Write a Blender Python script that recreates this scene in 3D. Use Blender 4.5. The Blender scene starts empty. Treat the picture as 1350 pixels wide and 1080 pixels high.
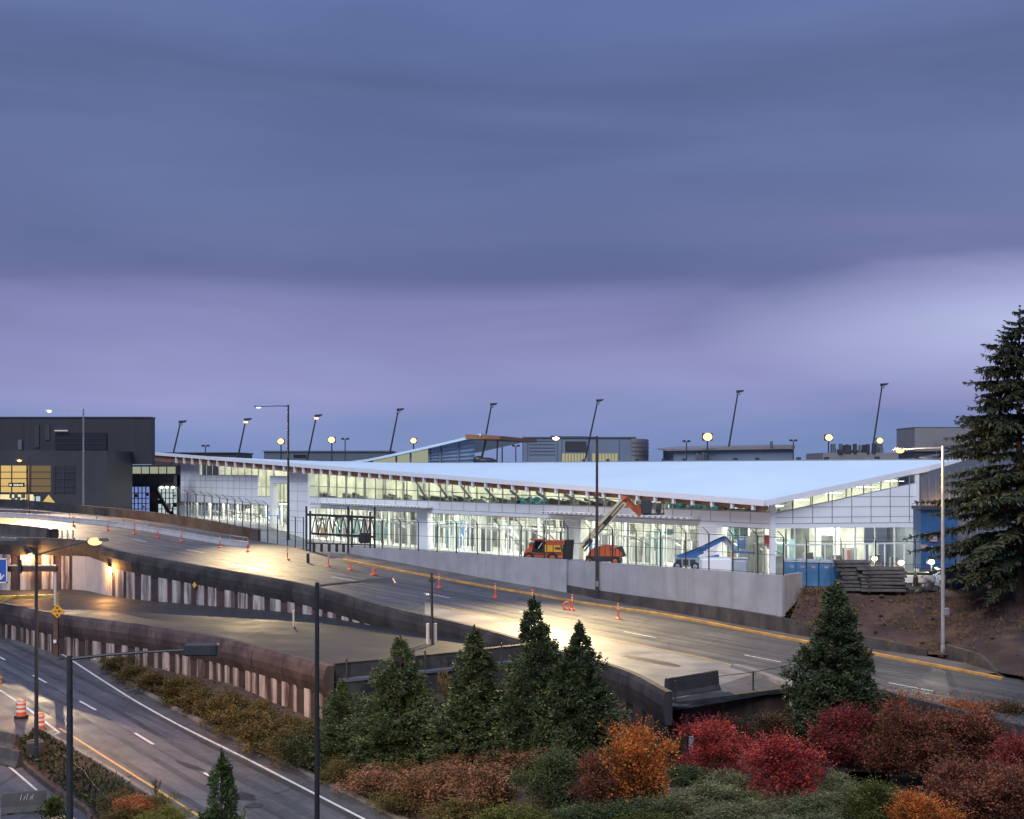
import bpy, math, random
from mathutils import Vector, Matrix, noise
random.seed(7)
S = bpy.context.scene
COL = S.collection
R = math.radians
F, CZ, CX, HY = 1600.0, 16.0, 675.0, 620.0     # focal length in photo pixels, camera height, horizon

def P(px, py, D):
    return Vector(((px - CX) / F * D, D, CZ - (py - HY) / F * D))

# ------------------------------------------------------------------ height profiles of the ground
PTS = [(-400, 11), (-200, 10.2), (-150, 9.6), (-109, 7.6), (-69, 4.5), (-35, 2.6), (-10, 1.6), (60, 0.5)]
def prof(s):
    p = PTS
    if s <= p[0][0]: return p[0][1]
    if s >= p[-1][0]: return p[-1][1]
    for i in range(len(p) - 1):
        if p[i][0] <= s <= p[i + 1][0]:
            x0, y0 = p[i]; x1, y1 = p[i + 1]
            def m(j):
                if j == 0 or j == len(p) - 1: return 0
                return (p[j + 1][1] - p[j - 1][1]) / (p[j + 1][0] - p[j - 1][0])
            h = x1 - x0; t = (s - x0) / h
            return ((2*t**3 - 3*t*t + 1)*y0 + (t**3 - 2*t*t + t)*h*m(i) + (-2*t**3 + 3*t*t)*y1 + (t**3 - t*t)*h*m(i + 1))
def zU(x, y): return prof(.74 * x - .67 * y)
def zF(x, y): return 0.045 * min(60, max(0.0, y - 50))
def zM(x, y): return 4.0
def solve(px, py, zf, dz=0.0):
    D = 15.0
    while D < 420:
        v = P(px, py, D)
        if v.z < zf(v.x, v.y) + dz: break
        D += .25
    lo, hi = D - .25, D
    for _ in range(24):
        m = (lo + hi) / 2; v = P(px, py, m)
        if v.z < zf(v.x, v.y) + dz: hi = m
        else: lo = m
    return P(px, py, hi)
def smooth(t):
    t = max(0.0, min(1.0, t)); return t*t*(3 - 2*t)

# ------------------------------------------------------------------ mesh builder
ORG = {}
class MB:
    def __init__(s): s.v = []; s.f = []; s.mi = []; s.cur = 0
    def add(s, vs, fs):
        b = len(s.v); s.v += [Vector(v) for v in vs]
        for f in fs: s.f.append([b + i for i in f]); s.mi.append(s.cur)
        return s
    def quad(s, a, b, c, d): return s.add([a, b, c, d], [[0, 1, 2, 3]])
    def hexa(s, p):   # 8 points: bottom 0-3, top 4-7
        return s.add(p, [[3, 2, 1, 0], [4, 5, 6, 7], [0, 1, 5, 4], [1, 2, 6, 5], [2, 3, 7, 6], [3, 0, 4, 7]])
    def box(s, c, size, rz=0.0, bev=0.0):
        c = Vector(c); hx, hy, hz = size[0]/2, size[1]/2, size[2]/2
        ca, sa = math.cos(rz), math.sin(rz)
        def w(x, y, z): return c + Vector((x*ca - y*sa, x*sa + y*ca, z))
        if bev <= 0:
            return s.hexa([w(-hx,-hy,-hz), w(hx,-hy,-hz), w(hx,hy,-hz), w(-hx,hy,-hz), w(-hx,-hy,hz), w(hx,-hy,hz), w(hx,hy,hz), w(-hx,hy,hz)])
        b = bev
        ring = [(-hx+b,-hy),(hx-b,-hy),(hx,-hy+b),(hx,hy-b),(hx-b,hy),(-hx+b,hy),(-hx,hy-b),(-hx,-hy+b)]
        def sc(r, k): return [(x*(1-k/hx), y*(1-k/hy)) for x, y in r]
        vs = []
        for r, z in ((sc(ring,b),-hz),(ring,-hz+b),(ring,hz-b),(sc(ring,b),hz)): vs += [w(x,y,z) for x,y in r]
        fs = [[7,6,5,4,3,2,1,0],[24,25,26,27,28,29,30,31]]
        for k in range(3):
            for i in range(8):
                j=(i+1)%8; fs.append([k*8+i,k*8+j,k*8+8+j,k*8+8+i])
        return s.add(vs, fs)
    def beam(s, p, q, w, h=None, up=(0,0,1)):
        p = Vector(p); q = Vector(q); h = h or w
        d = (q - p).normalized(); u = Vector(up)
        if abs(d.dot(u)) > .98: u = Vector((0,1,0))
        r = d.cross(u).normalized(); u = r.cross(d)
        r *= w/2; u *= h/2
        return s.hexa([p-r-u, p+r-u, q+r-u, q-r-u, p-r+u, p+r+u, q+r+u, q-r+u])
    def tube(s, p, q, r0, r1=None, n=10, caps=True):
        p = Vector(p); q = Vector(q); r1 = r0 if r1 is None else r1
        d = (q - p).normalized(); u = Vector((0,0,1))
        if abs(d.dot(u)) > .95: u = Vector((0,1,0))
        a = d.cross(u).normalized(); b = a.cross(d)
        vs = []
        for c, r in ((p, r0), (q, r1)):
            for i in range(n):
                t = 2*math.pi*i/n; vs.append(c + a*math.cos(t)*r + b*math.sin(t)*r)
        fs = [[i, (i+1)%n, n+(i+1)%n, n+i] for i in range(n)]
        if caps: fs += [list(range(n))[::-1], list(range(n, 2*n))]
        return s.add(vs, fs)
    def path(s, pts, r, n=8):
        for i in range(len(pts)-1):
            ra = r[i] if isinstance(r, (list, tuple)) else r
            rb = r[i+1] if isinstance(r, (list, tuple)) else r
            s.tube(pts[i], pts[i+1], ra, rb, n)
        return s
    def lathe(s, base, prof_, n=16, caps=True):
        base = Vector(base); vs = []
        for r, z in prof_:
            for i in range(n):
                t = 2*math.pi*i/n; vs.append(base + Vector((r*math.cos(t), r*math.sin(t), z)))
        fs = []
        for k in range(len(prof_)-1):
            for i in range(n):
                j = (i+1) % n; fs.append([k*n+i, k*n+j, (k+1)*n+j, (k+1)*n+i])
        if caps: fs += [list(range(n))[::-1], [(len(prof_)-1)*n+i for i in range(n)]]
        return s.add(vs, fs)
    def ball(s, c, rx, ry, rz, n=12, m=7):
        c = Vector(c); vs = []; fs = []
        for k in range(m+1):
            a = math.pi*k/m
            for i in range(n):
                t = 2*math.pi*i/n
                vs.append(c + Vector((rx*math.sin(a)*math.cos(t), ry*math.sin(a)*math.sin(t), rz*math.cos(a))))
        for k in range(m):
            for i in range(n):
                j = (i+1) % n; fs.append([k*n+j, k*n+i, (k+1)*n+i, (k+1)*n+j])
        return s.add(vs, fs)
    def sweep(s, pts, section, side, closed=True, caps=True):
        """sweep a 2-D section (offset along side normal, z) along world points; side[i] = unit horizontal vector"""
        n = len(section); vs = []
        for p, sd in zip(pts, side):
            for o, z in section: vs.append(Vector(p) + sd*o + Vector((0,0,z)))
        fs = []
        for k in range(len(pts)-1):
            for i in range(n if closed else n-1):
                j = (i+1) % n; fs.append([k*n+i, (k+1)*n+i, (k+1)*n+j, k*n+j])
        if caps and closed: fs += [list(range(n)), [(len(pts)-1)*n+i for i in range(n)][::-1]]
        return s.add(vs, fs)
    def build(s, name, mat, parent=None, org=None, smooth=False):
        base = ORG.get(parent.name, Vector()) if parent else (Vector(org) if org is not None else Vector())
        me = bpy.data.meshes.new(name)
        me.from_pydata([v - base for v in s.v], [], s.f)
        for m in (mat if isinstance(mat, (list, tuple)) else [mat]): me.materials.append(m)
        if any(s.mi): me.polygons.foreach_set('material_index', s.mi)
        if smooth: me.polygons.foreach_set('use_smooth', [True]*len(me.polygons))
        me.update()
        o = bpy.data.objects.new(name, me); COL.objects.link(o)
        if parent: o.parent = parent
        else: o.location = base
        ORG[o.name] = base
        return o

def tag(o, label=None, cat=None, group=None, kind=None):
    if label: o['label'] = label
    if cat: o['category'] = cat
    if group: o['group'] = group
    if kind: o['kind'] = kind
    return o
def thing(name, label, cat, loc=(0,0,0), group=None):
    o = bpy.data.objects.new(name, None); COL.objects.link(o); o.location = loc
    o.empty_display_size = .3
    ORG[o.name] = Vector(loc)
    return tag(o, label, cat, group)
def lamp(parent, pos, power, color, radius=.2, spot=None, blend=.6, aim=None):
    l = bpy.data.lights.new('lamp_light', 'SPOT' if spot else 'POINT')
    l.energy = power; l.color = color; l.shadow_soft_size = radius
    if spot: l.spot_size = R(spot); l.spot_blend = blend
    o = bpy.data.objects.new('lamp_light', l); COL.objects.link(o); o.parent = parent
    o.location = Vector(pos) - ORG.get(parent.name, Vector())
    if aim is not None:
        o.rotation_euler = (Vector(aim) - Vector(pos)).to_track_quat('-Z', 'Y').to_euler()
    return o

# ------------------------------------------------------------------ materials
def newmat(name):
    m = bpy.data.materials.new(name); m.use_nodes = True
    nt = m.node_tree; nt.nodes.clear()
    out = nt.nodes.new('ShaderNodeOutputMaterial')
    b = nt.nodes.new('ShaderNodeBsdfPrincipled'); nt.links.new(b.outputs[0], out.inputs[0])
    return m, nt, b, out
def N(nt, t, **kw):
    n = nt.nodes.new(t)
    for k, v in kw.items():
        if k.startswith('i_'): n.inputs[k[2:].replace('_', ' ')].default_value = v
        else: setattr(n, k, v)
    return n
def ramp(nt, stops):
    n = nt.nodes.new('ShaderNodeValToRGB'); e = n.color_ramp.elements
    while len(e) < len(stops): e.new(.5)
    for i, (p, c) in enumerate(stops): e[i].position = p; e[i].color = (*c, 1) if len(c) == 3 else c
    return n
def surf(name, c, rough=.6, var=.2, scale=1.5, metal=0.0, spec=.5, stretch=None, c2=None, fac=(.45,.7), bump=0.0, bscale=20, rot=0.0, rvar=0.0, coat=0.0, grain=0.0):
    """base colour with large soft mottling, optional second (dirt) colour in stretched streaks, optional bump"""
    m, nt, b, out = newmat(name)
    tc = N(nt, 'ShaderNodeTexCoord')
    mp = N(nt, 'ShaderNodeMapping'); nt.links.new(tc.outputs['Object'], mp.inputs[0])
    mp.inputs['Rotation'].default_value = (0, 0, rot)
    n1 = N(nt, 'ShaderNodeTexNoise'); n1.inputs['Scale'].default_value = scale; n1.inputs['Detail'].default_value = 6
    nt.links.new(mp.outputs[0], n1.inputs[0])
    lo = tuple(x*(1-var) for x in c); hi = tuple(min(1, x*(1+var)) for x in c)
    r1 = ramp(nt, [(.3, lo), (.7, hi)]); nt.links.new(n1.outputs[0], r1.inputs[0])
    col = r1.outputs[0]
    if c2 is not None:
        mp2 = N(nt, 'ShaderNodeMapping'); nt.links.new(mp.outputs[0], mp2.inputs[0])
        mp2.inputs['Scale'].default_value = stretch or (1,1,1)
        n2 = N(nt, 'ShaderNodeTexNoise'); n2.inputs['Scale'].default_value = 1.0; n2.inputs['Detail'].default_value = 5; n2.inputs['Roughness'].default_value=.65
        nt.links.new(mp2.outputs[0], n2.inputs[0])
        r2 = ramp(nt, [(fac[0], (0,0,0)), (fac[1], (1,1,1))]); nt.links.new(n2.outputs[0], r2.inputs[0])
        mx = N(nt, 'ShaderNodeMixRGB'); nt.links.new(r2.outputs[0], mx.inputs[0]); nt.links.new(col, mx.inputs[1]); mx.inputs[2].default_value = (*c2, 1)
        col = mx.outputs[0]
    if grain:
        n5 = N(nt, 'ShaderNodeTexNoise'); n5.inputs['Scale'].default_value = 2.2; n5.inputs['Detail'].default_value = 9; n5.inputs['Roughness'].default_value = .8
        nt.links.new(mp.outputs[0], n5.inputs[0])
        r5 = ramp(nt, [(.3, (1-grain,)*3), (.7, (1+grain,)*3)]); nt.links.new(n5.outputs[0], r5.inputs[0])
        vo = N(nt, 'ShaderNodeTexVoronoi', feature='DISTANCE_TO_EDGE'); vo.inputs['Scale'].default_value = .16
        nd = N(nt, 'ShaderNodeMixRGB'); nd.inputs[0].default_value = .35; nt.links.new(mp.outputs[0], nd.inputs[1]); nt.links.new(n5.outputs[1], nd.inputs[2]); nt.links.new(mp.outputs[0], vo.inputs[0])
        r6 = ramp(nt, [(.004, (.68,)*3), (.012, (1,1,1))]); nt.links.new(vo.outputs[0], r6.inputs[0])
        for r_ in (r5, r6):
            mg_ = N(nt, 'ShaderNodeMixRGB', blend_type='MULTIPLY'); mg_.inputs[0].default_value = 1; nt.links.new(col, mg_.inputs[1]); nt.links.new(r_.outputs[0], mg_.inputs[2]); col = mg_.outputs[0]
    nt.links.new(col, b.inputs['Base Color'])
    b.inputs['Roughness'].default_value = rough; b.inputs['Metallic'].default_value = metal
    b.inputs['Specular IOR Level'].default_value = spec
    b.inputs['Coat Weight'].default_value = coat
    if rvar:
        n3 = N(nt, 'ShaderNodeTexNoise'); n3.inputs['Scale'].default_value = .35; n3.inputs['Detail'].default_value = 4
        nt.links.new(mp.outputs[0], n3.inputs[0])
        r3 = ramp(nt, [(.35, (rough-rvar,)*3), (.65, (rough+rvar,)*3)]); nt.links.new(n3.outputs[0], r3.inputs[0])
        nt.links.new(r3.outputs[0], b.inputs['Roughness'])
    if bump:
        n4 = N(nt, 'ShaderNodeTexNoise'); n4.inputs['Scale'].default_value = bscale; n4.inputs['Detail'].default_value = 3
        nt.links.new(tc.outputs['Object'], n4.inputs[0])
        bp = N(nt, 'ShaderNodeBump'); bp.inputs['Strength'].default_value = bump; bp.inputs['Distance'].default_value = .05
        nt.links.new(n4.outputs[0], bp.inputs['Height']); nt.links.new(bp.outputs[0], b.inputs['Normal'])
    return m
def emit(name, c, s):
    m = bpy.data.materials.new(name); m.use_nodes = True; nt = m.node_tree; nt.nodes.clear()
    out = nt.nodes.new('ShaderNodeOutputMaterial'); e = nt.nodes.new('ShaderNodeEmission')
    e.inputs[0].default_value = (*c, 1); e.inputs[1].default_value = s
    nt.links.new(e.outputs[0], out.inputs[0]); return m
def glass(name, tint, gloss=.12, rough=.05):
    m = bpy.data.materials.new(name); m.use_nodes = True; nt = m.node_tree; nt.nodes.clear()
    out = nt.nodes.new('ShaderNodeOutputMaterial')
    t = nt.nodes.new('ShaderNodeBsdfTransparent'); t.inputs[0].default_value = (*tint, 1)
    g = nt.nodes.new('ShaderNodeBsdfGlossy'); g.inputs['Roughness'].default_value = rough
    fr = nt.nodes.new('ShaderNodeLayerWeight'); fr.inputs[0].default_value = .25
    mul = N(nt, 'ShaderNodeMath', operation='MULTIPLY_ADD'); mul.inputs[1].default_value = .5; mul.inputs[2].default_value = gloss*.4
    nt.links.new(fr.outputs['Fresnel'], mul.inputs[0])
    mx = nt.nodes.new('ShaderNodeMixShader'); nt.links.new(mul.outputs[0], mx.inputs[0])
    nt.links.new(t.outputs[0], mx.inputs[1]); nt.links.new(g.outputs[0], mx.inputs[2]); nt.links.new(mx.outputs[0], out.inputs[0])
    return m
def leafmat(name, stops, rough=.55, trans=.2):
    m, nt, b, out = newmat(name)
    g = N(nt, 'ShaderNodeNewGeometry')
    r = ramp(nt, stops); nt.links.new(g.outputs['Random Per Island'], r.inputs[0])
    tc = N(nt, 'ShaderNodeTexCoord'); n1 = N(nt, 'ShaderNodeTexNoise'); n1.inputs['Scale'].default_value = 4.0; n1.inputs['Detail'].default_value = 3
    nt.links.new(tc.outputs['Object'], n1.inputs[0])
    r2 = ramp(nt, [(.36, (.72,.74,.62)), (.64, (1.85,1.75,1.55))]); nt.links.new(n1.outputs[0], r2.inputs[0])
    mx = N(nt, 'ShaderNodeMixRGB', blend_type='MULTIPLY'); mx.inputs[0].default_value = 1
    nt.links.new(r.outputs[0], mx.inputs[1]); nt.links.new(r2.outputs[0], mx.inputs[2])
    nt.links.new(mx.outputs[0], b.inputs['Base Color'])
    b.inputs['Roughness'].default_value = rough; b.inputs['Specular IOR Level'].default_value = .25
    tr = N(nt, 'ShaderNodeBsdfTranslucent'); nt.links.new(mx.outputs[0], tr.inputs[0])
    ms = N(nt, 'ShaderNodeMixShader'); ms.inputs[0].default_value = trans
    nt.links.new(b.outputs[0], ms.inputs[1]); nt.links.new(tr.outputs[0], ms.inputs[2]); nt.links.new(ms.outputs[0], out.inputs[0])
    return m

ROADROT = math.atan2(.67, .74)     # rotates world so that x runs along the roads
def asphalt(name, c, rot, rough=.42, rvar=.16, c2=(.035,.035,.038)):
    return surf(name, c, rough=rough, var=.22, scale=.25, spec=.5, c2=c2, stretch=(.03,1.0,1), fac=(.46,.72), bump=.12, bscale=9, rot=rot, rvar=rvar, grain=.3)
M = {}
M['freeway'] = asphalt('wet_asphalt', (.100,.096,.110), R(50), rough=.52, rvar=.10)
M['upper'] = asphalt('worn_asphalt', (.088,.088,.094), R(42), rough=.54, rvar=.10)
M['ramp'] = asphalt('dark_asphalt', (.026,.026,.029), R(40), rough=.6, rvar=.08)
M['apron'] = surf('apron_concrete', (.19,.19,.19), rough=.5, var=.15, scale=.3, bump=.05)
M['walk'] = surf('sidewalk_concrete', (.13,.115,.11), rough=.6, var=.25, scale=.5, c2=(.06,.05,.05), stretch=(.4,.4,.4), bump=.1)
M['pave'] = surf('concrete_pavement', (.24,.225,.21), rough=.5, var=.2, scale=.4, c2=(.12,.11,.11), stretch=(.25,.5,.3), bump=.06, rvar=.1)
M['curb'] = surf('yellow_painted_curb', (.50,.26,.06), rough=.6, var=.3, scale=1.2, c2=(.2,.13,.06), stretch=(.8,.8,.8), fac=(.5,.75))
M['curbgrey'] = surf('concrete_curb', (.2,.18,.17), rough=.7, var=.25, scale=1.2)
M['white_line'] = surf('white_road_paint', (.62,.62,.62), rough=.5, var=.15, scale=2, c2=(.25,.25,.25), stretch=(.8,.8,.8), fac=(.55,.8))
M['yellow_line'] = surf('yellow_road_paint', (.58,.36,.10), rough=.5, var=.15, scale=2, c2=(.25,.17,.08), stretch=(.8,.8,.8), fac=(.55,.8))
M['wallc'] = surf('pale_concrete', (.34,.34,.37), rough=.75, var=.13, scale=.6, c2=(.26,.26,.28), stretch=(1.1,1.1,.12), fac=(.45,.75), bump=.05, bscale=6)
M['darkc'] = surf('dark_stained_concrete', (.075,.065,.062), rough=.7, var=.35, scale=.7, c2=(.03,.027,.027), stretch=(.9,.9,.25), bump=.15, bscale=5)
M['parapet'] = surf('sooty_concrete_parapet', (.050,.045,.046), rough=.75, var=.4, scale=.5, c2=(.022,.02,.021), stretch=(.6,.6,.5), fac=(.42,.62), bump=.1, bscale=5)
M['parapet_brown'] = surf('brown_concrete_parapet', (.088,.060,.055), rough=.65, var=.4, scale=.5, c2=(.04,.027,.026), stretch=(.7,.7,.5), fac=(.42,.64), bump=.1, bscale=5)
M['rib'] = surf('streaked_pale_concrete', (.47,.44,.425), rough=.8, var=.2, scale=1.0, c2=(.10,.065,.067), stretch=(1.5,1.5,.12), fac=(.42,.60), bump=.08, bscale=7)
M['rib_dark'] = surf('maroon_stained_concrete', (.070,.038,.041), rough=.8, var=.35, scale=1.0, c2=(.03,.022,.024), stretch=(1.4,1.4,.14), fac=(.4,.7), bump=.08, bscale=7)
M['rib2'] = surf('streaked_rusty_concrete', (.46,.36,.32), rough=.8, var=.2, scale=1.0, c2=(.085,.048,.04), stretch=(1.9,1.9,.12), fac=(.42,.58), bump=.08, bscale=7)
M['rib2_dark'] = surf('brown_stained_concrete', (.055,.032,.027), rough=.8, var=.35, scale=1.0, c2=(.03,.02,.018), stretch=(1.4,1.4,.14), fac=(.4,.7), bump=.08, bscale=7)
M['board'] = surf('dark_brown_headwall', (.055,.035,.030), rough=.75, var=.4, scale=1.2, c2=(.14,.085,.065), stretch=(1.5,1.5,.1), fac=(.5,.75), bump=.1)
M['soil'] = surf('bare_brown_soil', (.060,.036,.030), rough=.95, var=.45, scale=.9, c2=(.03,.024,.018), stretch=(.5,.5,.5), bump=.6, bscale=3)
M['dirt'] = surf('reddish_dirt', (.048,.028,.027), rough=.95, var=.5, scale=.5, c2=(.095,.062,.042), stretch=(.25,.5,.4), fac=(.52,.68), bump=.8, bscale=2.2)
M['ground'] = surf('far_ground', (.06,.06,.05), rough=.95, var=.3, scale=.05)
M['white'] = surf('white_metal_panel', (.82,.82,.85), rough=.45, var=.04, scale=.3, spec=.4)
M['seam'] = surf('grey_joint', (.26,.26,.29), rough=.6, var=.1)
M['roof'] = surf('pale_blue_membrane_roof', (.74,.86,.95), rough=.55, var=.04, scale=.10, c2=(.66,.81,.94), stretch=(.04,.04,.3), fac=(.4,.8))
M['fascia'] = surf('white_fascia', (.80,.80,.84), rough=.4, var=.03)
M['soffit'] = surf('brown_timber', (.34,.15,.075), rough=.55, var=.25, scale=1.0)
M['mull'] = surf('grey_aluminium', (.30,.31,.31), rough=.35, var=.1, metal=.4)
M['mullw'] = surf('white_aluminium', (.68,.69,.68), rough=.35, var=.05)
M['glass'] = glass('clear_glass', (.95,.97,.95), gloss=.06)
M['dglass'] = glass('tinted_glass', (.35,.37,.40), gloss=.25)
M['inwall'] = surf('cream_interior_wall', (.66,.67,.60), rough=.7, var=.3, scale=.35)
M['infloor'] = surf('pale_terrazzo', (.5,.5,.47), rough=.35, var=.1)
M['indark'] = surf('dark_interior_fitout', (.11,.12,.12), rough=.6, var=.4, scale=.8)
M['ingrey'] = surf('grey_interior_fitout', (.30,.32,.31), rough=.6, var=.3, scale=.8)
M['inteal'] = surf('teal_interior_glazing', (.14,.24,.25), rough=.3, var=.3)
M['inbrown'] = surf('brown_interior_fitout', (.22,.13,.08), rough=.6, var=.3)
M['inblue'] = surf('blue_interior_panel', (.05,.15,.40), rough=.5, var=.2)
M['inred'] = surf('red_interior_sign', (.45,.05,.05), rough=.5, var=.15)
M['turq'] = surf('turquoise_plastic_sheet', (.12,.55,.58), rough=.25, var=.4, scale=1.2, c2=(.6,.8,.8), stretch=(.9,.9,.9), fac=(.5,.62))
M['ceil'] = emit('ceiling_lamp', (1.0,1.0,.90), 17)
M['ceilup'] = emit('upper_ceiling_lamp', (1.0,.94,.70), 7.5)
M['steel_dark'] = surf('dark_painted_steel', (.035,.035,.038), rough=.45, var=.25, scale=2, spec=.5)
M['steel'] = surf('galvanised_steel', (.30,.30,.31), rough=.45, var=.2, scale=1.5, metal=.5)
M['steel_l'] = surf('weathered_pale_steel', (.38,.35,.34), rough=.5, var=.2, scale=1.5, metal=.2)
M['fence'] = surf('black_fence_steel', (.02,.02,.022), rough=.5, var=.2)
M['dark1'] = surf('dark_grey_cladding', (.030,.030,.038), rough=.55, var=.18, scale=.2, c2=(.022,.022,.03), stretch=(1.8,1.8,.05))
M['dark2'] = surf('charcoal_panel', (.045,.045,.052), rough=.5, var=.2, scale=.15)
M['dark3'] = surf('black_louvre', (.014,.015,.022), rough=.4, var=.2)
M['maroon'] = surf('dark_maroon_panel', (.035,.022,.025), rough=.5, var=.25)
M['yellowp'] = emit('lit_yellow_panel', (1.0,.68,.24), .62)
M['yellowd'] = emit('dim_yellow_panel', (.95,.68,.36), .16)
M['shop'] = emit('lit_shop_window', (1.0,.83,.45), .9)
M['officelit'] = emit('lit_office_window', (.80,.85,.62), .35)
M['lobbylit'] = emit('lit_lobby', (.72,.85,.85), .6)
M['lobbyblue'] = emit('lit_blue_lobby', (.30,.42,.95), .5)
M['bg1'] = surf('blue_grey_cladding', (.17,.21,.28), rough=.6, var=.12, scale=.1)
M['bg2'] = surf('slate_cladding', (.11,.125,.16), rough=.6, var=.12, scale=.1)
M['bg3'] = surf('tan_cladding', (.24,.22,.225), rough=.6, var=.12, scale=.1)
M['bgy'] = emit('lit_yellow_window', (.85,.80,.40), .42)
M['bgblue'] = surf('blue_louvre', (.30,.42,.58), rough=.6, var=.1, scale=.2)
M['bulb'] = emit('sodium_bulb', (1.0,.48,.15), 3)
M['bulb_w'] = emit('warm_white_bulb', (1.0,.78,.45), 5)
M['bulb_dim'] = emit('cool_bulb', (.85,.9,1.0), 2.0)
M['flood'] = emit('floodlight_lens', (1.0,.55,.22), 2.8)
M['work'] = emit('work_light_bulb', (1.0,.88,.58), 5)
M['orange'] = surf('safety_orange_plastic', (.75,.12,.04), rough=.45, var=.12, scale=3)
M['redor'] = surf('red_orange_plastic', (.70,.07,.035), rough=.45, var=.12, scale=3)
M['reflw'] = surf('white_reflective_band', (.75,.72,.68), rough=.3, var=.08)
M['rubber'] = surf('black_rubber', (.018,.018,.018), rough=.8, var=.2)
M['liftor'] = surf('orange_machine_paint', (.50,.10,.035), rough=.5, var=.3, scale=.8, c2=(.16,.05,.03), stretch=(1.2,1.2,1.2), fac=(.55,.75))
M['liftcream'] = surf('cream_machine_paint', (.62,.55,.34), rough=.45, var=.12, scale=.8)
M['liftyel'] = surf('yellow_machine_paint', (.75,.36,.03), rough=.45, var=.12, scale=.8)
M['liftblue'] = surf('blue_machine_paint', (.04,.15,.38), rough=.5, var=.3, scale=.8)
M['liftgrey'] = surf('grey_machine_paint', (.30,.33,.38), rough=.5, var=.2, scale=.8)
M['loo'] = surf('blue_plastic_shell', (.055,.17,.35), rough=.5, var=.18, scale=1.0)
M['loor'] = surf('pale_grey_plastic', (.34,.38,.44), rough=.5, var=.1)
M['sticker'] = surf('pink_sticker', (.42,.25,.24), rough=.5, var=.15, scale=6)
M['slab'] = surf('weathered_grey_planks', (.080,.080,.088), rough=.8, var=.4, scale=1.2, c2=(.03,.03,.034), stretch=(.3,.3,4), bump=.2)
M['navy'] = surf('navy_blue_steel', (.035,.06,.15), rough=.5, var=.2, scale=.8)
M['contblue'] = surf('blue_painted_steel', (.03,.10,.24), rough=.5, var=.2, scale=.5)
M['green'] = surf('green_painted_steel', (.03,.15,.10), rough=.5, var=.2, scale=.5)
M['pinkbox'] = surf('salmon_plywood', (.36,.20,.165), rough=.7, var=.12, scale=1.2)
M['black'] = surf('black_void', (.01,.01,.01), rough=.9, var=.1)
M['signblue'] = surf('blue_sign_sheet', (.04,.11,.45), rough=.4, var=.06)
M['signyel'] = surf('yellow_sign_sheet', (.75,.36,.03), rough=.4, var=.06)
M['gateyel'] = surf('yellow_pipe_paint', (.62,.42,.08), rough=.45, var=.15)
M['wood'] = surf('brown_timber_post', (.11,.06,.045), rough=.8, var=.25, scale=2)
M['pipew'] = surf('white_plastic_pipe', (.62,.56,.48), rough=.5, var=.1)
M['jersey'] = surf('weathered_jersey_concrete', (.105,.088,.08), rough=.85, var=.3, scale=1.0, c2=(.05,.042,.04), stretch=(1,1,.5), bump=.15)
M['trunk'] = surf('brown_bark', (.05,.035,.027), rough=.9, var=.3, scale=3, bump=.3)
M['lf_con'] = leafmat('cypress_foliage', [(0,(.024,.038,.021)),(.5,(.044,.062,.032)),(.85,(.070,.090,.045)),(1,(.11,.115,.055))], trans=.1)
M['lf_spr'] = leafmat('spruce_foliage', [(0,(.018,.027,.022)),(.5,(.033,.045,.034)),(.85,(.052,.060,.038)),(1,(.08,.075,.038))], trans=.08)
M['lf_young'] = leafmat('young_conifer_foliage', [(0,(.022,.045,.016)),(.5,(.045,.07,.026)),(1,(.10,.11,.04))], trans=.15)
def lm(name, *cols): return leafmat(name, [(i/(len(cols)-1), c) for i, c in enumerate(cols)])
M['lf_orange'] = lm('orange_autumn_leaves', (.11,.07,.025), (.28,.10,.025), (.50,.125,.03), (.58,.16,.04), (.17,.14,.045))
M['lf_red'] = lm('crimson_autumn_leaves', (.07,.022,.022), (.18,.025,.03), (.36,.035,.042), (.46,.075,.06), (.16,.06,.035))
M['lf_dred'] = lm('dark_red_autumn_leaves', (.05,.02,.02), (.15,.028,.03), (.28,.04,.045), (.20,.065,.045))
M['lf_maroon'] = lm('maroon_autumn_leaves', (.045,.028,.022), (.11,.040,.034), (.17,.055,.042), (.28,.085,.042), (.09,.075,.035))
M['lf_rust'] = lm('rusty_autumn_leaves', (.07,.04,.024), (.18,.058,.034), (.34,.085,.042), (.40,.13,.05), (.12,.085,.04))
M['lf_olive'] = lm('olive_red_leaves', (.03,.032,.02), (.055,.045,.026), (.09,.055,.03), (.14,.045,.035))
M['lf_pink'] = lm('pinkish_brown_leaves', (.07,.042,.03), (.15,.075,.052), (.24,.10,.07), (.13,.105,.045))
M['lf_brown'] = lm('russet_brown_leaves', (.045,.036,.016), (.090,.062,.025), (.135,.075,.03), (.075,.080,.03), (.05,.06,.025))
M['lf_green'] = lm('dull_green_leaves', (.026,.042,.02), (.05,.074,.034), (.08,.10,.045), (.11,.11,.05))
M['lf_dgreen'] = lm('dark_green_leaves', (.014,.022,.012), (.026,.037,.018), (.045,.052,.024), (.07,.045,.024))
M['lf_sage'] = lm('sage_green_leaves', (.055,.066,.036), (.10,.112,.058), (.155,.165,.088), (.14,.125,.055))
M['lf_dry'] = lm('dry_straw_grass', (.07,.042,.022), (.13,.082,.04), (.19,.125,.06))
M['lf_ygr'] = lm('yellow_green_leaves', (.04,.05,.015), (.075,.085,.02), (.11,.11,.03))

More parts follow.
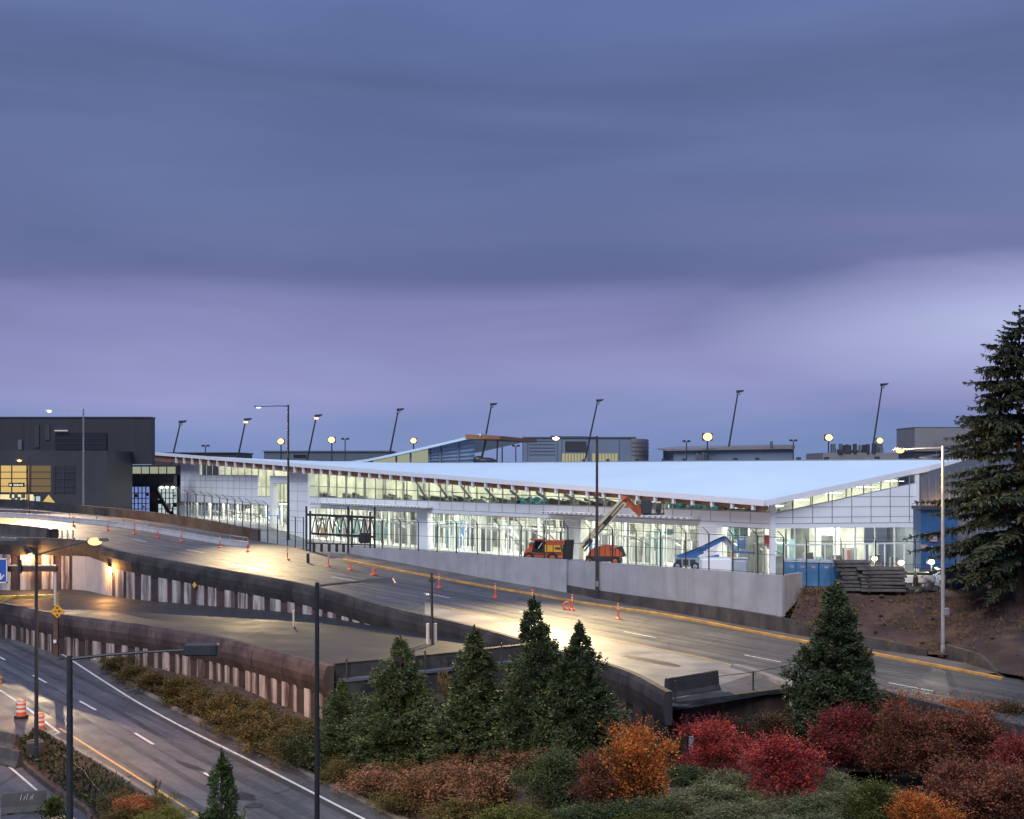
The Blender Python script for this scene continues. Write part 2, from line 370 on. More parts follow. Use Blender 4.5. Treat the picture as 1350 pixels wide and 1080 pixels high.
# ------------------------------------------------------------------ camera, sky, sun
cam = bpy.data.cameras.new('camera'); co = bpy.data.objects.new('camera', cam); COL.objects.link(co)
co.location = (0, 0, CZ); co.rotation_euler = (R(90), 0, 0)
cam.sensor_width = 36; cam.lens = 36*F/1350; cam.shift_y = (HY-540)/1350; cam.clip_end = 6000; cam.clip_start = .5
S.camera = co
SUN_EL, SUN_AZ = R(48), R(200)     # azimuth: clockwise from +Y, the side the light comes from
w = bpy.data.worlds.new('World'); S.world = w; w.use_nodes = True
nt = w.node_tree; nt.nodes.clear()
wo = nt.nodes.new('ShaderNodeOutputWorld'); bg = nt.nodes.new('ShaderNodeBackground'); nt.links.new(bg.outputs[0], wo.inputs[0])
tc = N(nt, 'ShaderNodeTexCoord'); sx = N(nt, 'ShaderNodeSeparateXYZ'); nt.links.new(tc.outputs['Generated'], sx.inputs[0])
mp = N(nt, 'ShaderNodeMapping'); mp.inputs['Scale'].default_value = (1.6, 1.6, 11); mp.inputs['Location'].default_value = (3.1, 1.7, .35)
nt.links.new(tc.outputs['Generated'], mp.inputs[0])
nz = N(nt, 'ShaderNodeTexNoise'); nz.inputs['Scale'].default_value = 1.3; nz.inputs['Detail'].default_value = 6; nz.inputs['Roughness'].default_value = .5; nz.inputs['Distortion'].default_value = .6
nt.links.new(mp.outputs[0], nz.inputs[0])
# elevation pushed a little by the noise so that cloud bands have soft uneven edges
ms = N(nt, 'ShaderNodeMath', operation='SUBTRACT'); ms.inputs[1].default_value = .5; nt.links.new(nz.outputs[0], ms.inputs[0])
ma = N(nt, 'ShaderNodeMath', operation='MULTIPLY_ADD'); ma.inputs[1].default_value = .17; nt.links.new(ms.outputs[0], ma.inputs[0]); nt.links.new(sx.outputs['Z'], ma.inputs[2])
def lin(r, g, b):
    return tuple(((c/255)/12.92 if c/255 <= .04045 else ((c/255+.055)/1.055)**2.4) for c in (r, g, b))
rp = ramp(nt, [(0.0, lin(106,127,174)), (.035, lin(114,129,177)), (.075, lin(131,134,181)), (.115, lin(126,126,172)), (.165, lin(98,103,146)), (.20, lin(91,101,143)), (.25, lin(92,105,147)), (.30, lin(83,95,136)), (.36, lin(90,105,150)), (1.0, lin(120,140,185))])
nt.links.new(ma.outputs[0], rp.inputs[0])
# broad light and dark cloud variation
mp2 = N(nt, 'ShaderNodeMapping'); mp2.inputs['Scale'].default_value = (1.0, 1.0, 5); mp2.inputs['Location'].default_value = (7.3, 2.2, 1.0)
nt.links.new(tc.outputs['Generated'], mp2.inputs[0])
nz2 = N(nt, 'ShaderNodeTexNoise'); nz2.inputs['Scale'].default_value = 1.6; nz2.inputs['Detail'].default_value = 5; nz2.inputs['Roughness'].default_value = .48
nt.links.new(mp2.outputs[0], nz2.inputs[0])
rp2 = ramp(nt, [(.3, (.80,.83,.88)), (.7, (1.20,1.17,1.12))]); nt.links.new(nz2.outputs[0], rp2.inputs[0])
mm = N(nt, 'ShaderNodeMixRGB', blend_type='MULTIPLY'); mm.inputs[0].default_value = 1
nt.links.new(rp.outputs[0], mm.inputs[1]); nt.links.new(rp2.outputs[0], mm.inputs[2])
# brighter gap in the cloud low on the right
dp = N(nt, 'ShaderNodeVectorMath', operation='DISTANCE'); sc_ = N(nt, 'ShaderNodeVectorMath', operation='MULTIPLY'); nt.links.new(tc.outputs['Generated'], sc_.inputs[0]); sc_.inputs[1].default_value = (1,1,4.5)
nt.links.new(sc_.outputs[0], dp.inputs[0]); dp.inputs[1].default_value = (.388,.915,.112*4.5)
rp3 = ramp(nt, [(0.0, (.75,)*3), (.26, (0,)*3)]); nt.links.new(dp.outputs['Value'], rp3.inputs[0])
mg = N(nt, 'ShaderNodeMixRGB'); nt.links.new(rp3.outputs[0], mg.inputs[0]); nt.links.new(mm.outputs[0], mg.inputs[1]); mg.inputs[2].default_value = (*lin(178,186,222), 1)
sky = N(nt, 'ShaderNodeTexSky'); sky.sky_type = 'NISHITA'; sky.sun_disc = False; sky.sun_elevation = SUN_EL; sky.sun_rotation = SUN_AZ
sk = N(nt, 'ShaderNodeMixRGB', blend_type='MULTIPLY'); sk.inputs[0].default_value = 1; nt.links.new(sky.outputs[0], sk.inputs[1]); sk.inputs[2].default_value = (.05,.05,.05,1)
fin = N(nt, 'ShaderNodeMixRGB'); fin.inputs[0].default_value = .06
nt.links.new(mg.outputs[0], fin.inputs[1]); nt.links.new(sk.outputs[0], fin.inputs[2])
nt.links.new(fin.outputs[0], bg.inputs[0]); bg.inputs[1].default_value = 1.08
sl = bpy.data.lights.new('sun', 'SUN'); sl.energy = 2.2; sl.angle = R(35); sl.color = (.86, .92, 1.0)
so = bpy.data.objects.new('sun', sl); COL.objects.link(so)
sd = Vector((math.sin(SUN_AZ)*math.cos(SUN_EL), math.cos(SUN_AZ)*math.cos(SUN_EL), math.sin(SUN_EL)))
so.rotation_euler = (-sd).to_track_quat('-Z', 'Y').to_euler(); so.location = sd*200
S.view_settings.view_transform = 'Standard'; S.view_settings.look = 'None'; S.view_settings.exposure = .2; S.view_settings.gamma = 1
S.render.engine = 'CYCLES'; S.cycles.use_denoising = True; S.cycles.max_bounces = 8; S.cycles.transparent_max_bounces = 16
S.cycles.sample_clamp_indirect = 6

# ------------------------------------------------------------------ polylines of the roads
def resample(pts, step):
    out = [Vector(pts[0])]
    for a, b in zip(pts[:-1], pts[1:]):
        a = Vector(a); b = Vector(b); L = (b-a).length; n = max(1, round(L/step))
        for i in range(1, n+1): out.append(a.lerp(b, i/n))
    return out
def curve(pts, n):
    """Catmull-Rom through points, n samples evenly by index"""
    pts = [Vector(p) for p in pts]; out = []
    q = [pts[0]*2-pts[1]] + pts + [pts[-1]*2-pts[-2]]
    m = len(pts)-1
    for k in range(n+1):
        u = k/n*m; i = min(int(u), m-1); t = u-i
        p0, p1, p2, p3 = q[i:i+4]
        out.append(.5*((2*p1)+(-p0+p2)*t+(2*p0-5*p1+4*p2-p3)*t*t+(-p0+3*p1-3*p2+p3)*t**3))
    return out
def sides(pts, toward_cam=True):
    out = []
    for i in range(len(pts)):
        a = pts[max(0, i-1)]; b = pts[min(len(pts)-1, i+1)]
        d = (b-a); d.z = 0; d.normalize()
        nrm = Vector((d.y, -d.x, 0))
        if (nrm.dot(Vector((-pts[i].x, -pts[i].y, 0))) < 0) == toward_cam: nrm = -nrm
        out.append(nrm)
    return out
def flat(pts, zf, dz=0.0): return [Vector((p.x, p.y, zf(p.x, p.y)+dz)) for p in pts]
def G(pxs, zf, dz=0.0): return [solve(a, b, zf, dz) for a, b in pxs]

NEAR = G([(0,709),(60,709),(112,713),(160,727),(260,745),(400,770),(500,797),(620,825),(720,853),(820,882),(880,912)], zU, 1.1)
NEAR = [Vector((-95, 128, 0)), Vector((-70, 123.5, 0))] + NEAR
NEAR[2] = Vector((-51, 121.6, 0))
NEARC = flat(curve(NEAR, 120), zU)
DECK = G([(880,924),(1045,905)], zU)
NEAR2 = G([(1045,893),(1150,907),(1260,935)], zU, .8)
NEAR2 = NEAR2 + [NEAR2[-1] + (NEAR2[-1]-NEAR2[-2])*6]
NEAR2C = flat(resample(NEAR2, 2.0), zU)
FAR = G([(0,668),(100,677),(234,692),(340,713),(457,731),(600,757),(747,783),(900,812),(1071,843),(1225,868)], zU)
FAR = [Vector((-175, 260, 0)), Vector((-120, 220, 0))] + FAR + [Vector((36, 78.5, 0)), Vector((48, 63, 0)), Vector((66, 38, 0))]
FARC = flat(curve(FAR, 140), zU)

def sheet(name, A, B, nacross, zf, mat, dz=0.0):
    n = max(len(A), len(B)); m = MB()
    def at(L, u):
        f = u*(len(L)-1); i = min(int(f), len(L)-2); return L[i].lerp(L[i+1], f-i)
    vs = []
    for i in range(n):
        a = at(A, i/(n-1)); b = at(B, i/(n-1))
        for j in range(nacross+1):
            p = a.lerp(b, j/nacross); vs.append((p.x, p.y, zf(p.x, p.y)+dz))
    k = nacross+1
    m.add(vs, [[i*k+j, i*k+j+1, (i+1)*k+j+1, (i+1)*k+j] for i in range(n-1) for j in range(nacross)])
    o = m.build(name, mat, smooth=True); tag(o, kind='structure'); return o
NEARFULL = NEARC + flat(resample(DECK, 2), zU) + NEAR2C + flat([Vector((60, 36, 0))], zU)
# resample both edges evenly by projected arc so that the strips do not skew
upper = sheet('upper_road', FARC, [*NEARC, *flat(resample(DECK, 2), zU), *NEAR2C], 14, zU, M['upper'])

g = MB(); g.quad((-3000,-400,-1.2),(3000,-400,-1.2),(3000,4200,-1.2),(-3000,4200,-1.2))
tag(g.build('ground', M['ground']), kind='structure')

def stripe(name, pts, wdt, zf, mat, parent, dz=.006, dashes=None, label=None):
    c = flat(resample(pts, 1.0), zf, dz); sd_ = sides(c); m = MB()
    m.sweep(c, [(-wdt/2, 0), (wdt/2, 0)], sd_, closed=False, caps=False)
    o = m.build(name, mat, parent)
    if label: o['label'] = label
    return o
# upper road markings
line = G([(100,697),(160,708),(210,718),(280,731),(400,754),(514,774),(618,793),(740,817),(871,842),(1040,875),(1250,915)], zU)
line.append(line[-1] + (line[-1]-line[-2])*.8)
lc = resample(curve(line, 60), .5); acc = 0; L0 = [0]
for a, b in zip(lc[:-1], lc[1:]): acc += (b-a).length; L0.append(acc)
def along(s):
    for i in range(len(L0)-1):
        if L0[i] <= s <= L0[i+1]: return lc[i].lerp(lc[i+1], (s-L0[i])/max(1e-6, L0[i+1]-L0[i]))
    return lc[-1]
s = 3.0
while s+3 < acc:
    stripe('lane_dash', [along(s), along(s+1.5), along(s+3)], .16, zU, M['white_line'], upper); s += 11.0
stripe('edge_line', G([(560,794),(599,803),(744,830),(920,866),(967,877)], zU), .14, zU, M['yellow_line'], upper)
M['track'] = asphalt('tyre_polished_asphalt', (.066,.066,.071), R(42), rough=.46, rvar=.08)
M['tar'] = surf('black_tar_joint', (.022,.022,.024), rough=.5, var=.3)
def offset_line(pts, d):
    sd__ = sides(pts); return [p + q_*d for p, q_ in zip(pts, sd__)]
lcv = [Vector((p.x,p.y,0)) for p in lc[::6]]
for d in (-2.7, -1.1, 1.0, 2.6): stripe('wheel_track', offset_line(lcv, d), .55, zU, M['track'], upper, dz=.003)
for d in (-4.1, .12, 3.9): stripe('sealed_joint', offset_line(lcv, d), .05, zU, M['tar'], upper, dz=.005)
def patch(name, px, py, w_, l_, zf, mat, parent, dz, seed):
    c_ = solve(px, py, zf); rg = random.Random(seed); m = MB(); n_ = 18; ux_ = Vector((.74,-.67,0)); uy_ = Vector((.67,.74,0)); vs = [(c_.x,c_.y,zf(c_.x,c_.y)+dz)]
    for i in range(n_):
        a_ = 2*math.pi*i/n_; q_ = c_ + ux_*(l_*math.cos(a_)*rg.uniform(.7,1.15)) + uy_*(w_*math.sin(a_)*rg.uniform(.6,1.2)); vs.append((q_.x,q_.y,zf(q_.x,q_.y)+dz))
    m.add(vs, [[0,i+1,(i+1)%n_+1] for i in range(n_)]); return m.build(name, mat, parent)
# curb and sidewalk on the far side
CURB = G([(452,739),(547,757),(640,774),(700,784),(800,801),(889,814),(1069,848.6),(1151,863),(1250,882),(1321,896)], zU)
cc = flat(curve(CURB, 60), zU)
m = MB(); m.sweep(cc, [(-.18,-.1),(-.18,.15),(-.12,.17),(.16,.15),(.18,-.1)], sides(cc))
tag(m.build('curb', M['curb'], org=cc[30]), 'long yellow painted curb along the far side of the upper road', 'curb')
walk_far = flat(curve(FAR[6:13], 60), zU)
wk = sheet('sidewalk', cc[:58], walk_far[:58], 4, zU, M['walk'], .13)
# concrete gore surface between the yellow line and the parapet
gl = G([(560,794.5),(599,803.8),(744,831),(920,867),(1000,886)], zU)
nr = G([(560,826),(640,849),(744,880),(830,905),(885,925)], zU)
gore = sheet('gore_pavement', flat(curve(gl, 40), zU), flat(curve(nr, 40), zU), 6, zU, M['pave'], .004)

patch('asphalt_stain', 862, 872, .55, 2.6, zU, M['tar'], gore, .011, 3)
patch('asphalt_stain', 835, 868, .3, 1.1, zU, M['tar'], gore, .011, 5)
patch('asphalt_stain', 380, 765, .35, 2.2, zU, M['track'], upper, .007, 7)
# freeway
FR = G([(0,823),(44,839),(185,928),(340,1008),(480,1080)], zF)
dR = (FR[-1]-FR[-2]).normalized(); FR.append(FR[-1]+dR*40)
dL = (FR[0]-FR[1]).normalized(); FR.insert(0, FR[0]+Vector((-.72,.69,0))*25); FR.insert(0, FR[0]+Vector((-.85,.5,0))*60)
FRc = curve(FR, 90)
sdF = sides(flat(FRc, zF))
edgeR = [p - s_*1.15 for p, s_ in zip(FRc, sdF)]       # away from the camera side
edgeL = [p + s_*34 for p, s_ in zip(FRc, sdF)]
fw = sheet('freeway', edgeR, edgeL, 24, zF, M['freeway'])
stripe('edge_line', FRc[8:], .16, zF, M['white_line'], fw)
dl = G([(28,882),(81.5,911.5),(148,948.5),(222,993),(380,1080)], zF); dl.insert(0, dl[0]*2-dl[1]); dl.append(dl[-1]+dR*14)
lc = resample(curve(dl, 40), .5); acc = 0; L0 = [0]
for a, b in zip(lc[:-1], lc[1:]): acc += (b-a).length; L0.append(acc)
i0 = min(range(len(lc)), key=lambda i: (lc[i]-dl[3]).length); s = L0[i0] % 12.0
if s > 3: s -= 1.5
while s+3 < acc:
    stripe('lane_dash', [along(s), along(s+1.5), along(s+3)], .17, zF, M['white_line'], fw); s += 9.8
lcf = [Vector((p.x,p.y,0)) for p in lc[::6]]
for d in (-2.5, -1.0, .95, 2.4): stripe('wheel_track', offset_line(lcf, d), .5, zF, M['track'], fw, dz=.003)
stripe('sealed_joint', offset_line(lcf, .14), .05, zF, M['tar'], fw, dz=.005)
for a_ in ((250,1010,.25,1.4,11),(320,1050,.5,1.0,12),(110,985,.2,.8,13),(60,905,.3,2.0,14)): patch('asphalt_stain', a_[0], a_[1], a_[2], a_[3], zF, M['tar'] if a_[4] != 14 else M['track'], fw, .005, a_[4])
YL = G([(78,960),(96,971),(170,1018),(256,1072)], zF); YL.append(YL[-1]+dR*20)
stripe('edge_line', curve(YL, 20), .15, zF, M['yellow_line'], fw)
stripe('gore_line', G([(0,910),(35,933),(78,966)], zF), .16, zF, M['white_line'], fw)
stripe('gore_line', G([(78,966.5),(55,972),(30,979)], zF), .16, zF, M['white_line'], fw)
stripe('edge_line', G([(0,1001),(23,1020),(60,1052)], zF), .12, zF, M['white_line'], fw)
m = MB(); c = edgeR; cz = flat(c, zF); m.sweep(cz, [(-.25,-.3),(-.25,.15),(0,.15),(.03,-.3)], sides(cz))
tag(m.build('freeway_curb', M['curbgrey'], org=cz[60]), 'low grey curb between the freeway and the shrub strip', 'curb')
for px, py in [(163,1023),(335,1062)]:
    p = solve(px, py, zF); m = MB(); m.lathe(p+Vector((0,0,.004)), [(.42,0),(.42,.012),(.36,.016)], 20)
    tag(m.build('manhole_cover', M['steel_dark'], org=p), 'round dark cover in the freeway shoulder by the yellow line' if px < 300 else 'round dark cover set in the freeway lane near the white dashes', 'manhole cover')

# middle ramp
RN = G([(0,795),(70,808),(200,825),(300,843),(400,868),(434,878)], zM, 1.0)
RN = [Vector((-95, 140, 0)), Vector((-62, 116, 0))] + RN
RNc = flat(curve(RN, 90), zM)
RFAR = [Vector((p.x, p.y, 0)) - s_*1.5 for p, s_ in zip(NEARC, sides(NEARC))]
ramp_far = [p for p in RFAR if p.x < -2.2]
rr = sheet('ramp_road', RNc + [Vector((-6.5,71.0,4)), Vector((-2.0,74.5,4))], [Vector((-95,150,4))] + ramp_far[10:], 8, zM, M['ramp'])
# ------------------------------------------------------------------ walls with parapets
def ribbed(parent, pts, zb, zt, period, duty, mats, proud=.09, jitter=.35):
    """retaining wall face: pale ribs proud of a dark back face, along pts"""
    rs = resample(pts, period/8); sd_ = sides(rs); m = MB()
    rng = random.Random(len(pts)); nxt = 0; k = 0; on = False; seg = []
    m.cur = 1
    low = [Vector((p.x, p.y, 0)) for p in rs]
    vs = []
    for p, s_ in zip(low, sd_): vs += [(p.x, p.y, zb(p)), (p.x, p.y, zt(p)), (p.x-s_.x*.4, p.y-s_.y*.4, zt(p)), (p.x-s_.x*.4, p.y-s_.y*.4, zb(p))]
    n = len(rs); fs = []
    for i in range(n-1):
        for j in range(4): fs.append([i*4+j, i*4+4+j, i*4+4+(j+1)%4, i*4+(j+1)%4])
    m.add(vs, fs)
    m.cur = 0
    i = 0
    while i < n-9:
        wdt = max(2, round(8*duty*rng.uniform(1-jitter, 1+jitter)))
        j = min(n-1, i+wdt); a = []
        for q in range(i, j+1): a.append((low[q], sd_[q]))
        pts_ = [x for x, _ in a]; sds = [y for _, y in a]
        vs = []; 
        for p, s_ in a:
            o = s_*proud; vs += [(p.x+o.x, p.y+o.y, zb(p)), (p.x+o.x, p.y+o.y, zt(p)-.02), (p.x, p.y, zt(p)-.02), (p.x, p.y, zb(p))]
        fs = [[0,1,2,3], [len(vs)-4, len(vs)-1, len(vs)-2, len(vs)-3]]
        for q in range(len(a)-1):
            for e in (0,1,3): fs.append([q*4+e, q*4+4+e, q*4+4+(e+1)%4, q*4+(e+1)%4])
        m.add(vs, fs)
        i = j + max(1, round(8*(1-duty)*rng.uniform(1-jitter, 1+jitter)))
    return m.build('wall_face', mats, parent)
def parapet(parent, pts, mat, top=1.1, drop=.6, bulge=.22, joints=4.0):
    c = pts; sd_ = sides(c); m = MB()
    m.sweep(c, [(-.30,top),(.08,top),(.08+bulge*.6,top-.25),(.08+bulge,top-.75),(.08+bulge*.7,top-1.2),(.06,-drop),(-.28,-drop),(-.30,0)], sd_)
    o = m.build('parapet', mat, parent, smooth=False)
    m = MB(); acc_ = 0; pick = []
    for i in range(1, len(c)-1):
        acc_ += (c[i]-c[i-1]).length
        if acc_ > joints: pick.append((c[i], sd_[i])); acc_ = 0
    for p, s_ in pick:
        d = Vector((s_.y, -s_.x, 0))*.7; sec = [(.10,top-.02),(.10+bulge*.6,top-.25),(.10+bulge,top-.75),(.10+bulge*.7,top-1.2),(.08,-drop+.02)]
        m.sweep([p-d*.025, p+d*.025], sec, [s_, s_], closed=False)
    m.build('parapet_joint', M['black'], parent)
    return o
uw = thing('retaining_wall', 'long tall wall under the upper road with dark parapet and pale and maroon stripes', 'retaining wall', NEARC[60])
parapet(uw, NEARC, M['parapet'], top=1.1, drop=.75)
wall_pts = [p for p in NEARC if p.x < 0]
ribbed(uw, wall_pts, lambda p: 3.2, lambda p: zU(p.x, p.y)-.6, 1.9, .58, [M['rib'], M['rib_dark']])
wp2 = [p for p in NEARC if p.x >= -1]
ribbed(uw, wp2, lambda p: -.5, lambda p: zU(p.x, p.y)-.6, 1.5, .5, [M['board'], M['black']])
# blank pale concrete panel on the wall between the two wall lamps
pb = G([(80,760),(122,768)], lambda x, y: zU(x, y)-2.2)
m = MB()
sp = [p for p in NEARC if -44.5 < p.x < -38.5]; sd_ = sides(sp)
m.sweep([Vector((p.x,p.y,0)) for p in sp], [(.10,3.3),(.16,3.3),(.16,7.4),(.10,7.4)], sd_)
m.build('blank_panel', M['wallc'], uw)
rw = thing('retaining_wall', 'lower ramp wall with overhanging brown parapet above rusty streaked stripes', 'retaining wall', RNc[60])
parapet(rw, RNc, M['parapet_brown'], top=1.0, drop=.75, bulge=.30, joints=3.6)
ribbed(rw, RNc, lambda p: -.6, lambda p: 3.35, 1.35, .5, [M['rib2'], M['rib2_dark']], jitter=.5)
# right-hand parapet of the upper road
rp_ = thing('parapet_wall', 'low dark parapet at the near road edge behind the red bushes', 'wall', NEAR2C[2])
m = MB(); m.sweep(NEAR2C, [(-.3,.8),(.05,.8),(.12,.3),(.05,-2.5),(-.3,-2.5)], sides(NEAR2C)); m.build('wall_face', M['parapet'], rp_)
m = MB(); a = NEAR2C[0]; m.box(a+Vector((-.15,.1,-.2)), (.28,.28,1.6)); m.build('end_post', M['pipew'], rp_)

# retaining wall in front of the apron
WT = 7.75
w1 = G([(457,731),(600,757),(747,783)], zU)
w2 = G([(750,777),(900,801),(1029,822),(1050,817)], zU)
wall = thing('concrete_wall', 'long pale grey smooth concrete wall in front of the glass terminal', 'wall', w1[1])
def wallrun(pts, zb, zt, th, mat, parent, name='wall_panel'):
    c = resample(pts, 3.0); sd_ = sides(c); m = MB(); n = len(c); vs = []
    for p, s_ in zip(c, sd_):
        b = zb(p); t = zt(p)
        vs += [(p.x, p.y, b), (p.x, p.y, t), (p.x-s_.x*th, p.y-s_.y*th, t), (p.x-s_.x*th, p.y-s_.y*th, b)]
    fs = [[0,1,2,3], [n*4-1,n*4-2,n*4-3,n*4-4]]
    for i in range(n-1):
        for j in range(4): fs.append([i*4+j, i*4+4+j, i*4+4+(j+1)%4, i*4+(j+1)%4])
    m.add(vs, fs); return m.build(name, mat, parent)
wallrun(w1, lambda p: zU(p.x,p.y)-.6, lambda p: WT+.02, .4, M['wallc'], wall)
A0 = w1[-1]; back = sides(w1)[-1]
lowbase = G([(747,783),(900,812),(1029,835)], zU)
up = [Vector((p.x, p.y, 0)) - back*.30 for p in lowbase]
def z2(p): return zU(p.x, p.y) + .72 + .55*smooth((p.x-5)/14)
c = resample(up, 3.0); 
wallrun(up, z2, lambda p: WT, .4, M['wallc'], wall)
# right return of the wall, foot rising with the slope
e0 = up[-1]; e1 = Vector((e0.x+2.3, e0.y+3.0, 0))
sdw = sides([e0, e1]); o_ = Vector((.26,-.2,0))*-1.5
m = MB(); th = Vector((-.33,.25,0))
m.hexa([Vector((e0.x,e0.y,z2(e0))), Vector((e1.x,e1.y,5.9)), Vector((e1.x,e1.y,5.9))+th, Vector((e0.x,e0.y,z2(e0)))+th,
        Vector((e0.x,e0.y,WT-.01)), Vector((e1.x,e1.y,WT-.01)), Vector((e1.x,e1.y,WT-.01))+th, Vector((e0.x,e0.y,WT-.01))+th])
m.build('wall_return', M['wallc'], wall)
m = MB()
for p, s_ in list(zip(resample(w1, 6.0), sides(resample(w1, 6.0))))[1:-1] + list(zip(resample(up, 6.0), sides(resample(up, 6.0))))[1:-1]:
    t = Vector((s_.y, -s_.x, 0))*.012; q = Vector((p.x, p.y, 0)) + s_*.006; zb = z2(p) if p.x > 5 else zU(p.x,p.y)+.1
    m.quad(q-t+Vector((0,0,zb)), q+t+Vector((0,0,zb)), q+t+Vector((0,0,WT)), q-t+Vector((0,0,WT)))
m.build('wall_joint', M['seam'], wall)
# low dark foundation wall
lw = thing('low_wall', 'low dark weathered concrete wall along the sidewalk below the pale wall', 'wall', lowbase[1])
lwp = G([(747,783),(900,812),(1029,835),(1071,843),(1150,858),(1222,868)], zU)
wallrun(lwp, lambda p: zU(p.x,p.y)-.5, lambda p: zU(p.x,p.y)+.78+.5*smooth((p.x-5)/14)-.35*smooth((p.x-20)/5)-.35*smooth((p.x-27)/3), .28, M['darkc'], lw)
lw2 = thing('low_wall', 'short low wall right of the tall lamp post, sloping down to the curb end', 'wall', (31.5,84,3))
lw2p = G([(1246,868),(1290,882),(1321,893)], zU)
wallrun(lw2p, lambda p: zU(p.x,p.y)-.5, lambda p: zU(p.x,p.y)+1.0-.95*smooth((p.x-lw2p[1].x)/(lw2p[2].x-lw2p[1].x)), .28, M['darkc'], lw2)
# far dark wall below the left fence
fwl = [p for p in FARC if -135 < p.x < -27]
fwall = thing('dark_wall', 'low dark wall below the black fence left of the gate', 'wall', fwl[len(fwl)//2])
wallrun(fwl[::3], lambda p: zU(p.x,p.y)-.4, lambda p: zU(p.x,p.y)+1.2, .35, M['parapet'], fwall)

# ------------------------------------------------------------------ apron, bank, slope
bxA = Vector((28.1, 131, 0)); bxB = Vector((-67.2, 246, 0)); BL = (bxB-bxA).length
bd = (bxB-bxA).normalized(); bn = Vector((bd.y, -bd.x, 0))
if bn.y > 0: bn = -bn
def zA(x, y):
    d = (Vector((x, y, 0))-bxA).dot(bn)     # distance in front of the facade
    z = 4.2 + 1.7*smooth((d-2)/15)
    if x > 18: z = max(z, (6.38 - max(0, y-101)*.07)*smooth((x-18)/4) + z*(1-smooth((x-18)/4)))
    return z
m = MB(); nx, ny = 50, 40; vs = []
front_line = [Vector((p.x, p.y, 0)) for p in FARC if -140 < p.x < 17] + [e1, e1+Vector((6,0.5,0)), e1+Vector((16,-1.0,0)), e1+Vector((40,-6,0))]
apr = resample(front_line, 4); sda = sides(apr)
fs = []; k = 24
for p, s_ in zip(apr, sda):
    for j in range(k+1):
        q = p + Vector((.55,.65,0)) + (Vector((.35,.94,0))*(j/k)**1.3*230)
        vs.append((q.x, q.y, zA(q.x, q.y) if q.x > -40 else max(zA(q.x,q.y), min(zU(p.x,p.y)-.3, 6.6))))
for i in range(len(apr)-1):
    for j in range(k): fs.append([i*(k+1)+j, i*(k+1)+j+1, (i+1)*(k+1)+j+1, (i+1)*(k+1)+j])
m.add(vs, fs); tag(m.build('apron', M['apron'], smooth=True), kind='structure')

def qF(x, y):
    best = None
    for i in range(len(FRc)-1):
        a = FRc[i]; b = FRc[i+1]; d = Vector((b.x-a.x, b.y-a.y)); L = d.length; d /= L
        t = max(0, min(L, (x-a.x)*d.x+(y-a.y)*d.y)); cx = a.x+d.x*t; cy = a.y+d.y*t
        r = math.hypot(x-cx, y-cy)
        if best is None or r < best[0]: best = (r, d.x*(y-a.y)-d.y*(x-a.x), cx, cy)
    return best[0] if best[1] > 0 else -best[0]
def zT(x, y):
    q = qF(x, y)-1.3
    if q < 0: return zF(x, y)-.5
    h = zF(x, y) + .12 + 1.7*smooth(q/9) + .25*noise.noise(Vector((x*.25, y*.25, 0)))*smooth(q/3)
    return min(h, zU(x, y)-.55-2.1*smooth((y-53)/9)*smooth((x-2.5)/4), 3.1)
m = MB(); nx, ny = 100, 60; vs = []
for j in range(ny+1):
    for i in range(nx+1):
        x = -48+110*i/nx; y = 24+78*j/ny
        vs.append((x, y, zT(x, y)))
m.add(vs, [[j*(nx+1)+i, j*(nx+1)+i+1, (j+1)*(nx+1)+i+1, (j+1)*(nx+1)+i] for j in range(ny) for i in range(nx)
           if vs[j*(nx+1)+i][2] > -.3 or vs[(j+1)*(nx+1)+i+1][2] > -.3])
tag(m.build('planting_bank_ground', M['soil'], smooth=True), kind='structure')

# dirt slope between the low wall and the apron level on the right
slo = flat(resample([Vector((p.x,p.y,0)) for p in lwp[2:]] + [Vector((p.x,p.y,0)) for p in lw2p] + [Vector((37,76,0)), Vector((50,59,0))], 2.0), zU)
top_ = [e1+Vector((.15,-.3,0)), e1+Vector((5,1.0,0)), e1+Vector((12,-.6,0)), e1+Vector((20,-2.5,0)), e1+Vector((40,-8,0))]
def zS(u, a, b): return 0
m = MB(); n = 60; k = 18; vs = []
def at(L, u):
    f = u*(len(L)-1); i = min(int(f), len(L)-2); return L[i].lerp(L[i+1], f-i)
tp = resample(top_, 2.0)
slo[0] = Vector((e0.x+.35, e0.y-.1, 0))
for i in range(n+1):
    a = at(slo, i/n); b = at(tp, i/n); bz = 6.45
    for j in range(k+1):
        t = j/k; p = Vector((a.x,a.y,0)).lerp(Vector((b.x,b.y,0)), t)
        za = zU(a.x, a.y) + .25 + .6*(1-smooth((a.x-25)/5))
        z = za + (bz-za)*smooth(t*.95+.05) + .3*noise.noise(Vector((p.x*.35,p.y*.35,3)))*math.sin(math.pi*t)
        vs.append((p.x, p.y, z))
m.add(vs, [[i*(k+1)+j, i*(k+1)+j+1, (i+1)*(k+1)+j+1, (i+1)*(k+1)+j] for i in range(n) for j in range(k)])
slope_vs = [Vector(v) for v in vs]
tag(m.build('dirt_slope', M['dirt'], smooth=True), kind='structure')
def zSlope(x, y):
    b = min(slope_vs, key=lambda v: (v.x-x)**2+(v.y-y)**2); return b.z

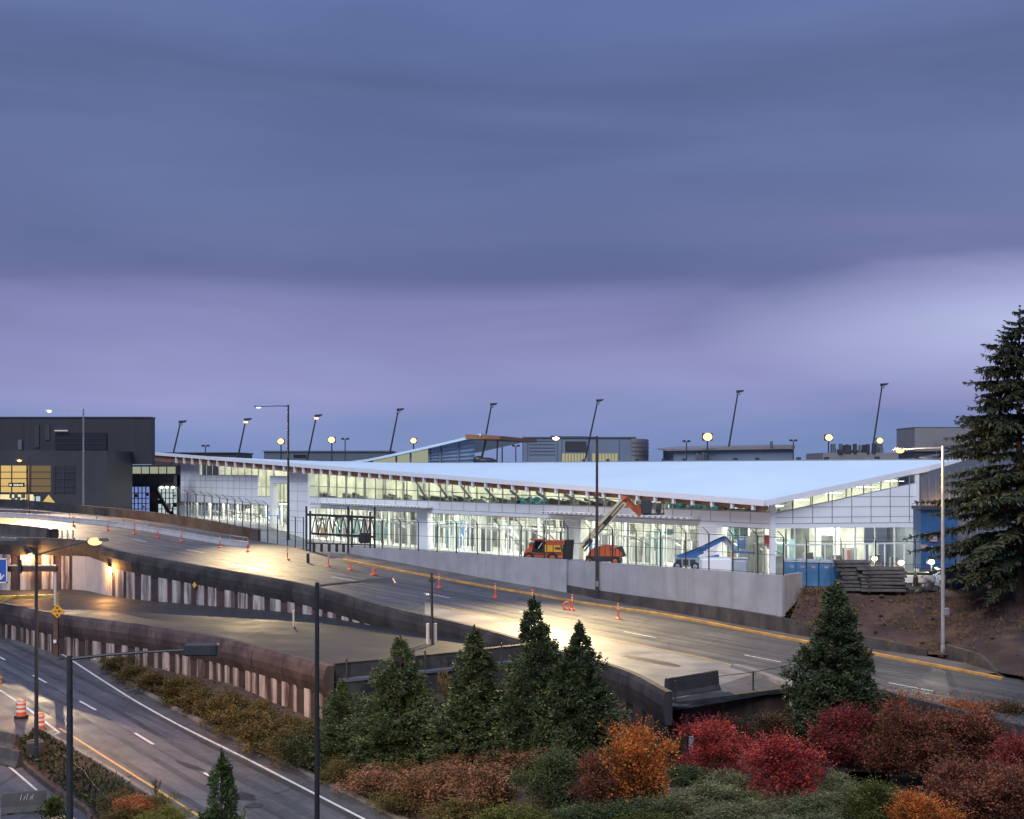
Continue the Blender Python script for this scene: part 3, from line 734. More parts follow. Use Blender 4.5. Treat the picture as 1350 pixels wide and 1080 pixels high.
# median planting bed at the lower left, with its curbs
bed_r = G([(50,966),(63,971),(96,991),(141,1017),(185,1045),(239,1080)], zF); bed_r.append(bed_r[-1]+dR*14)
bed_l = G([(20,985),(28,1006),(65,1039),(104,1065),(118,1080)], zF); bed_l.append(bed_l[-1]+Vector((1.2,-4,0)))
br = curve(bed_r, 40); bl = curve(bed_l, 40)
bed = sheet('median_bed', br, bl, 8, lambda x, y: zF(x, y)+.16+.12*noise.noise(Vector((x*.6,y*.6,1))), M['soil'])
for L, lab in ((br, 'grey curb between the freeway shoulder and the brown median bed'), (bl, 'rusty brown curb between the median bed and the side road')):
    cz = flat(L, zF); m = MB(); m.sweep(cz, [(-.1,-.1),(-.1,.26),(.1,.26),(.12,-.1)], sides(cz))
    tag(m.build('curb', M['curbgrey'] if L is br else M['board'], org=cz[20]), lab, 'curb')
# ------------------------------------------------------------------ glass terminal
def fp(t, o, z): v = bxA + bd*t + bn*o; return Vector((v.x, v.y, z))
def tpx(px):
    k = (px-CX)/F; return (k*bxA.y-bxA.x)/(bd.x-k*bd.y)
ZB, ZH, ZC = 4.2, 9.7, 11.4            # apron, underside of the white band, top of the band
E0 = P(1008, 662, 129); E1 = P(200, 597, 250)
RG0 = P(1273, 606, 137); RG1 = Vector((-36.0, 238.0, RG0.z))
def eave(u): return E0.lerp(E1, u)
def ridge(u): return RG0.lerp(RG1, u)
def zeave(t):          # height of the eave opposite the point t along the facade
    return E0.z + (E1.z-E0.z)*((fp(t,0,0)-E0).to_2d().dot((E1-E0).to_2d())/(E1-E0).to_2d().length_squared)
term = thing('airport_terminal', 'long white glass fronted terminal with sloping pale blue roof, lit up inside', 'terminal', fp(70, 0, ZB))
m = MB(); nu, nv = 60, 10; vs = []
for i in range(nu+1):
    for j in range(nv+1):
        a = eave(i/nu).lerp(ridge(i/nu), j/nv); vs.append(a)
for i in range(nu+1):
    for j in range(nv+1):
        a = eave(i/nu).lerp(ridge(i/nu), j/nv); vs.append(a-Vector((0,0,.30)))
kk = nv+1; off = (nu+1)*kk; fs = []
for i in range(nu):
    for j in range(nv):
        fs.append([i*kk+j, (i+1)*kk+j, (i+1)*kk+j+1, i*kk+j+1])
        fs.append([off+i*kk+j, off+i*kk+j+1, off+(i+1)*kk+j+1, off+(i+1)*kk+j])
for i in range(nu): fs.append([i*kk+nv, (i+1)*kk+nv, off+(i+1)*kk+nv, off+i*kk+nv])
m.add(vs, fs); m.build('roof', M['roof'], term)
m = MB(); m.beam(E0+Vector((0,0,-.12)), E1+Vector((0,0,-.12)), .22, .62); m.build('fascia', M['fascia'], term)
m = MB(); m.beam(E0+Vector((.12,0,-.12)), RG0+Vector((0,0,-.12)), .22, .62); m.build('fascia', M['fascia'], term)
m = MB(); m.beam(RG0+Vector((0,.0,.02)), RG1+Vector((0,0,.02)), .25, .22); m.build('ridge_cap', M['seam'], term)
# soffit under the eave and the vertical timber board behind the fascia
m = MB(); nseg = 50
for i in range(nseg):
    ua, ub = i/nseg, (i+1)/nseg
    a, b = eave(ua), eave(ub)
    ha, hb = .55+.75*ua, .55+.75*ub
    oa, ob = bn*-.45, bn*-.45
    A = a+oa-Vector((0,0,.32)); B = b+ob-Vector((0,0,.32))
    m.hexa([A-Vector((0,0,ha))+oa*.4, B-Vector((0,0,hb))+ob*.4, B-Vector((0,0,hb)), A-Vector((0,0,ha)), A+oa*.4, B+ob*.4, B, A])
m.build('timber_board', M['soffit'], term)
BAY = 97.8/34
rng = random.Random(3)
nraf = 0; proto = None
t = .9
while t < 149:
    u = ((fp(t,0,0)-E0).to_2d().dot((E1-E0).to_2d())/(E1-E0).to_2d().length_squared)
    p = eave(u); h = .62+.75*u
    m = MB(); a = p - bn*.18 - Vector((0,0,.34)); b = a - Vector((0,0,h))
    m.beam(a, b, .30, .42, up=bn); m.build('rafter_end', M['fascia'], term)
    t += BAY*(1.0 if t < 97 else 1.25); nraf += 1
# upper glazing: one window per bay, each a grey frame with a pane
def window(t0, t1, z0, za, zb, frame, pane, o=0.0, transom=None, wdt=.12, extra=()):
    m = MB(); d = .16
    m.beam(fp(t0,o,z0), fp(t0,o,za), wdt, d, up=bn)
    m.beam(fp(t0+wdt/2,o,z0+wdt/2), fp(t1-wdt/2,o,z0+wdt/2), d, wdt)
    m.beam(fp(t0+wdt/2,o,za-wdt/2), fp(t1-wdt/2,o,zb-wdt/2), d, wdt)
    for z in (transom or ()): m.beam(fp(t0+wdt/2,o,z), fp(t1-wdt/2,o,z), d*.9, wdt*.9)
    for tt in extra: m.beam(fp(tt,o,z0+wdt), fp(tt,o,za-wdt), wdt*.9, d*.9, up=bn)
    f = m.build('window', frame, term)
    m = MB(); m.quad(fp(t0+.02,o-.02,z0+.02), fp(t0+.02,o-.02,za-.02), fp(t1-.02,o-.02,zb-.02), fp(t1-.02,o-.02,z0+.02)); m.build('pane', pane, f)
    return f
def ztop(t): return zeave(t) - .42 + .02*t/97
for i in range(34):
    t0, t1 = i*BAY+.35*(i == 0), (i+1)*BAY
    window(t0, t1, ZC, ztop(t0), ztop(t1), M['mull'], M['glass'], transom=[ZC+.75+.012*t0])
# white band with seams, header and canopies
m = MB(); m.hexa([fp(0,-.3,ZH), fp(97.8,-.3,ZH), fp(97.8,.12,ZH), fp(0,.12,ZH), fp(0,-.3,ZC), fp(97.8,-.3,ZC), fp(97.8,.12,ZC), fp(0,.12,ZC)]); m.build('spandrel_band', M['white'], term)
m = MB()
for i in range(1, 34): m.beam(fp(i*BAY,.13,ZH+.55), fp(i*BAY,.13,ZC-.04), .07, .03, up=bn)
m.beam(fp(0,.13,ZH+.50), fp(97.8,.13,ZH+.50), .03, .06)
m.build('band_seam', M['seam'], term)
for ta, tb in ((tpx(925), tpx(727)), (tpx(572), tpx(425))):
    m = MB(); z = ZH+.75
    m.hexa([fp(ta,.14,z), fp(tb,.14,z), fp(tb,2.3,z), fp(ta,2.3,z), fp(ta,.14,z+.22), fp(tb,.14,z+.22), fp(tb,2.3,z+.22), fp(ta,2.3,z+.22)])
    m.cur = 1; n = int((tb-ta)/.9)
    for i in range(n): m.beam(fp(ta+.4+i*.9,2.26,z+.11), fp(ta+.75+i*.9,2.26,z+.11), .16, .18)
    m.build('canopy', [M['mullw'], M['seam']], term)
# ground floor shopfront
piers = [(7.5, 10.2), (30.0, 33.0), (63.2, 66.0)]
for i in range(40):
    t0 = i*2.45+.35*(i == 0); t1 = (i+1)*2.45
    if any(a-.6 < t0 and t1 < b+.6 for a, b in piers) or t1 > 98.2: continue
    k = rng.random()
    fr = M['mullw'] if (10 < t0 < 30 or 44 < t0 < 62) else M['mull']
    window(t0, t1, ZB, ZH, ZH, fr, M['glass'], o=-.35, transom=[ZB+3.7], wdt=.14 if fr is M['mullw'] else .11, extra=[(t0+t1)/2] if k < .75 else ())
for a, b in piers:
    m = MB(); m.hexa([fp(a,-.6,ZB), fp(b,-.6,ZB), fp(b,.35,ZB), fp(a,.35,ZB), fp(a,-.6,ZH-.01), fp(b,-.6,ZH-.01), fp(b,.35,ZH-.01), fp(a,.35,ZH-.01)])
    m.build('pier', M['white'] if a != 30.0 else M['inwall'], term)
# pier beside the band, recessed tall slot window and white left block
TP0, TP1 = 97.8, tpx(383)
m = MB(); m.hexa([fp(TP0,-1,ZB), fp(TP1,-1,ZB), fp(TP1,.5,ZB), fp(TP0,.5,ZB), fp(TP0,-1,zeave(TP0)-.6), fp(TP1,-1,zeave(TP1)-.6), fp(TP1,.5,zeave(TP1)-.6), fp(TP0,.5,zeave(TP0)-.6)])
pr = m.build('pier', M['white'], term)
m = MB()
for z in (7.3, 9.0, 10.7, 12.4, 14.1): m.beam(fp(TP0+.05,.51,z), fp(TP1-.05,.51,z), .03, .05)
m.beam(fp((TP0+TP1)/2,.51,ZB), fp((TP0+TP1)/2,.51,14.6), .05, .03, up=bn)
m.build('panel_seam', M['seam'], pr)
TS0, TS1 = TP1, tpx(361)
zt_ = 15.0
m = MB()
m.hexa([fp(TS0,-.4,zt_-1.3), fp(TS1,-.4,zt_-1.3), fp(TS1,.75,zt_-1.3), fp(TS0,.75,zt_-1.3), fp(TS0,-.4,zt_), fp(TS1,-.4,zt_), fp(TS1,.75,zt_), fp(TS0,.75,zt_)])
m.hexa([fp(TS1-.9,-.4,ZB), fp(TS1,-.4,ZB), fp(TS1,.75,ZB), fp(TS1-.9,.75,ZB), fp(TS1-.9,-.4,zt_-1.31), fp(TS1,-.4,zt_-1.31), fp(TS1,.75,zt_-1.31), fp(TS1-.9,.75,zt_-1.31)])
m.build('portal_frame', M['white'], term)
window(TS0, TS1-.9, ZB, zt_-1.3, zt_-1.3, M['mull'], M['glass'], o=-.2, extra=[TS0+1.3, TS0+2.7, TS0+4.0], transom=[9.5])
TL0, TL1 = TS1, 149.3
TW = tpx(341)
def wl(a, b, z0, za, zb, mat=M['white'], name='wall', o0=-.4, o1=.15):
    m = MB(); m.hexa([fp(a,o0,z0), fp(b,o0,z0), fp(b,o1,z0), fp(a,o1,z0), fp(a,o0,za), fp(b,o0,zb), fp(b,o1,zb), fp(a,o1,za)]); return m.build(name, mat, term)
def ze2(t): return zeave(t)-.35
wl(TL0, TW, ZH, 11.2, 11.2)
window(TL0, (TL0+TW)/2, 11.2, ztop(TL0), ztop(TL0), M['mull'], M['glass'], transom=[13.0])
window((TL0+TW)/2, TW, 11.2, ztop(TW), ztop(TW), M['mull'], M['glass'], transom=[13.0])
TE = tpx(264)
lw_ = wl(TW, TE, ZH, 15.0, 15.0)
wl(TE, TL1, ZH, ze2(TE), ze2(TL1)-.2)
n = 9
for i in range(n):
    a = TW+(TE-TW)*i/n; b = TW+(TE-TW)*(i+1)/n
    window(a, b, 15.0, ztop(a), ztop(b), M['mull'], M['glass'], wdt=.1)
m = MB()
for i in range(1, 14): 
    t = TW+(TL1-TW)*i/14; m.beam(fp(t,.16,ZH+.5), fp(t,.16,15.0), .07, .03, up=bn)
for z in (11.1, 12.6, 14.0): m.beam(fp(TW,.16,z), fp(TL1,.16,z), .03, .05)
m.build('panel_seam', M['seam'], lw_)
n = 13
for i in range(n):
    a = TL0+(TL1-TL0)*i/n; b = TL0+(TL1-TL0)*(i+1)/n
    window(a, b, ZB, ZH, ZH, M['mull'], M['glass'], o=-.3, transom=[ZB+3.7], extra=[(a+b)/2])
# gable wall on the right
GR = Vector((44.7, 134.5, 0)); gd_ = (GR-bxA); GL = gd_.length; gd_.normalize(); gn = Vector((gd_.y, -gd_.x, 0))
def gp(s_, o, z): v = bxA + gd_*s_ + gn*o; return Vector((v.x, v.y, z))
def zrake(s_):
    return E0.z + (RG0.z-E0.z)*((gp(s_,0,0)-E0).to_2d().dot((RG0-E0).to_2d())/(RG0-E0).to_2d().length_squared)
def zgw(s_): return 11.25 + (14.55-11.25)*s_/GL
m = MB(); m.hexa([gp(.2,-.4,ZH), gp(GL,-.4,ZH), gp(GL,.12,ZH), gp(.2,.12,ZH), gp(.2,-.4,zgw(.2)), gp(GL,-.4,zgw(GL)), gp(GL,.12,zgw(GL)), gp(.2,.12,zgw(.2))])
gw = m.build('gable_wall', M['white'], term)
m = MB()
ng = 7
for i in range(1, ng+1): m.beam(gp(GL*i/(ng+.35),.13,ZH+.55), gp(GL*i/(ng+.35),.13,zrake(GL*i/(ng+.35))-.5), .09, .04, up=gn)
for z in (10.9, 12.0, 13.1):
    s0 = max(.3, (z-11.25)/(14.55-11.25)*GL); m.beam(gp(s0,.13,z), gp(GL,.13,z), .03, .05)
m.beam(gp(.2,.13,ZH+.52), gp(GL,.13,ZH+.52), .03, .06)
m.build('panel_seam', M['seam'], gw)
for i in range(8):
    a = .3+(GL-.3)*i/8; b = .3+(GL-.3)*(i+1)/8; m = MB()
    m.beam(gp(a,0,zgw(a)), gp(a,0,zrake(a)-.35), .1, .14, up=gn); m.beam(gp(a,0,zrake(a)-.4), gp(b,0,zrake(b)-.4), .14, .1); m.beam(gp(a,0,zgw(a)+.05), gp(b,0,zgw(b)+.05), .14, .1)
    f = m.build('window', M['mull'], term); m = MB()
    m.quad(gp(a,-.03,zgw(a)), gp(a,-.03,zrake(a)-.35), gp(b,-.03,zrake(b)-.35), gp(b,-.03,zgw(b))); m.build('pane', M['glass'] if 0 < i < 7 else M['dglass'], f)
for i in range(7):
    a = .35+(GL-.35)*i/7; b = .35+(GL-.35)*(i+1)/7; m = MB(); z1 = ZH; o = -.25
    m.beam(gp(a,o,ZB), gp(a,o,z1), .13, .15, up=gn); m.beam(gp(a+.07,o,ZB+3.7), gp(b-.07,o,ZB+3.7), .15, .14); m.beam(gp(a+.07,o,ZB+.1), gp(b-.07,o,ZB+.1), .15, .14)
    m.beam(gp((a+b)/2,o,ZB+.2), gp((a+b)/2,o,ZB+3.62), .1, .12, up=gn)
    f = m.build('window', M['mullw'], term); m = MB()
    m.quad(gp(a,o-.03,ZB), gp(a,o-.03,z1), gp(b,o-.03,z1), gp(b,o-.03,ZB)); m.build('pane', M['glass'], f)
m = MB(); m.beam(gp(0,.05,ZB), gp(0,.05,zrake(0)-.3), .5, .5, up=gn); m.build('corner_post', M['white'], term)
m = MB(); m.beam(gp(GL+.12,.1,ZB), gp(GL+.12,.1,zrake(GL)-.45), .3, .5, up=gn); m.build('corner_post', M['white'], term)
# grey return wing behind the right end
m = MB(); a = gp(GL+.28,-.6,0); b = a+Vector((13,1.5,0)); dn = Vector((.3,11,0))
m.hexa([a+Vector((0,0,ZB)), b+Vector((0,0,ZB)), b+dn+Vector((0,0,ZB)), a+dn+Vector((0,0,ZB)), a+Vector((0,0,zrake(GL)-.5)), b+Vector((0,0,19.0)), b+dn+Vector((0,0,19)), a+dn+Vector((0,0,17))])
wing = m.build('side_wing', M['bg2'], term)
m = MB()
for i in range(1, 16): m.beam(a+(b-a)*(i/16)+Vector((0,-.02,ZB+4)), a+(b-a)*(i/16)+Vector((0,-.02,15+3*i/16)), .05, .04, up=(0,1,0))
m.build('cladding_seam', M['seam'], wing)
# interior: floors, back walls, columns, fit-out and ceiling lamps
DEP = -13.0
ia, ib = .8, 148.6
def ibox(a, b, o0, o1, z0, z1, mat, name):
    m = MB(); m.hexa([fp(a,o0,z0), fp(b,o0,z0), fp(b,o1,z0), fp(a,o1,z0), fp(a,o0,z1), fp(b,o0,z1), fp(b,o1,z1), fp(a,o1,z1)]); return m.build(name, mat, term)
ibox(ia, ib, DEP, -.5, ZB-.1, ZB+.03, M['infloor'], 'floor_slab')
ibox(ia, ib, DEP, -.45, ZH+.35, ZH+.75, M['inwall'], 'floor_slab')
ibox(ia, ib, DEP-.3, DEP-.01, ZB, ZH+.34, M['inwall'], 'interior_wall')
m = MB()
m.hexa([fp(ia,DEP+4.7,ZH+.76), fp(ib,DEP+4.7,ZH+.76), fp(ib,DEP+5,ZH+.76), fp(ia,DEP+5,ZH+.76), fp(ia,DEP+4.7,zeave(ia)+.9), fp(ib,DEP+4.7,zeave(ib)-.6), fp(ib,DEP+5,zeave(ib)-.6), fp(ia,DEP+5,zeave(ia)+.9)])
m.build('interior_wall', M['inwall'], term)
def gbox(a, b, o0, o1, z0, z1, mat, name, zb1=None):
    m = MB(); z1b = z1 if zb1 is None else zb1
    m.hexa([gp(a,o0,z0), gp(b,o0,z0), gp(b,o1,z0), gp(a,o1,z0), gp(a,o0,z1), gp(b,o0,z1b), gp(b,o1,z1b), gp(a,o1,z1)]); return m.build(name, mat, term)
gbox(8.5, GL-.3, -11, -.45, ZB-.1, ZB+.035, M['infloor'], 'floor_slab')
gbox(8.5, GL-.3, -11, -.42, ZH+.35, ZH+.75, M['inwall'], 'floor_slab')
gbox(5, GL-.3, -11.3, -11.01, ZB, ZH+.34, M['inwall'], 'interior_wall')
gbox(.8, GL-.3, -3.6, -3.3, ZH+.76, 11.6, M['inwall'], 'interior_wall', 16.2)
for s_ in (9.5, 12.5, 15.5): gbox(s_-.6, s_+.6, -9, -1.5, ZH+.22, ZH+.28, M['ceil'], 'ceiling_lamp')
for s_ in (4, 8, 12, 15.5): gbox(s_-.9, s_+.9, -2.4, -1.4, zrake(s_)-.95, zrake(s_)-.9, M['ceilup'], 'ceiling_lamp')
for s_, w_, h_, o_, mt_ in ((9,1.2,2.2,-4,'indark'),(10.6,.8,1.6,-2.5,'ingrey'),(12,1.6,2.8,-7,'indark'),(13.9,.7,1.3,-3,'inred'),(14.8,1.0,3.3,-6,'ingrey'),(16,.8,1.9,-3.5,'indark'),(9.6,.5,3.0,-1.6,'sticker'),(11.2,1.8,1.0,-1.4,'ingrey'),(13.1,.5,2.4,-1.5,'indark'),(15.3,1.2,1.2,-1.3,'sticker'),(1.2,1.2,2.4,-2.0,'ingrey'),(6.8,.9,1.5,-1.8,'sticker'),(3,1.4,1.9,-5,'ingrey'),(5.4,1.0,2.6,-3.4,'indark')):
    gbox(s_, s_+w_, o_-.5, o_, ZB+.04, ZB+h_, M[mt_], 'partition')
nL = 25
for i in range(nL):
    t = 2.5+i*144/(nL-1)
    m = MB(); z = ZH+.22; a, b = t-.9, t+.9
    m.hexa([fp(a,-9,z), fp(b,-9,z), fp(b,-1.6,z), fp(a,-1.6,z), fp(a,-9,z+.06), fp(b,-9,z+.06), fp(b,-1.6,z+.06), fp(a,-1.6,z+.06)])
    m.build('ceiling_lamp', M['ceil'], term)
    m = MB(); z = zeave(t)-.75; 
    m.hexa([fp(a,-6,z), fp(b,-6,z), fp(b,-2.2,z), fp(a,-2.2,z), fp(a,-6,z+.06), fp(b,-6,z+.06), fp(b,-2.2,z+.06), fp(a,-2.2,z+.06)])
    m.build('ceiling_lamp', M['ceilup'], term)
cols = [i*5.75+2.9 for i in range(26)]
for t in cols:
    m = MB(); m.tube(fp(t,-2.4,ZB+.03), fp(t,-2.4,ZH+.34), .24, n=12); m.build('column', M['inwall'], term)
fit = [M['indark'], M['ingrey'], M['indark'], M['ingrey'], M['inblue'], M['indark'], M['inteal'], M['inbrown']]
t = 2.0
while t < 146:
    wdt = rng.uniform(.7, 3.2); h = rng.uniform(1.4, 4.4); d0 = rng.uniform(-12.5, -3.5); mt = rng.choice(fit)
    if mt is M['inblue'] and rng.random() < .6: mt = M['infloor']
    ibox(t, t+wdt, d0-rng.uniform(.4,1.5), d0, ZB+.04, ZB+h, mt, 'partition'); t += wdt*rng.uniform(.6,1.5)+.15
    if sum(1 for c in term.children if c.name.startswith('partition')) > 88: break
t = 1.5; nbay = 0
while t < 145:          # darker bays, openings and frames along the rear wall of the hall
    wdt = rng.uniform(.9, 3.0); k = rng.random(); h = rng.uniform(2.4, 5.2)
    ibox(t, t+wdt, DEP+.02, DEP+rng.uniform(.3,3.5), ZB+.04, ZB+h, M['indark'] if k < .38 else M['ingrey'] if k < .66 else M['inteal'] if k < .85 else M['inbrown'], 'interior_bay'); nbay += 1
    t += wdt+rng.uniform(.5, 2.4)
for o_, nm, mt, n_ in ((-5.5,'inner_screen','mullw',44),(-3.6,'inner_screen','indark',36)):
    m = MB()
    for i in range(n_):
        t = 1.5+i*145/n_+rng.uniform(-.7,.7)
        m.beam(fp(t,o_,ZB+.04), fp(t,o_,ZB+rng.choice((3.6,5.3))), .16, .16, up=bn)
        if i < n_-1 and rng.random() < .6: m.beam(fp(t,o_,ZB+rng.choice((1.1,2.4,3.6))), fp(t+145/n_,o_,ZB+3.6), .12, .16)
    m.build(nm, M[mt], term)
m = MB()
for i in range(150):
    t = rng.uniform(2, 146); o = rng.uniform(-10,-1.5)
    if rng.random() < .5: m.cur = 0; m.beam(fp(t,o,ZB+3.0+rng.uniform(0,.8)), fp(t+rng.uniform(1,5),o,ZB+3.2+rng.uniform(0,.6)), .12, .25)
    else: m.cur = 1; m.tube(fp(t,o,ZB+.04), fp(t,o,ZB+rng.uniform(1.2,3.6)), .09, n=6)
m.build('pipework', [M['ingrey'], M['mullw']], term)
for t, o, mt in ((tpx(548), -.9, M['inblue']), (tpx(735), -2.2, M['inred']), (tpx(1005), -1.2, M['inred'])):
    m = MB(); z = 8.2 if mt is M['inred'] else 6.6
    m.hexa([fp(t-.7,o-.15,z-.5), fp(t+.7,o-.15,z-.5), fp(t+.7,o,z-.5), fp(t-.7,o,z-.5), fp(t-.7,o-.15,z+.7), fp(t+.7,o-.15,z+.7), fp(t+.7,o,z+.7), fp(t-.7,o,z+.7)]); m.build('notice_panel', mt, term)
# clutter on the upper floor behind the glass: dark equipment, steel struts and turquoise sheeting
m = MB()
for i in range(140):
    t = rng.uniform(1.5, 97); wdt = rng.uniform(.5, 2.6)
    if 68 < t and rng.random() < .35: continue
    h = rng.uniform(.25, 1.0); o = rng.uniform(-3.2, -1.0)
    m.cur = 0 if rng.random() < .7 else 1
    m.hexa([fp(t,o-.5,ZH+.76), fp(t+wdt,o-.5,ZH+.76), fp(t+wdt,o,ZH+.76), fp(t,o,ZH+.76), fp(t,o-.5,ZC+h*.7), fp(t+wdt,o-.5,ZC+h), fp(t+wdt,o,ZC+h), fp(t,o,ZC+h*.7)])
m.build('floor_equipment', [M['indark'], M['ingrey']], term)
m = MB()
for i in range(18):
    t = 1.5+i*5.6; u = t
    top = zeave(t)-.9
    m.beam(fp(t,-3.0,ZC-.6), fp(t,-3.0,top), .28, .28, up=bn)
    if 24 < t < 72:
        m.beam(fp(t,-1.6,top-.5), fp(t-2.4,-1.6,ZC+.6), .35, .4); m.beam(fp(t-2.4,-1.6,ZC+.6), fp(t-.4,-1.6,ZC+.5), .35, .3)
m.build('steel_strut', M['ingrey'], term)
for ta, tb in ((tpx(712), tpx(676)), (tpx(905), tpx(872)), (tpx(936), tpx(905))):
    m = MB(); n = 14; vs = []
    for i in range(n+1):
        t = ta+(tb-ta)*i/n
        for j in range(5):
            z = ZC-.2+j*.28+.16*math.sin(i*1.7)*(j/4); vs.append(fp(t, -1.0-.25*math.sin(i*1.3+j)-.2*rng.random(), z))
    m.add(vs, [[i*5+j, i*5+j+1, (i+1)*5+j+1, (i+1)*5+j] for i in range(n) for j in range(4)]); m.build('plastic_sheet', M['turq'], term)
# raised roof lantern behind the ridge
L0_ = P(470, 611, 236); L1_ = P(632, 611, 212)
Lt0 = P(470, 604.5, 236); Lt1 = P(634, 571.5, 211)
bk = Vector((7, 26, 0))
m = MB()
ra = P(350, 606.5, 262)
vs = []; n = 12
for i in range(n+1):
    u = i/n
    if u < .45: p = ra.lerp(Lt0, u/.45)
    else: p = Lt0.lerp(Lt1, (u-.45)/.55)
    p = p + Vector((0,0,-.55*math.sin(math.pi*u)))
    vs += [p, p+bk+Vector((0,0,-.6)), p+bk+Vector((0,0,-1.1)), p-Vector((0,0,.45))]
m.add(vs, [[i*4+j, i*4+4+j, i*4+4+(j+1)%4, i*4+(j+1)%4] for i in range(n) for j in range(4)] + [[0,1,2,3], [n*4+3, n*4+2, n*4+1, n*4]])
lant = m.build('raised_roof', M['roof'], term)
def lp(u, dz): a = L0_.lerp(L1_, u); b = Lt0.lerp(Lt1, u); return Vector((a.x, a.y, a.z+(b.z-.6-a.z)*dz))+Vector((.3,1.0,0))
us = [.12, .33, .45, .60, .69, .83, .95]
mt = [M['glass'], M['glass'], M['glass'], M['bgblue'], M['bgblue'], M['bgblue']]
for i in range(6):
    m = MB(); a, b = us[i], us[i+1]
    m.beam(lp(a,0), lp(a,1), .35, .3, up=(0,1,0)); m.beam(lp(a,.97), lp(b,.97), .3, .25)
    if i >= 3:
        for k in range(1, 6): m.beam(lp(a,k/6), lp(b,k/6), .12, .10)
    f = m.build('window', M['bg1'], term); m = MB()
    o = Vector((.05,.2,0)); m.quad(lp(a,0)+o, lp(a,1)+o, lp(b,1)+o, lp(b,0)+o); m.build('pane', M['officelit'] if i < 3 else M['bgblue'], f)
m = MB(); a = Lt1+Vector((.3,0,-.5)); m.hexa([a+Vector((-3,0,-.5)), a+Vector((3.0,.6,-.5)), a+Vector((3.0,.6,-.5))+bk, a+Vector((-3,0,-.5))+bk, a+Vector((-3,0,.35)), a+Vector((3.0,.6,.1)), a+Vector((3.0,.6,.1))+bk, a+Vector((-3,0,.35))+bk]); m.build('timber_soffit', M['soffit'], term)
m = MB(); a = P(634, 611, 213); m.beam(a, P(641, 577, 213), .35); m.beam(P(655,611,213), P(656,577,213), .25); m.build('canopy_column', M['steel_dark'], term)
m = MB(); a = P(640, 608.5, 212); m.ball(a, 2.0, 1.0, .7); m.ball(a+Vector((-1.2,.1,.2)), 1.0, .8, .8); m.build('roof_equipment', M['steel_dark'], term)
# small vents along the ridge
for px in (757, 800, 850, 893, 905, 925, 1000, 1030, 1085, 1120, 1180, 1225):
    u = ((px-1273)/(436-1273)); u = u*137/(137*u+238*(1-u)) if False else max(0, min(1, u*.75)); a = ridge(u); m = MB(); m.box(a+Vector((0,.6,.22)), (.5,.5,.45)); m.build('roof_vent', M['steel_dark'], term)
# ------------------------------------------------------------------ lamps
WARM = (1.0, .70, .36); CREAM = (1.0, .80, .50); ORNG = (1.0, .48, .14); GOLD = (1.0, .74, .38)
def street_lamp(label, base, ztop_, arms, pmat, r=.12, bulb=None, power=0, color=WARM, head='flat', group=None, armdrop=0.0):
    base = Vector(base); t = thing('street_lamp', label, 'street lamp', base, group)
    top = Vector((base.x, base.y, ztop_))
    m = MB(); m.lathe(base, [(r*1.9,0),(r*1.9,.08),(r*1.25,.12),(r*1.15,.7),(r,.75),(r*.7,top.z-base.z)], 14); m.build('pole', pmat, t, smooth=False)
    for a in arms:
        a = Vector(a); m = MB(); d = (a-top); L = d.length; dn = d.normalized()
        st = top - Vector((0,0,.12+armdrop))
        m.path([st, st.lerp(a, .35)+Vector((0,0,.05*L*.2)), st.lerp(a,.7)+Vector((0,0,.04*L*.2)), a], [r*.42, r*.36, r*.32, r*.3]); m.build('arm', pmat, t)
        hd = Vector((dn.x, dn.y, 0)).normalized(); sd_ = Vector((-hd.y, hd.x, 0)); m = MB()
        if head == 'flat':
            c = a + hd*.35
            m.hexa([c-hd*.5-sd_*.12-Vector((0,0,.07)), c+hd*.55-sd_*.2-Vector((0,0,.07)), c+hd*.55+sd_*.2-Vector((0,0,.07)), c-hd*.5+sd_*.12-Vector((0,0,.07)),
                    c-hd*.5-sd_*.08+Vector((0,0,.06)), c+hd*.45-sd_*.14+Vector((0,0,.10)), c+hd*.45+sd_*.14+Vector((0,0,.10)), c-hd*.5+sd_*.08+Vector((0,0,.06))])
        else:
            c = a + hd*.5; rz = math.atan2(hd.y, hd.x); m.box(c+Vector((0,0,.02)), (1.12,.42,.40), rz, .05)
        h = m.build('lamp_head', pmat, t)
        if bulb:
            m = MB(); m.ball(c-Vector((0,0,.13)), .30, .22, .17 if bulb is not M['bulb_dim'] else .08, 14, 8); m.build('bulb', bulb, h, smooth=True)
    return t
b = solve(110, 675, zU); D = b.y
t = street_lamp('tall grey street lamp with a bright white light in front of the dark building', b, P(110,539,D).z, [P(68,541,D)], M['steel'], .15, M['bulb_w'], group='street lamps along the upper road')
lamp(t, P(64.5,540,D)-Vector((0,.2,.5)), 44000, (1.0,.74,.46), .3, spot=112, blend=.25, aim=(-32,82,0))
b = solve(380, 712, zU); D = b.y
t = street_lamp('tall dark street lamp with a dim cool light beside the black gate', b, P(380,534,D).z, [P(345,536,D)], M['steel_dark'], .16, M['bulb_dim'], group='street lamps along the upper road')
lamp(t, P(338,540,D), 52000, GOLD, .3, spot=58, blend=1.0, aim=(-24,125,7.5))
b = solve(787, 791, zU)+Vector((0,0,.14)); D = b.y
t = street_lamp('tall dark street lamp with a bright warm light in front of the pale wall', b, P(787,575,D).z, [P(738,576,D)], M['steel_dark'], .15, M['bulb_w'], group='street lamps along the upper road')
m = MB(); m.box(b+Vector((0,-.18,1.3)), (.22,.16,.5)); m.build('junction_box', M['steel'], t)
lamp(t, P(731,577,D)-Vector((0,.2,.4)), 60000, GOLD, .3, spot=100, blend=1.0, aim=(4.5,85,3.5))
b = Vector(solve(1243, 866, zU)); b.z = zU(b.x, b.y)+.05; D = b.y
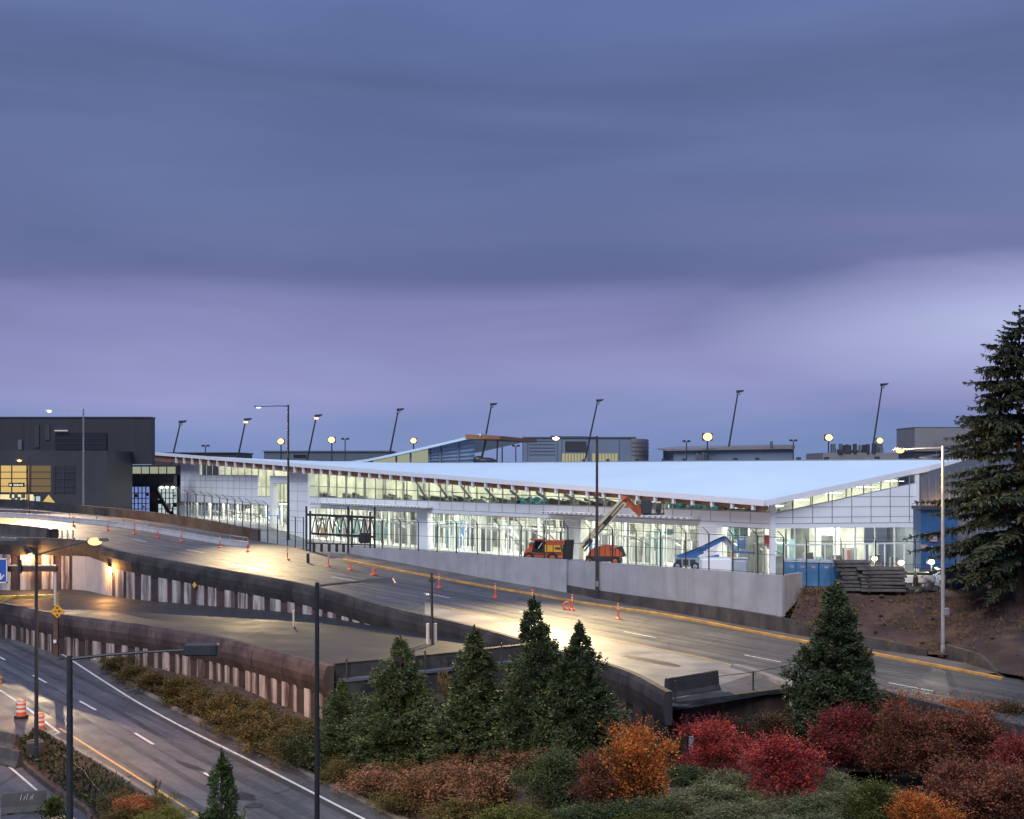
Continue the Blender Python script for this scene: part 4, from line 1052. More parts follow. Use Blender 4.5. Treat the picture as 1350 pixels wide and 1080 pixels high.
t = street_lamp('tall pinkish steel street lamp with an orange light beside the big dark spruce', b, P(1243,588,D).z, [P(1193,592,D)], M['steel_l'], .14, M['bulb'], group='street lamps along the upper road')
m = MB(); m.box(b+Vector((0.25,-.1,3.2)), (.35,.25,.55), 0, .03); m.build('junction_box', M['steel'], t)
m = MB(); a = P(1243,590,D); m.path([a, a+Vector((2.3,.5,-.35))], .05); m.path([a+Vector((0,0,-.9)), a+Vector((-1.6,.3,-.7))], .04); m.build('bracket', M['steel_dark'], t)
lamp(t, P(1186,594,D)-Vector((0,.2,.4)), 2600, WARM, .3)
b = solve(38, 681, zU); D = b.y
t = street_lamp('short street lamp glowing orange in front of the lit yellow panels', b, P(38,602,D).z, [P(29,606,D)], M['steel_dark'], .12, M['bulb'], group='street lamps along the upper road')
lamp(t, P(25,607.5,D)-Vector((0,.5,.3)), 13000, (1.0,.42,.10), .3, spot=150, blend=.6, aim=P(25,607.5,D)-Vector((-4,10,7)))
b = solve(48, 1003, zF, .2); D = b.y
t = street_lamp('slim dark street lamp with two slender arms, one lit orange, standing in the median', b, P(52,724,D).z, [P(20,711,D), P(120,712,D)], M['steel_dark'], .11, None, group='street lamps in the median', armdrop=.2)
m = MB(); m.ball(P(125,714,D), .36, .28, .20, 14, 8); m.build('bulb', M['bulb'], t, smooth=True)
lamp(t, P(125,714,D)-Vector((0,0,.35)), 4500, ORNG, .25, spot=150, blend=.5, aim=P(125,714,D)+Vector((2,10,-10)))
D = 40.0
t = street_lamp('thick dark street lamp with a long arm and big box head, nearest in the median', (P(92,900,D).x, D, zF(0,D)), P(93,864,D).z, [P(246,857,D)], M['steel_dark'], .13, None, head='box', group='street lamps in the median')
lamp(t, P(268,868,D)-Vector((0,0,.25)), 9000, CREAM, .25, spot=80, blend=.7, aim=(-7.5,55,0))
D = 42.0
t = street_lamp('slim dark street lamp with a flat head in front of the ramp wall', (P(418,900,D).x, D, zF(0,D)), P(419,768,D).z, [P(487,766,D)], M['fence'], .10, None, group='street lamps in the median')

# wall lamps under the upper parapet
for px, py, lab in ((41,730,'orange wall lamp under the parapet near the blue sign'), (145,745,'orange wall lamp under the parapet beside the blank concrete panel')):
    p = solve(px, py, zU, .3); p = p + Vector((.3,-.75,-.9))
    # put it on the wall face
    best = min(NEARC, key=lambda q: abs((q.x/q.y)-(px-CX)/F)); sdv = sides(NEARC)[NEARC.index(best)]
    p = Vector((best.x, best.y, 0))+sdv*.30; p.z = CZ-(py-HY)/F*best.y
    t = thing('wall_lamp', lab, 'wall lamp', p, 'wall lamps on the retaining wall')
    m = MB(); m.box(p, (.5,.35,.28), math.atan2(sdv.y, sdv.x)+R(90), .03); m.build('housing', M['steel_dark'], t)
    m = MB(); m.box(p-Vector((0,0,.17))+sdv*.02, (.36,.22,.05), math.atan2(sdv.y, sdv.x)+R(90)); m.build('lens', M['bulb'], t)
    lamp(t, p-Vector((0,0,.32))+sdv*.28, 850, ORNG, .1)
# ------------------------------------------------------------------ tilted apron light masts and floodlights beyond the terminal
D = 300
mast_px = [((228,600),(238,557),'shortest leaning mast with an unlit head, left of the terminal roof tip',0),
 ((313,606),(324,554),'leaning mast with a small lit lamp above the left end of the roof',1),
 ((407,597),(417,549),'leaning mast with a lit lamp above the flat grey building',1),
 ((515,592),(525,541),'leaning mast with a dark head left of the raised roof',0),
 ((634,609),(648,534),'leaning mast rising behind the raised roof canopy',0),
 ((778,575),(788,529),'leaning mast with a dark head behind the grey building',0),
 ((961,588),(973,517),'long leaning mast rising from the tan roofed shed',0),
 ((1151,588),(1163,508),'tallest leaning mast, nearest to the big spruce',0)]
for (bx_, by_), (tx, ty), lab, lit in mast_px:
    a = P(bx_, by_, D); q = P(tx, ty, D); lowp = a-(q-a).normalized()*((a.z-5)/max(.2,(q-a).normalized().z))
    t = thing('light_mast', lab, 'light mast', lowp, 'leaning light masts behind the terminal')
    m = MB(); m.tube(lowp, q, .30, .17, 8); m.build('pole', M['steel_dark'], t)
    m = MB(); c = q+Vector((.45,0,.1)); m.hexa([c+Vector((-.7,-.5,-.35)), c+Vector((.6,-.5,-.1)), c+Vector((.6,.5,-.1)), c+Vector((-.7,.5,-.35)), c+Vector((-.85,-.5,.3)), c+Vector((1.1,-.5,.4)), c+Vector((1.1,.5,.4)), c+Vector((-.85,.5,.3))]); m.build('lamp_head', M['steel_dark'], t)
    m = MB(); c = q+Vector((.05,-.25,-.5)); m.box(c, (.95,.5,.45), 0, .1); m.build('lens', M['flood'] if lit else M['steel'], t)
for px, py, rad, lab in ((370,582,.75,'lit floodlight behind the dark street lamp pole'), (437,580,.8,'lit floodlight above the flat grey building'), (545,581,.7,'lit floodlight left of the raised roof'),
      (662,582,.85,'lit floodlight just right of the raised roof canopy'), (933,576,1.05,'brightest lit floodlight, over the tan roofed shed'), (1093,577,.85,'lit floodlight between the tan shed and the roof machinery'), (1160,581,.75,'lit floodlight beside the tallest leaning mast')):
    D = 285; p = P(px, py, D); t = thing('floodlight', lab, 'floodlight', (p.x, D+.5, 5), 'lit floodlights behind the terminal roof')
    m = MB(); m.tube((p.x, D+.5, 5), (p.x, D+.5, p.z-.5), .2, .15, 8); m.build('pole', M['steel_dark'], t)
    m = MB(); m.box(p+Vector((0,.45,0)), (rad*2.3,.5,rad*1.7), 0, .1); m.build('housing', M['steel_dark'], t)
    m = MB(); m.ball(p, rad, .45, rad*.85, 16, 10); m.build('lens', M['flood'], t, smooth=True)
for px, py, lab in ((455,579,'small unlit twin headed lamp post by the flat grey building'), (905,582,'small unlit twin headed lamp post left of the brightest floodlight'), (1046,581,'small unlit twin headed lamp post at the right end of the tan shed'), (271,588,'small unlit twin headed lamp post above the dark flat building'), (680,588,'small unlit twin headed lamp post right of the raised roof')):
    D = 280; p = P(px, py, D); t = thing('lamp_post', lab, 'lamp post', (p.x, D, 5), 'small twin headed lamp posts')
    m = MB(); m.tube((p.x,D,5), p, .16, .12, 8); m.build('pole', M['steel_dark'], t)
    for s_ in (-1, 1):
        m = MB(); m.box(p+Vector((s_*.55,0,.05)), (.7,.5,.45), 0, .06); m.build('lamp_head', M['steel_dark'], t)
# ------------------------------------------------------------------ buildings behind
def block(m, x0, x1, y, depth, z0, z1): m.hexa([(x0,y,z0),(x1,y,z0),(x1,y+depth,z0),(x0,y+depth,z0),(x0,y,z1),(x1,y,z1),(x1,y+depth,z1),(x0,y+depth,z1)])
def X(px, D): return (px-CX)/F*D
def Zp(py, D): return CZ-(py-HY)/F*D
D = 330
t = thing('low_building', 'long low dark flat roofed building behind the left roof tip', 'building', (X(260,D), D, 5))
m = MB(); block(m, X(200,D), X(314,D), D, 18, 5, Zp(598,D)); m.build('wall', M['dark2'], t); m = MB(); block(m, X(199,D), X(315,D), D-.4, 19, Zp(598,D)+.002, Zp(596.5,D)); m.build('roof', M['dark1'], t)
D = 325
t = thing('low_building', 'low flat grey building showing above the left part of the terminal roof', 'building', (X(430,D), D, 5))
m = MB(); block(m, X(348,D), X(512,D), D, 18, 5, Zp(595.5,D)); m.build('wall', M['bg2'], t); m = MB(); block(m, X(346,D), X(514,D), D-.4, 19, Zp(595.5,D)+.002, Zp(594,D)); m.build('roof', M['bg1'], t)
m = MB(); block(m, X(387,D), X(404,D), D-.06, .1, Zp(604,D), Zp(599.5,D)); m.build('window', M['dark3'], t)
D = 300
t = thing('grey_building', 'blue grey building with a dark opening and yellow lit strips above the roof', 'building', (X(775,D), D, 5))
m = MB(); block(m, X(690,D), X(838,D), D, 30, 5, Zp(577.5,D)); m.build('wall', M['bg1'], t)
m = MB(); block(m, X(689,D), X(839,D), D-.3, 31, Zp(577.5,D)+.002, Zp(576,D)); m.build('roof_edge', M['bg2'], t)
m = MB(); block(m, X(745,D), X(773,D), D-.1, .2, Zp(596,D), Zp(582,D)); m.build('opening', M['dark2'], t)
for a_, b_ in ((741,773),(781,814)):
    m = MB(); block(m, X(a_,D), X(b_,D), D-.12, .2, Zp(609,D), Zp(598,D)); w_ = m.build('window', M['bgy'], t)
    m = MB()
    for k in range(1, 8): x = X(a_+(b_-a_)*k/8, D); block(m, x-.1, x+.1, D-.2, .1, Zp(609,D), Zp(598,D))
    m.build('window_frame', M['bg1'], w_)
m = MB()
for py in (581, 585.5, 590, 594.5, 599): block(m, X(698,D), X(732,D), D-.12, .1, Zp(py+.8,D), Zp(py,D))
for px in (695, 734, 740, 776, 816): block(m, X(px,D), X(px+1,D), D-.14, .13, 5, Zp(578.5,D))
m.build('cladding_seam', M['bg2'], t)
m = MB(); vs = []; n = 10; x0, x1 = X(832,D), X(862,D)
for i in range(n+1):
    u = i/n; ang = u*math.pi/2; x = x0+(x1-x0)*math.sin(ang); y = D-.6+14*(1-math.cos(ang))
    vs += [(x, y, 5), (x, y, Zp(578.5,D))]
vs += [(x0, D+20, 5), (x0, D+20, Zp(578.5,D))]
k = len(vs)//2
m.add(vs, [[i*2, ((i+1)%k)*2, ((i+1)%k)*2+1, i*2+1] for i in range(k)] + [[i*2+1 for i in range(k)]]); ce = m.build('curved_end', M['bg3'], t)
m = MB()
for py in (583.5, 589, 594.5, 600):
    vs = []
    for i in range(n+1):
        u = i/n; ang = u*math.pi/2; x = x0+(x1-x0+.1)*math.sin(ang); y = D-.68+14*(1-math.cos(ang)); vs += [(x, y, Zp(py+.9,D)), (x, y, Zp(py,D))]
    m.add(vs, [[i*2, i*2+2, i*2+3, i*2+1] for i in range(n)])
m.build('cladding_seam', M['bg2'], ce)
D = 290
t = thing('roofed_shed', 'long tan roofed shed seen over the terminal roof under the brightest floodlight', 'building', (X(960,D), D, 5))
m = MB(); block(m, X(888,D), X(1046,D), D, 20, 5, Zp(592,D)); m.build('wall', M['bg1'], t)
m = MB(); z0, z1 = Zp(593,D), Zp(586.5,D); xa, xb = X(876,D), X(1047,D)
m.hexa([(xa,D-1,z0-.3),(xb,D-1,z0+.2),(xb,D+20,z0+1),(xa,D+20,z0+.6),(xa,D-1,z0),(xb,D-1,z1),(xb,D+20,z1+.5),(xa+6,D+20,z1)]); m.build('roof', M['bg3'], t)
for i in range(5): m = MB(); m.box((X(918+i*4,D), D-1.2, Zp(603+2*math.sin(i*2),D)), (.5,.5,2.0)); m.build('roof_vent', M['bg2'], t)
m = MB(); m.box((X(1016,D),D-1,Zp(586,D)),(.6,.5,1.4)); m.build('roof_vent', M['bg2'], t)
D = 260
t = thing('roof_plant', 'low grey building topped by pipes and machinery, left of the billboard box', 'building', (X(1130,D), D, 5))
m = MB(); block(m, X(1085,D), X(1212,D), D, 15, 5, Zp(597,D)); m.build('wall', M['bg3'], t)
rng = random.Random(5)
for i in range(14):
    px = rng.uniform(1098, 1168); w_ = rng.uniform(.4, 1.6); h = rng.uniform(.5, 2.0); m = MB(); m.box((X(px,D), D+rng.uniform(0,3), Zp(597,D)+h/2), (w_, w_, h)); m.build('roof_unit', M[rng.choice(('dark2','bg2','bg3'))], t)
for px in (1127, 1144, 1152): m = MB(); m.tube((X(px,D),D,Zp(597,D)), (X(px,D),D,Zp(584.5+rng.uniform(0,2),D)), .45, n=8); m.build('roof_pipe', M['dark2'], t)
D = 190
t = thing('penthouse', 'plain grey rooftop box on a dark frame beside the spruce', 'building', (X(1240,D), D, 5))
m = MB(); block(m, X(1206,D), X(1300,D), D, 9, Zp(595,D), Zp(564,D)); m.build('wall', M['bg3'], t)
m = MB(); block(m, X(1206,D)-.05, X(1300,D)+.05, D-.05, 9.1, Zp(564,D)+.002, Zp(563,D)); m.build('roof_edge', M['bg2'], t)
m = MB(); block(m, X(1208,D), X(1300,D), D+.3, 8.5, 5, Zp(595,D)-.002); m.build('base_storey', M['dark2'], t)
m = MB()
for k in range(7): x = X(1232+k*9,D); m.tube((x,D-.8,Zp(598,D)),(x,D-.8,Zp(580,D)),.05,n=5)
for py in (580, 585, 590): m.beam((X(1230,D),D-.8,Zp(py,D)),(X(1290,D),D-.8,Zp(py,D)),.07)
m.build('railing', M['steel'], t)
# dark terminal block on the left
t = thing('dark_building', 'big dark grey clad building with lit yellow panels and shop at its foot', 'building', (X(80,215), 215, 7))
D = 222
m = MB(); block(m, X(-120,D), X(198,D), D, 3, Zp(612,D), Zp(551,D)); m.build('upper_block', M['dark1'], t)
m = MB(); block(m, X(-121,D), X(198.6,D), D-.15, 3.3, Zp(551,D)+.003, Zp(549.5,D)); m.build('parapet_cap', M['dark2'], t)
m = MB(); block(m, X(73,D), X(141,D), D-.25, .2, Zp(593,D), Zp(571,D)); 
lv = m.build('louvre_panel', M['dark3'], t); m = MB()
for py in (578, 585): block(m, X(73,D), X(141,D), D-.34, .08, Zp(py+.6,D), Zp(py,D))
m.build('louvre_rail', M['dark2'], lv)
for a_, b_, y0, y1 in ((46,52,560,590),(60,66,560,580)):
    m = MB(); block(m, X(a_,D), X(b_,D), D-.2, .15, Zp(y1,D), Zp(y0,D)); m.build('wall_panel', M['dark2'], t)
m = MB(); block(m, X(74,D), X(90,D), D-.9, .6, Zp(568.8,D), Zp(567.2,D)); m.build('strip_lamp', emit('soft_white_strip', (.7,.72,.8), .5), t)
m = MB(); block(m, X(24.5,D), X(29.5,D), D-.3, .25, Zp(593,D), Zp(580,D)); m.build('vent_hood', M['bg2'], t)
D = 208
m = MB(); block(m, X(-120,D), X(141,D), D, 13.9, 4, Zp(594,D)); m.build('lower_block', M['dark2'], t)
def facade(a_, b_, y0, y1, mat, name, off=.1, lines_x=(), lines_y=(), Dq=208, lm_='steel_dark'):
    m = MB(); block(m, X(a_,Dq), X(b_,Dq), Dq-off, off-.01, Zp(y1,Dq), Zp(y0,Dq)); o = m.build(name, mat, t); m = MB()
    for px in lines_x: block(m, X(px,Dq)-.09, X(px,Dq)+.09, Dq-off-.12, .11, Zp(y1,Dq), Zp(y0,Dq))
    for py in lines_y: block(m, X(a_,Dq), X(b_,Dq), Dq-off-.10, .09, Zp(py,Dq)-.07, Zp(py,Dq)+.07)
    if m.v: m.build('window_frame', M[lm_], o)
    return o
facade(-120, 36, 614, 649, M['yellowp'], 'lit_panel', lines_x=(-20,1,16,36), lines_y=(622.5,631,641))
facade(38.5, 67, 614, 649, M['yellowd'], 'dim_panel', lines_x=(41,), lines_y=(622.5,631,641))
facade(70, 99, 614, 650, M['dark1'], 'glass_panel', lines_x=(72,84), lines_y=(622.5,631,641), lm_='dark2')
facade(-120, 44, 652, 668, M['shop'], 'shop_window', lines_x=(-30,-5,20,36))
facade(42, 53, 654.5, 662, M['lobbylit'], 'shop_window', lines_x=(47,))
rng = random.Random(9); m = MB()
for i in range(26):
    px = rng.uniform(-5, 35); h = rng.uniform(.3,1.1); z = rng.choice((Zp(667,D), Zp(663,D), Zp(657,D))); m.box((X(px,D), D-.35, z+h/2), (rng.uniform(.3,.9), .3, h))
m.build('shop_fitting', M['indark'], t)
m = MB(); block(m, X(13,D), X(33.5,D), D-.6, .3, Zp(642,D), Zp(636.5,D)); sg = m.build('name_board', M['black'], t)
m = MB()
for i, (w_, h) in enumerate(((.35,.3),(.12,.42),(.22,.3),(.3,.34),(.24,.26),(.26,.34))):
    x = X(16,D)+[0,.6,.85,1.2,1.6,1.95][i]; m.box((x, D-.66, Zp(639.4,D)), (w_, .06, h))
m.build('pale_mark', emit('lit_white_mark', (1,.98,.92), .7), sg)
# small lit yellow tent like kiosk and low wall in front
m = MB(); c = Vector((X(64,D-3), D-3, Zp(663,D-3))); m.add([c+Vector((-.9,-.5,0)), c+Vector((.9,-.5,0)), c+Vector((.9,.5,0)), c+Vector((-.9,.5,0)), c+Vector((0,0,1.4))], [[0,1,4],[1,2,4],[2,3,4],[3,0,4],[3,2,1,0]]); m.build('lit_awning', M['yellowp'], t)
m = MB(); block(m, X(40,D-2), X(82,D-2), D-2, .4, 4, Zp(663.5,D-2)); m.build('low_screen', M['dark1'], t)
# connecting wing towards the white terminal
t = thing('connecting_wing', 'low dark glazed link between the dark building and the white terminal', 'building', (X(190,236), 236, 6))
D = 236
m = MB(); block(m, X(112,D), X(233,D), D+.3, 2.5, 4, Zp(613,D)); m.build('wall', M['dark1'], t)
m = MB(); block(m, X(104,D), X(233,D), D-2.2, 4.5, Zp(641,D), Zp(626,D)); m.build('roof_slab', M['dark3'], t)
for i in range(4):
    a_ = 141+i*22.8; facade(a_+.8, a_+21.9, 615.5, 624.5, M['officelit'], 'window', off=.25, lines_x=(a_+11,), Dq=D)
ll = [('maroon',84,138),('lobbylit',140,148),('maroon',149,153),('lobbylit',154,160),('maroon',161,167),('lobbyblue',168,197),('maroon',198,208),('lobbylit',209,233)]
for nm, a_, b_ in ll:
    lit = nm != 'maroon'
    facade(a_, b_, 642, 684, M[nm] if nm != 'lobbylit' else (M['lobbylit'] if a_ > 200 else M['officelit']), 'window' if lit else 'wall_panel', off=.3 if lit else .5, lines_x=tuple(a_+k*5 for k in range(int((b_-a_)/5)+1)) if lit else (), lines_y=(650,657,664,671,678) if lit else (), Dq=D-1)
rng = random.Random(4)
for i in range(36):
    px = rng.uniform(139, 231); py = rng.uniform(646, 684); m = MB(); m.box((X(px,D-2.0), D-2.0, Zp(py,D-2)), (rng.uniform(.2,.8), .3, rng.uniform(.3,1.1))); m.build('dark_fitting', M[rng.choice(('dark3','dark2','ingrey'))], t)
for a_, b_ in (((168,683),(153,645)), ((205,645),(223,676))):
    m = MB(); m.beam(P(a_[0],a_[1],D-3), P(b_[0],b_[1],D-3), .6); m.build('slanted_column', M['dark3'], t)
for px in (213, 220, 228, 158, 161, 103):
    m = MB(); m.ball(P(px,642.5,D-3.2), .35,.3,.2, 10, 6); m.build('down_lamp', M['bulb_dim'] if px < 200 else M['work'], t, smooth=True)

# ------------------------------------------------------------------ fences and gate
def fence_run(label, pts, zbase, H, step, arm=None, mid=True, group=None, rb=.058):
    c = resample(pts, step); sd_ = sides(c); t = thing('security_fence', label, 'fence', (c[len(c)//2].x, c[len(c)//2].y, zbase(c[len(c)//2])), group)
    tops = []
    for p, s_ in zip(c, sd_):
        z = zbase(p); a = Vector((p.x, p.y, z)); b_ = Vector((p.x, p.y, z+H)); m = MB(); m.tube(a, b_, rb, n=8)
        if arm: m.tube(b_, b_+s_*arm*.7+Vector((-.25,0,arm)), rb*.7, rb*.4, n=6)
        m.build('fence_post', M['fence'], t); tops.append((a, b_, s_))
    for f_, r_, nm in ((.985,.028,'top_rail'),(.03,.02,'bottom_rail'),(.52,.022,'middle_rail')):
        if nm == 'middle_rail' and not mid: continue
        m = MB(); m.path([a.lerp(b_, f_) for a, b_, s1 in tops], r_, 6); m.build(nm, M['fence'], t)
    if arm:
        m = MB()
        for (a, b_, s1), (a2, b2, s2) in zip(tops[:-1], tops[1:]):
            for k in (.35, .65, .95):
                m.tube(b_+(s1*arm*.7+Vector((-.25,0,arm)))*k, b2+(s2*arm*.7+Vector((-.25,0,arm)))*k, .008, n=4)
        m.build('barbed_wire', M['fence'], t)
    return t
ff = [p for p in FARC if X(232, p.y) < p.x and p.x < X(352, p.y)]
fence_run('black security fence with angled barbed top on the dark wall, left of the gate', [Vector((p.x,p.y,0))+Vector((.1,.15,0)) for p in ff], lambda p: zU(p.x,p.y)+1.2, 3.0, 2.9, .5, group='black security fences')
top_run = [Vector((p.x,p.y,0))-back*.2 for p in w1]
fence_run('black security fence standing on the pale concrete wall in front of the terminal', top_run+[Vector((p.x,p.y,0))-back*.2 for p in up[1:]], lambda p: WT, 3.0, 2.62, .55, group='black security fences')
fr_pts = [e1+Vector((.4,.3,0)), e1+Vector((6,.3,0)), e1+Vector((12,-1.0,0)), e1+Vector((20,-3,0)), e1+Vector((36,-8,0))]
fence_run('thin black fence along the top of the dirt slope beside the blue toilets', fr_pts, lambda p: 6.4, 3.9, 3.1, .4, group='black security fences', rb=.05)
# sliding truss gate
GD = 131.0
t = thing('sliding_gate', 'black truss sliding gate with zigzag bracing left of the pale wall', 'gate', P(450,727,GD))
gz0, gz1, gz2 = Zp(716,GD), Zp(703.5,GD), Zp(678.5,GD)
def gpx(px, z): v = P(px, 700, GD-2.0*(px-404)/90); return Vector((v.x, v.y, z))
for px in (404, 409, 459, 464, 488, 494):
    m = MB(); m.beam(gpx(px, Zp(728,GD)), gpx(px, gz2+ (.9 if px in (404,494,459) else .4)), .2, .2, up=(0,1,0)); m.build('gate_post', M['fence'], t)
m = MB(); m.beam(gpx(404,gz2), gpx(494,gz2-.25), .14, .26); m.beam(gpx(411,gz1), gpx(494,gz1-.25), .14, .24); m.beam(gpx(404,gz0), gpx(494,gz0-.1), .1, .12); m.build('gate_rail', M['fence'], t)
m = MB(); n = 18
for i in range(n):
    a_ = 411+i*83/n; b_ = 411+(i+1)*83/n; lo, hi = gz1+.1, gz2-.15
    if i % 2 == 0: m.beam(gpx(a_,lo), gpx(b_,hi), .09)
    else: m.beam(gpx(a_,hi), gpx(b_,lo), .09)
for i in range(10):
    px = 413+i*9; m.beam(gpx(px,gz0), gpx(px,gz1), .06, up=(0,1,0))
m.build('gate_bracing', M['fence'], t)
m = MB()
for px in (414, 424, 434, 444, 453):
    m.beam(gpx(px, Zp(727,GD)), gpx(px, gz0), .28, .28, up=(0,1,0))
m.build('gate_roller', M['fence'], t)
m = MB(); m.box(gpx(481,gz0+.65), (1.3,.6,1.1), 0, .15); m.build('gate_motor', M['fence'], t)
fence_run('short black fence section between the gate and the slot window', [P(353,716,139), P(379,722,135), P(400,726,132)], lambda p: 7.3, 3.6, 2.2, None, group='black security fences')
# ------------------------------------------------------------------ roadside things
def zUs(x, y): return zU(x, y)+.0
dpx = [(97,694),(142,700),(177,704),(208,709),(239,714),(290,722),(327,727),(379,738),(433,747),(462,751),(579,775),(653,788),(702,797),(754.5,804),(815,816)]
names = ['farthest slim orange delineator post by the concrete barrier','second farthest orange delineator post by the concrete barrier','third orange delineator post from the far end of the barrier','orange delineator post beside the middle of the far concrete barrier','orange delineator post near the right half of the far barrier','orange delineator post next to the near end of the far barrier','orange delineator post below the left fence corner','orange delineator post in front of the dim street lamp pole','orange delineator post in front of the sliding gate','orange delineator post where the pale wall begins','orange delineator post left of the pole with the crossbar','orange delineator post in front of the longer left half of the pale wall','orange delineator post half hidden by the tallest conifer tip','orange delineator post left of the bright street lamp base','nearest orange delineator post, right of the bright street lamp base']
for (px, py), lab in zip(dpx, names):
    p = solve(px, py, zU); t = thing('delineator_post', lab, 'traffic delineator', p, 'orange delineator posts on the upper road')
    m = MB(); m.lathe(p, [(.27,0),(.27,.05),(.16,.10),(.10,.16)], 14); m.build('base', M['redor'], t)
    m = MB(); m.lathe(p+Vector((0,0,.16)), [(.062,0),(.056,.95),(.075,1.0),(.075,1.06),(.03,1.12)], 12); pl = m.build('tube', M['orange'] if px > 300 else M['redor'], t)
    m = MB()
    for z in (.62, .82): m.lathe(p+Vector((0,0,.16+z)), [(.068,0),(.068,.09)], 12)
    m.build('reflective_band', M['reflw'], pl)
p = solve(492.5,758,zU); t = thing('traffic_cone', 'small squat orange traffic cone left of the pole with the crossbar', 'traffic cone', p)
m = MB(); m.box(p+Vector((0,0,.03)), (.55,.55,.06), .6, .02); m.build('base', M['redor'], t); m = MB(); m.lathe(p+Vector((0,0,.06)), [(.22,0),(.10,.5),(.06,.62)], 14); m.build('cone', M['orange'], t)
p = solve(747,804,zU); t = thing('cone_ring', 'orange delineator base lying on its side by the bright street lamp', 'traffic delineator', p)
m = MB(); 
for k in range(14):
    a0 = 2*math.pi*k/14; a1 = 2*math.pi*(k+1)/14; m.tube(p+Vector((.3*math.cos(a0),.06,.34+.3*math.sin(a0))), p+Vector((.3*math.cos(a1),.06,.34+.3*math.sin(a1))), .07, n=6)
m.build('ring', M['orange'], t)
p = solve(406,742,zU); t = thing('bollard', 'dark bollard with a pale band on the upper road in front of the gate', 'bollard', p)
m = MB(); m.lathe(p, [(.16,0),(.15,1.25),(.08,1.33)], 12); m.build('post', M['steel_dark'], t); m = MB(); m.lathe(p+Vector((0,0,.95)), [(.165,0),(.165,.22)], 12); m.build('reflective_band', M['reflw'], t)
# traffic drums
for (px, py), lab in (((28,946),'orange and white striped traffic drum at the gore tip, farther from the slim lamp pole'), ((52,964),'orange and white striped traffic drum right behind the slim lamp pole')):
    p = solve(px, py, zF, .02); t = thing('traffic_drum', lab, 'traffic drum', p, 'striped traffic drums')
    m = MB(); m.lathe(p, [(.40,0),(.40,.10),(.31,.12)], 20); m.build('base', M['rubber'], t)
    m = MB(); m.lathe(p, [(.30,.12),(.29,.34),(.285,.35),(.28,.58),(.275,.59),(.265,.82),(.26,.83),(.25,1.0),(.18,1.05),(.05,1.06)], 20); bd_ = m.build('barrel', M['orange'], t)
    for z, r_ in ((.36,.291),(.62,.280),(.86,.266)):
        m = MB(); m.lathe(p+Vector((0,0,z)), [(r_,0),(r_-.006,.14)], 20, caps=False); m.build('white_stripe', M['reflw'], bd_)
# jersey barriers
def jersey(label, a, b, H=.85, mat='jersey', group='concrete barriers', wdt=.6, name='jersey_barrier'):
    a = Vector(a); b = Vector(b); d = (b-a).normalized(); s_ = Vector((d.y, -d.x, 0)); s_.normalize(); k = wdt/.6
    m = MB(); m.sweep([a, b], [(-.30*k,0),(-.30*k,.08),(-.16*k,.32),(-.08*k,H-.04),(-.05*k,H),(.05*k,H),(.08*k,H-.04),(.16*k,.32),(.30*k,.08),(.30*k,0)], [s_, s_])
    o = m.build(name, M[mat], org=(a+b)/2); tag(o, label, 'concrete barrier', group)
    for e in (.2, .8):
        m = MB(); q_ = a.lerp(b, e); m.beam(q_+s_*(-.301*k)+Vector((0,0,.02)), q_+s_*(.301*k)+Vector((0,0,.02)), .25, .1); m.build('lifting_slot', M['black'], o)
    return o
jersey('dark concrete barrier block lying at the gore behind another one', solve(-28,977,zF), solve(23,989,zF))
jersey('lighter worn concrete barrier block in front, beside the wet side road', solve(-24,998,zF), solve(27,1012,zF))
jb = jersey('dark concrete barrier standing alone at the lower left with scratched pale marks', solve(2,1073,zF), solve(61,1068,zF), H=.95)
m = MB(); c0 = solve(2,1073,zF).lerp(solve(61,1068,zF), .5); dd = (solve(61,1068,zF)-solve(2,1073,zF)).normalized(); ss = Vector((dd.y,-dd.x,0))
for i, (o_, h) in enumerate(((-.15,.25),(0,.18),(.12,.28),(.27,.15),(.35,.22))): m.beam(c0+dd*o_+ss*.13+Vector((0,0,.58)), c0+dd*(o_+.07)+ss*.115+Vector((0,0,.58+h)), .035, .02)
m.build('scratched_mark', M['reflw'], jb)
p = solve(41, 1000, zF, .1); t = thing('barrier_block', 'dark square concrete block at the foot of the slim median lamp', 'concrete block', p)
m = MB(); m.box(p+Vector((.1,.3,.42)), (.85,.7,.9), .5, .05); m.build('block', M['darkc'], t); m = MB(); m.box(p+Vector((.1,.3,.9)), (.5,.4,.08), .5, .02); m.build('cap', M['jersey'], t)
p = solve(0, 918, zF, 0); t = thing('warning_board', 'yellow and black striped warning board at the left edge of the freeway', 'warning board', p+Vector((-.4,0,0)))
m = MB(); m.box(p+Vector((-.30,0,1.0)), (.75,.06,.9)); m.build('board', M['signyel'], t); m = MB()
for k in range(3): m.beam(p+Vector((-.6,-.035,.7+k*.28)), p+Vector((.05,-.035,.85+k*.28)), .12, .01, up=(0,1,0))
m.build('black_stripe', M['black'], t); m = MB(); m.beam(p+Vector((-.3,.05,0)), p+Vector((-.3,.05,.6)), .08, up=(0,1,0)); m.build('post', M['steel'], t)
# fence beside the median bed
fence_run('low dark wire fence on the median bed curb at the lower left', flat([Vector((x.x+.35,x.y,0)) for x in G([(75,1035),(100,1056),(115,1078)], zF)]+[Vector((bl[-1].x+.4, bl[-1].y+2, 0))], zF), lambda p: zF(p.x,p.y)+.2, 1.25, 2.4, None, mid=False, rb=.035)
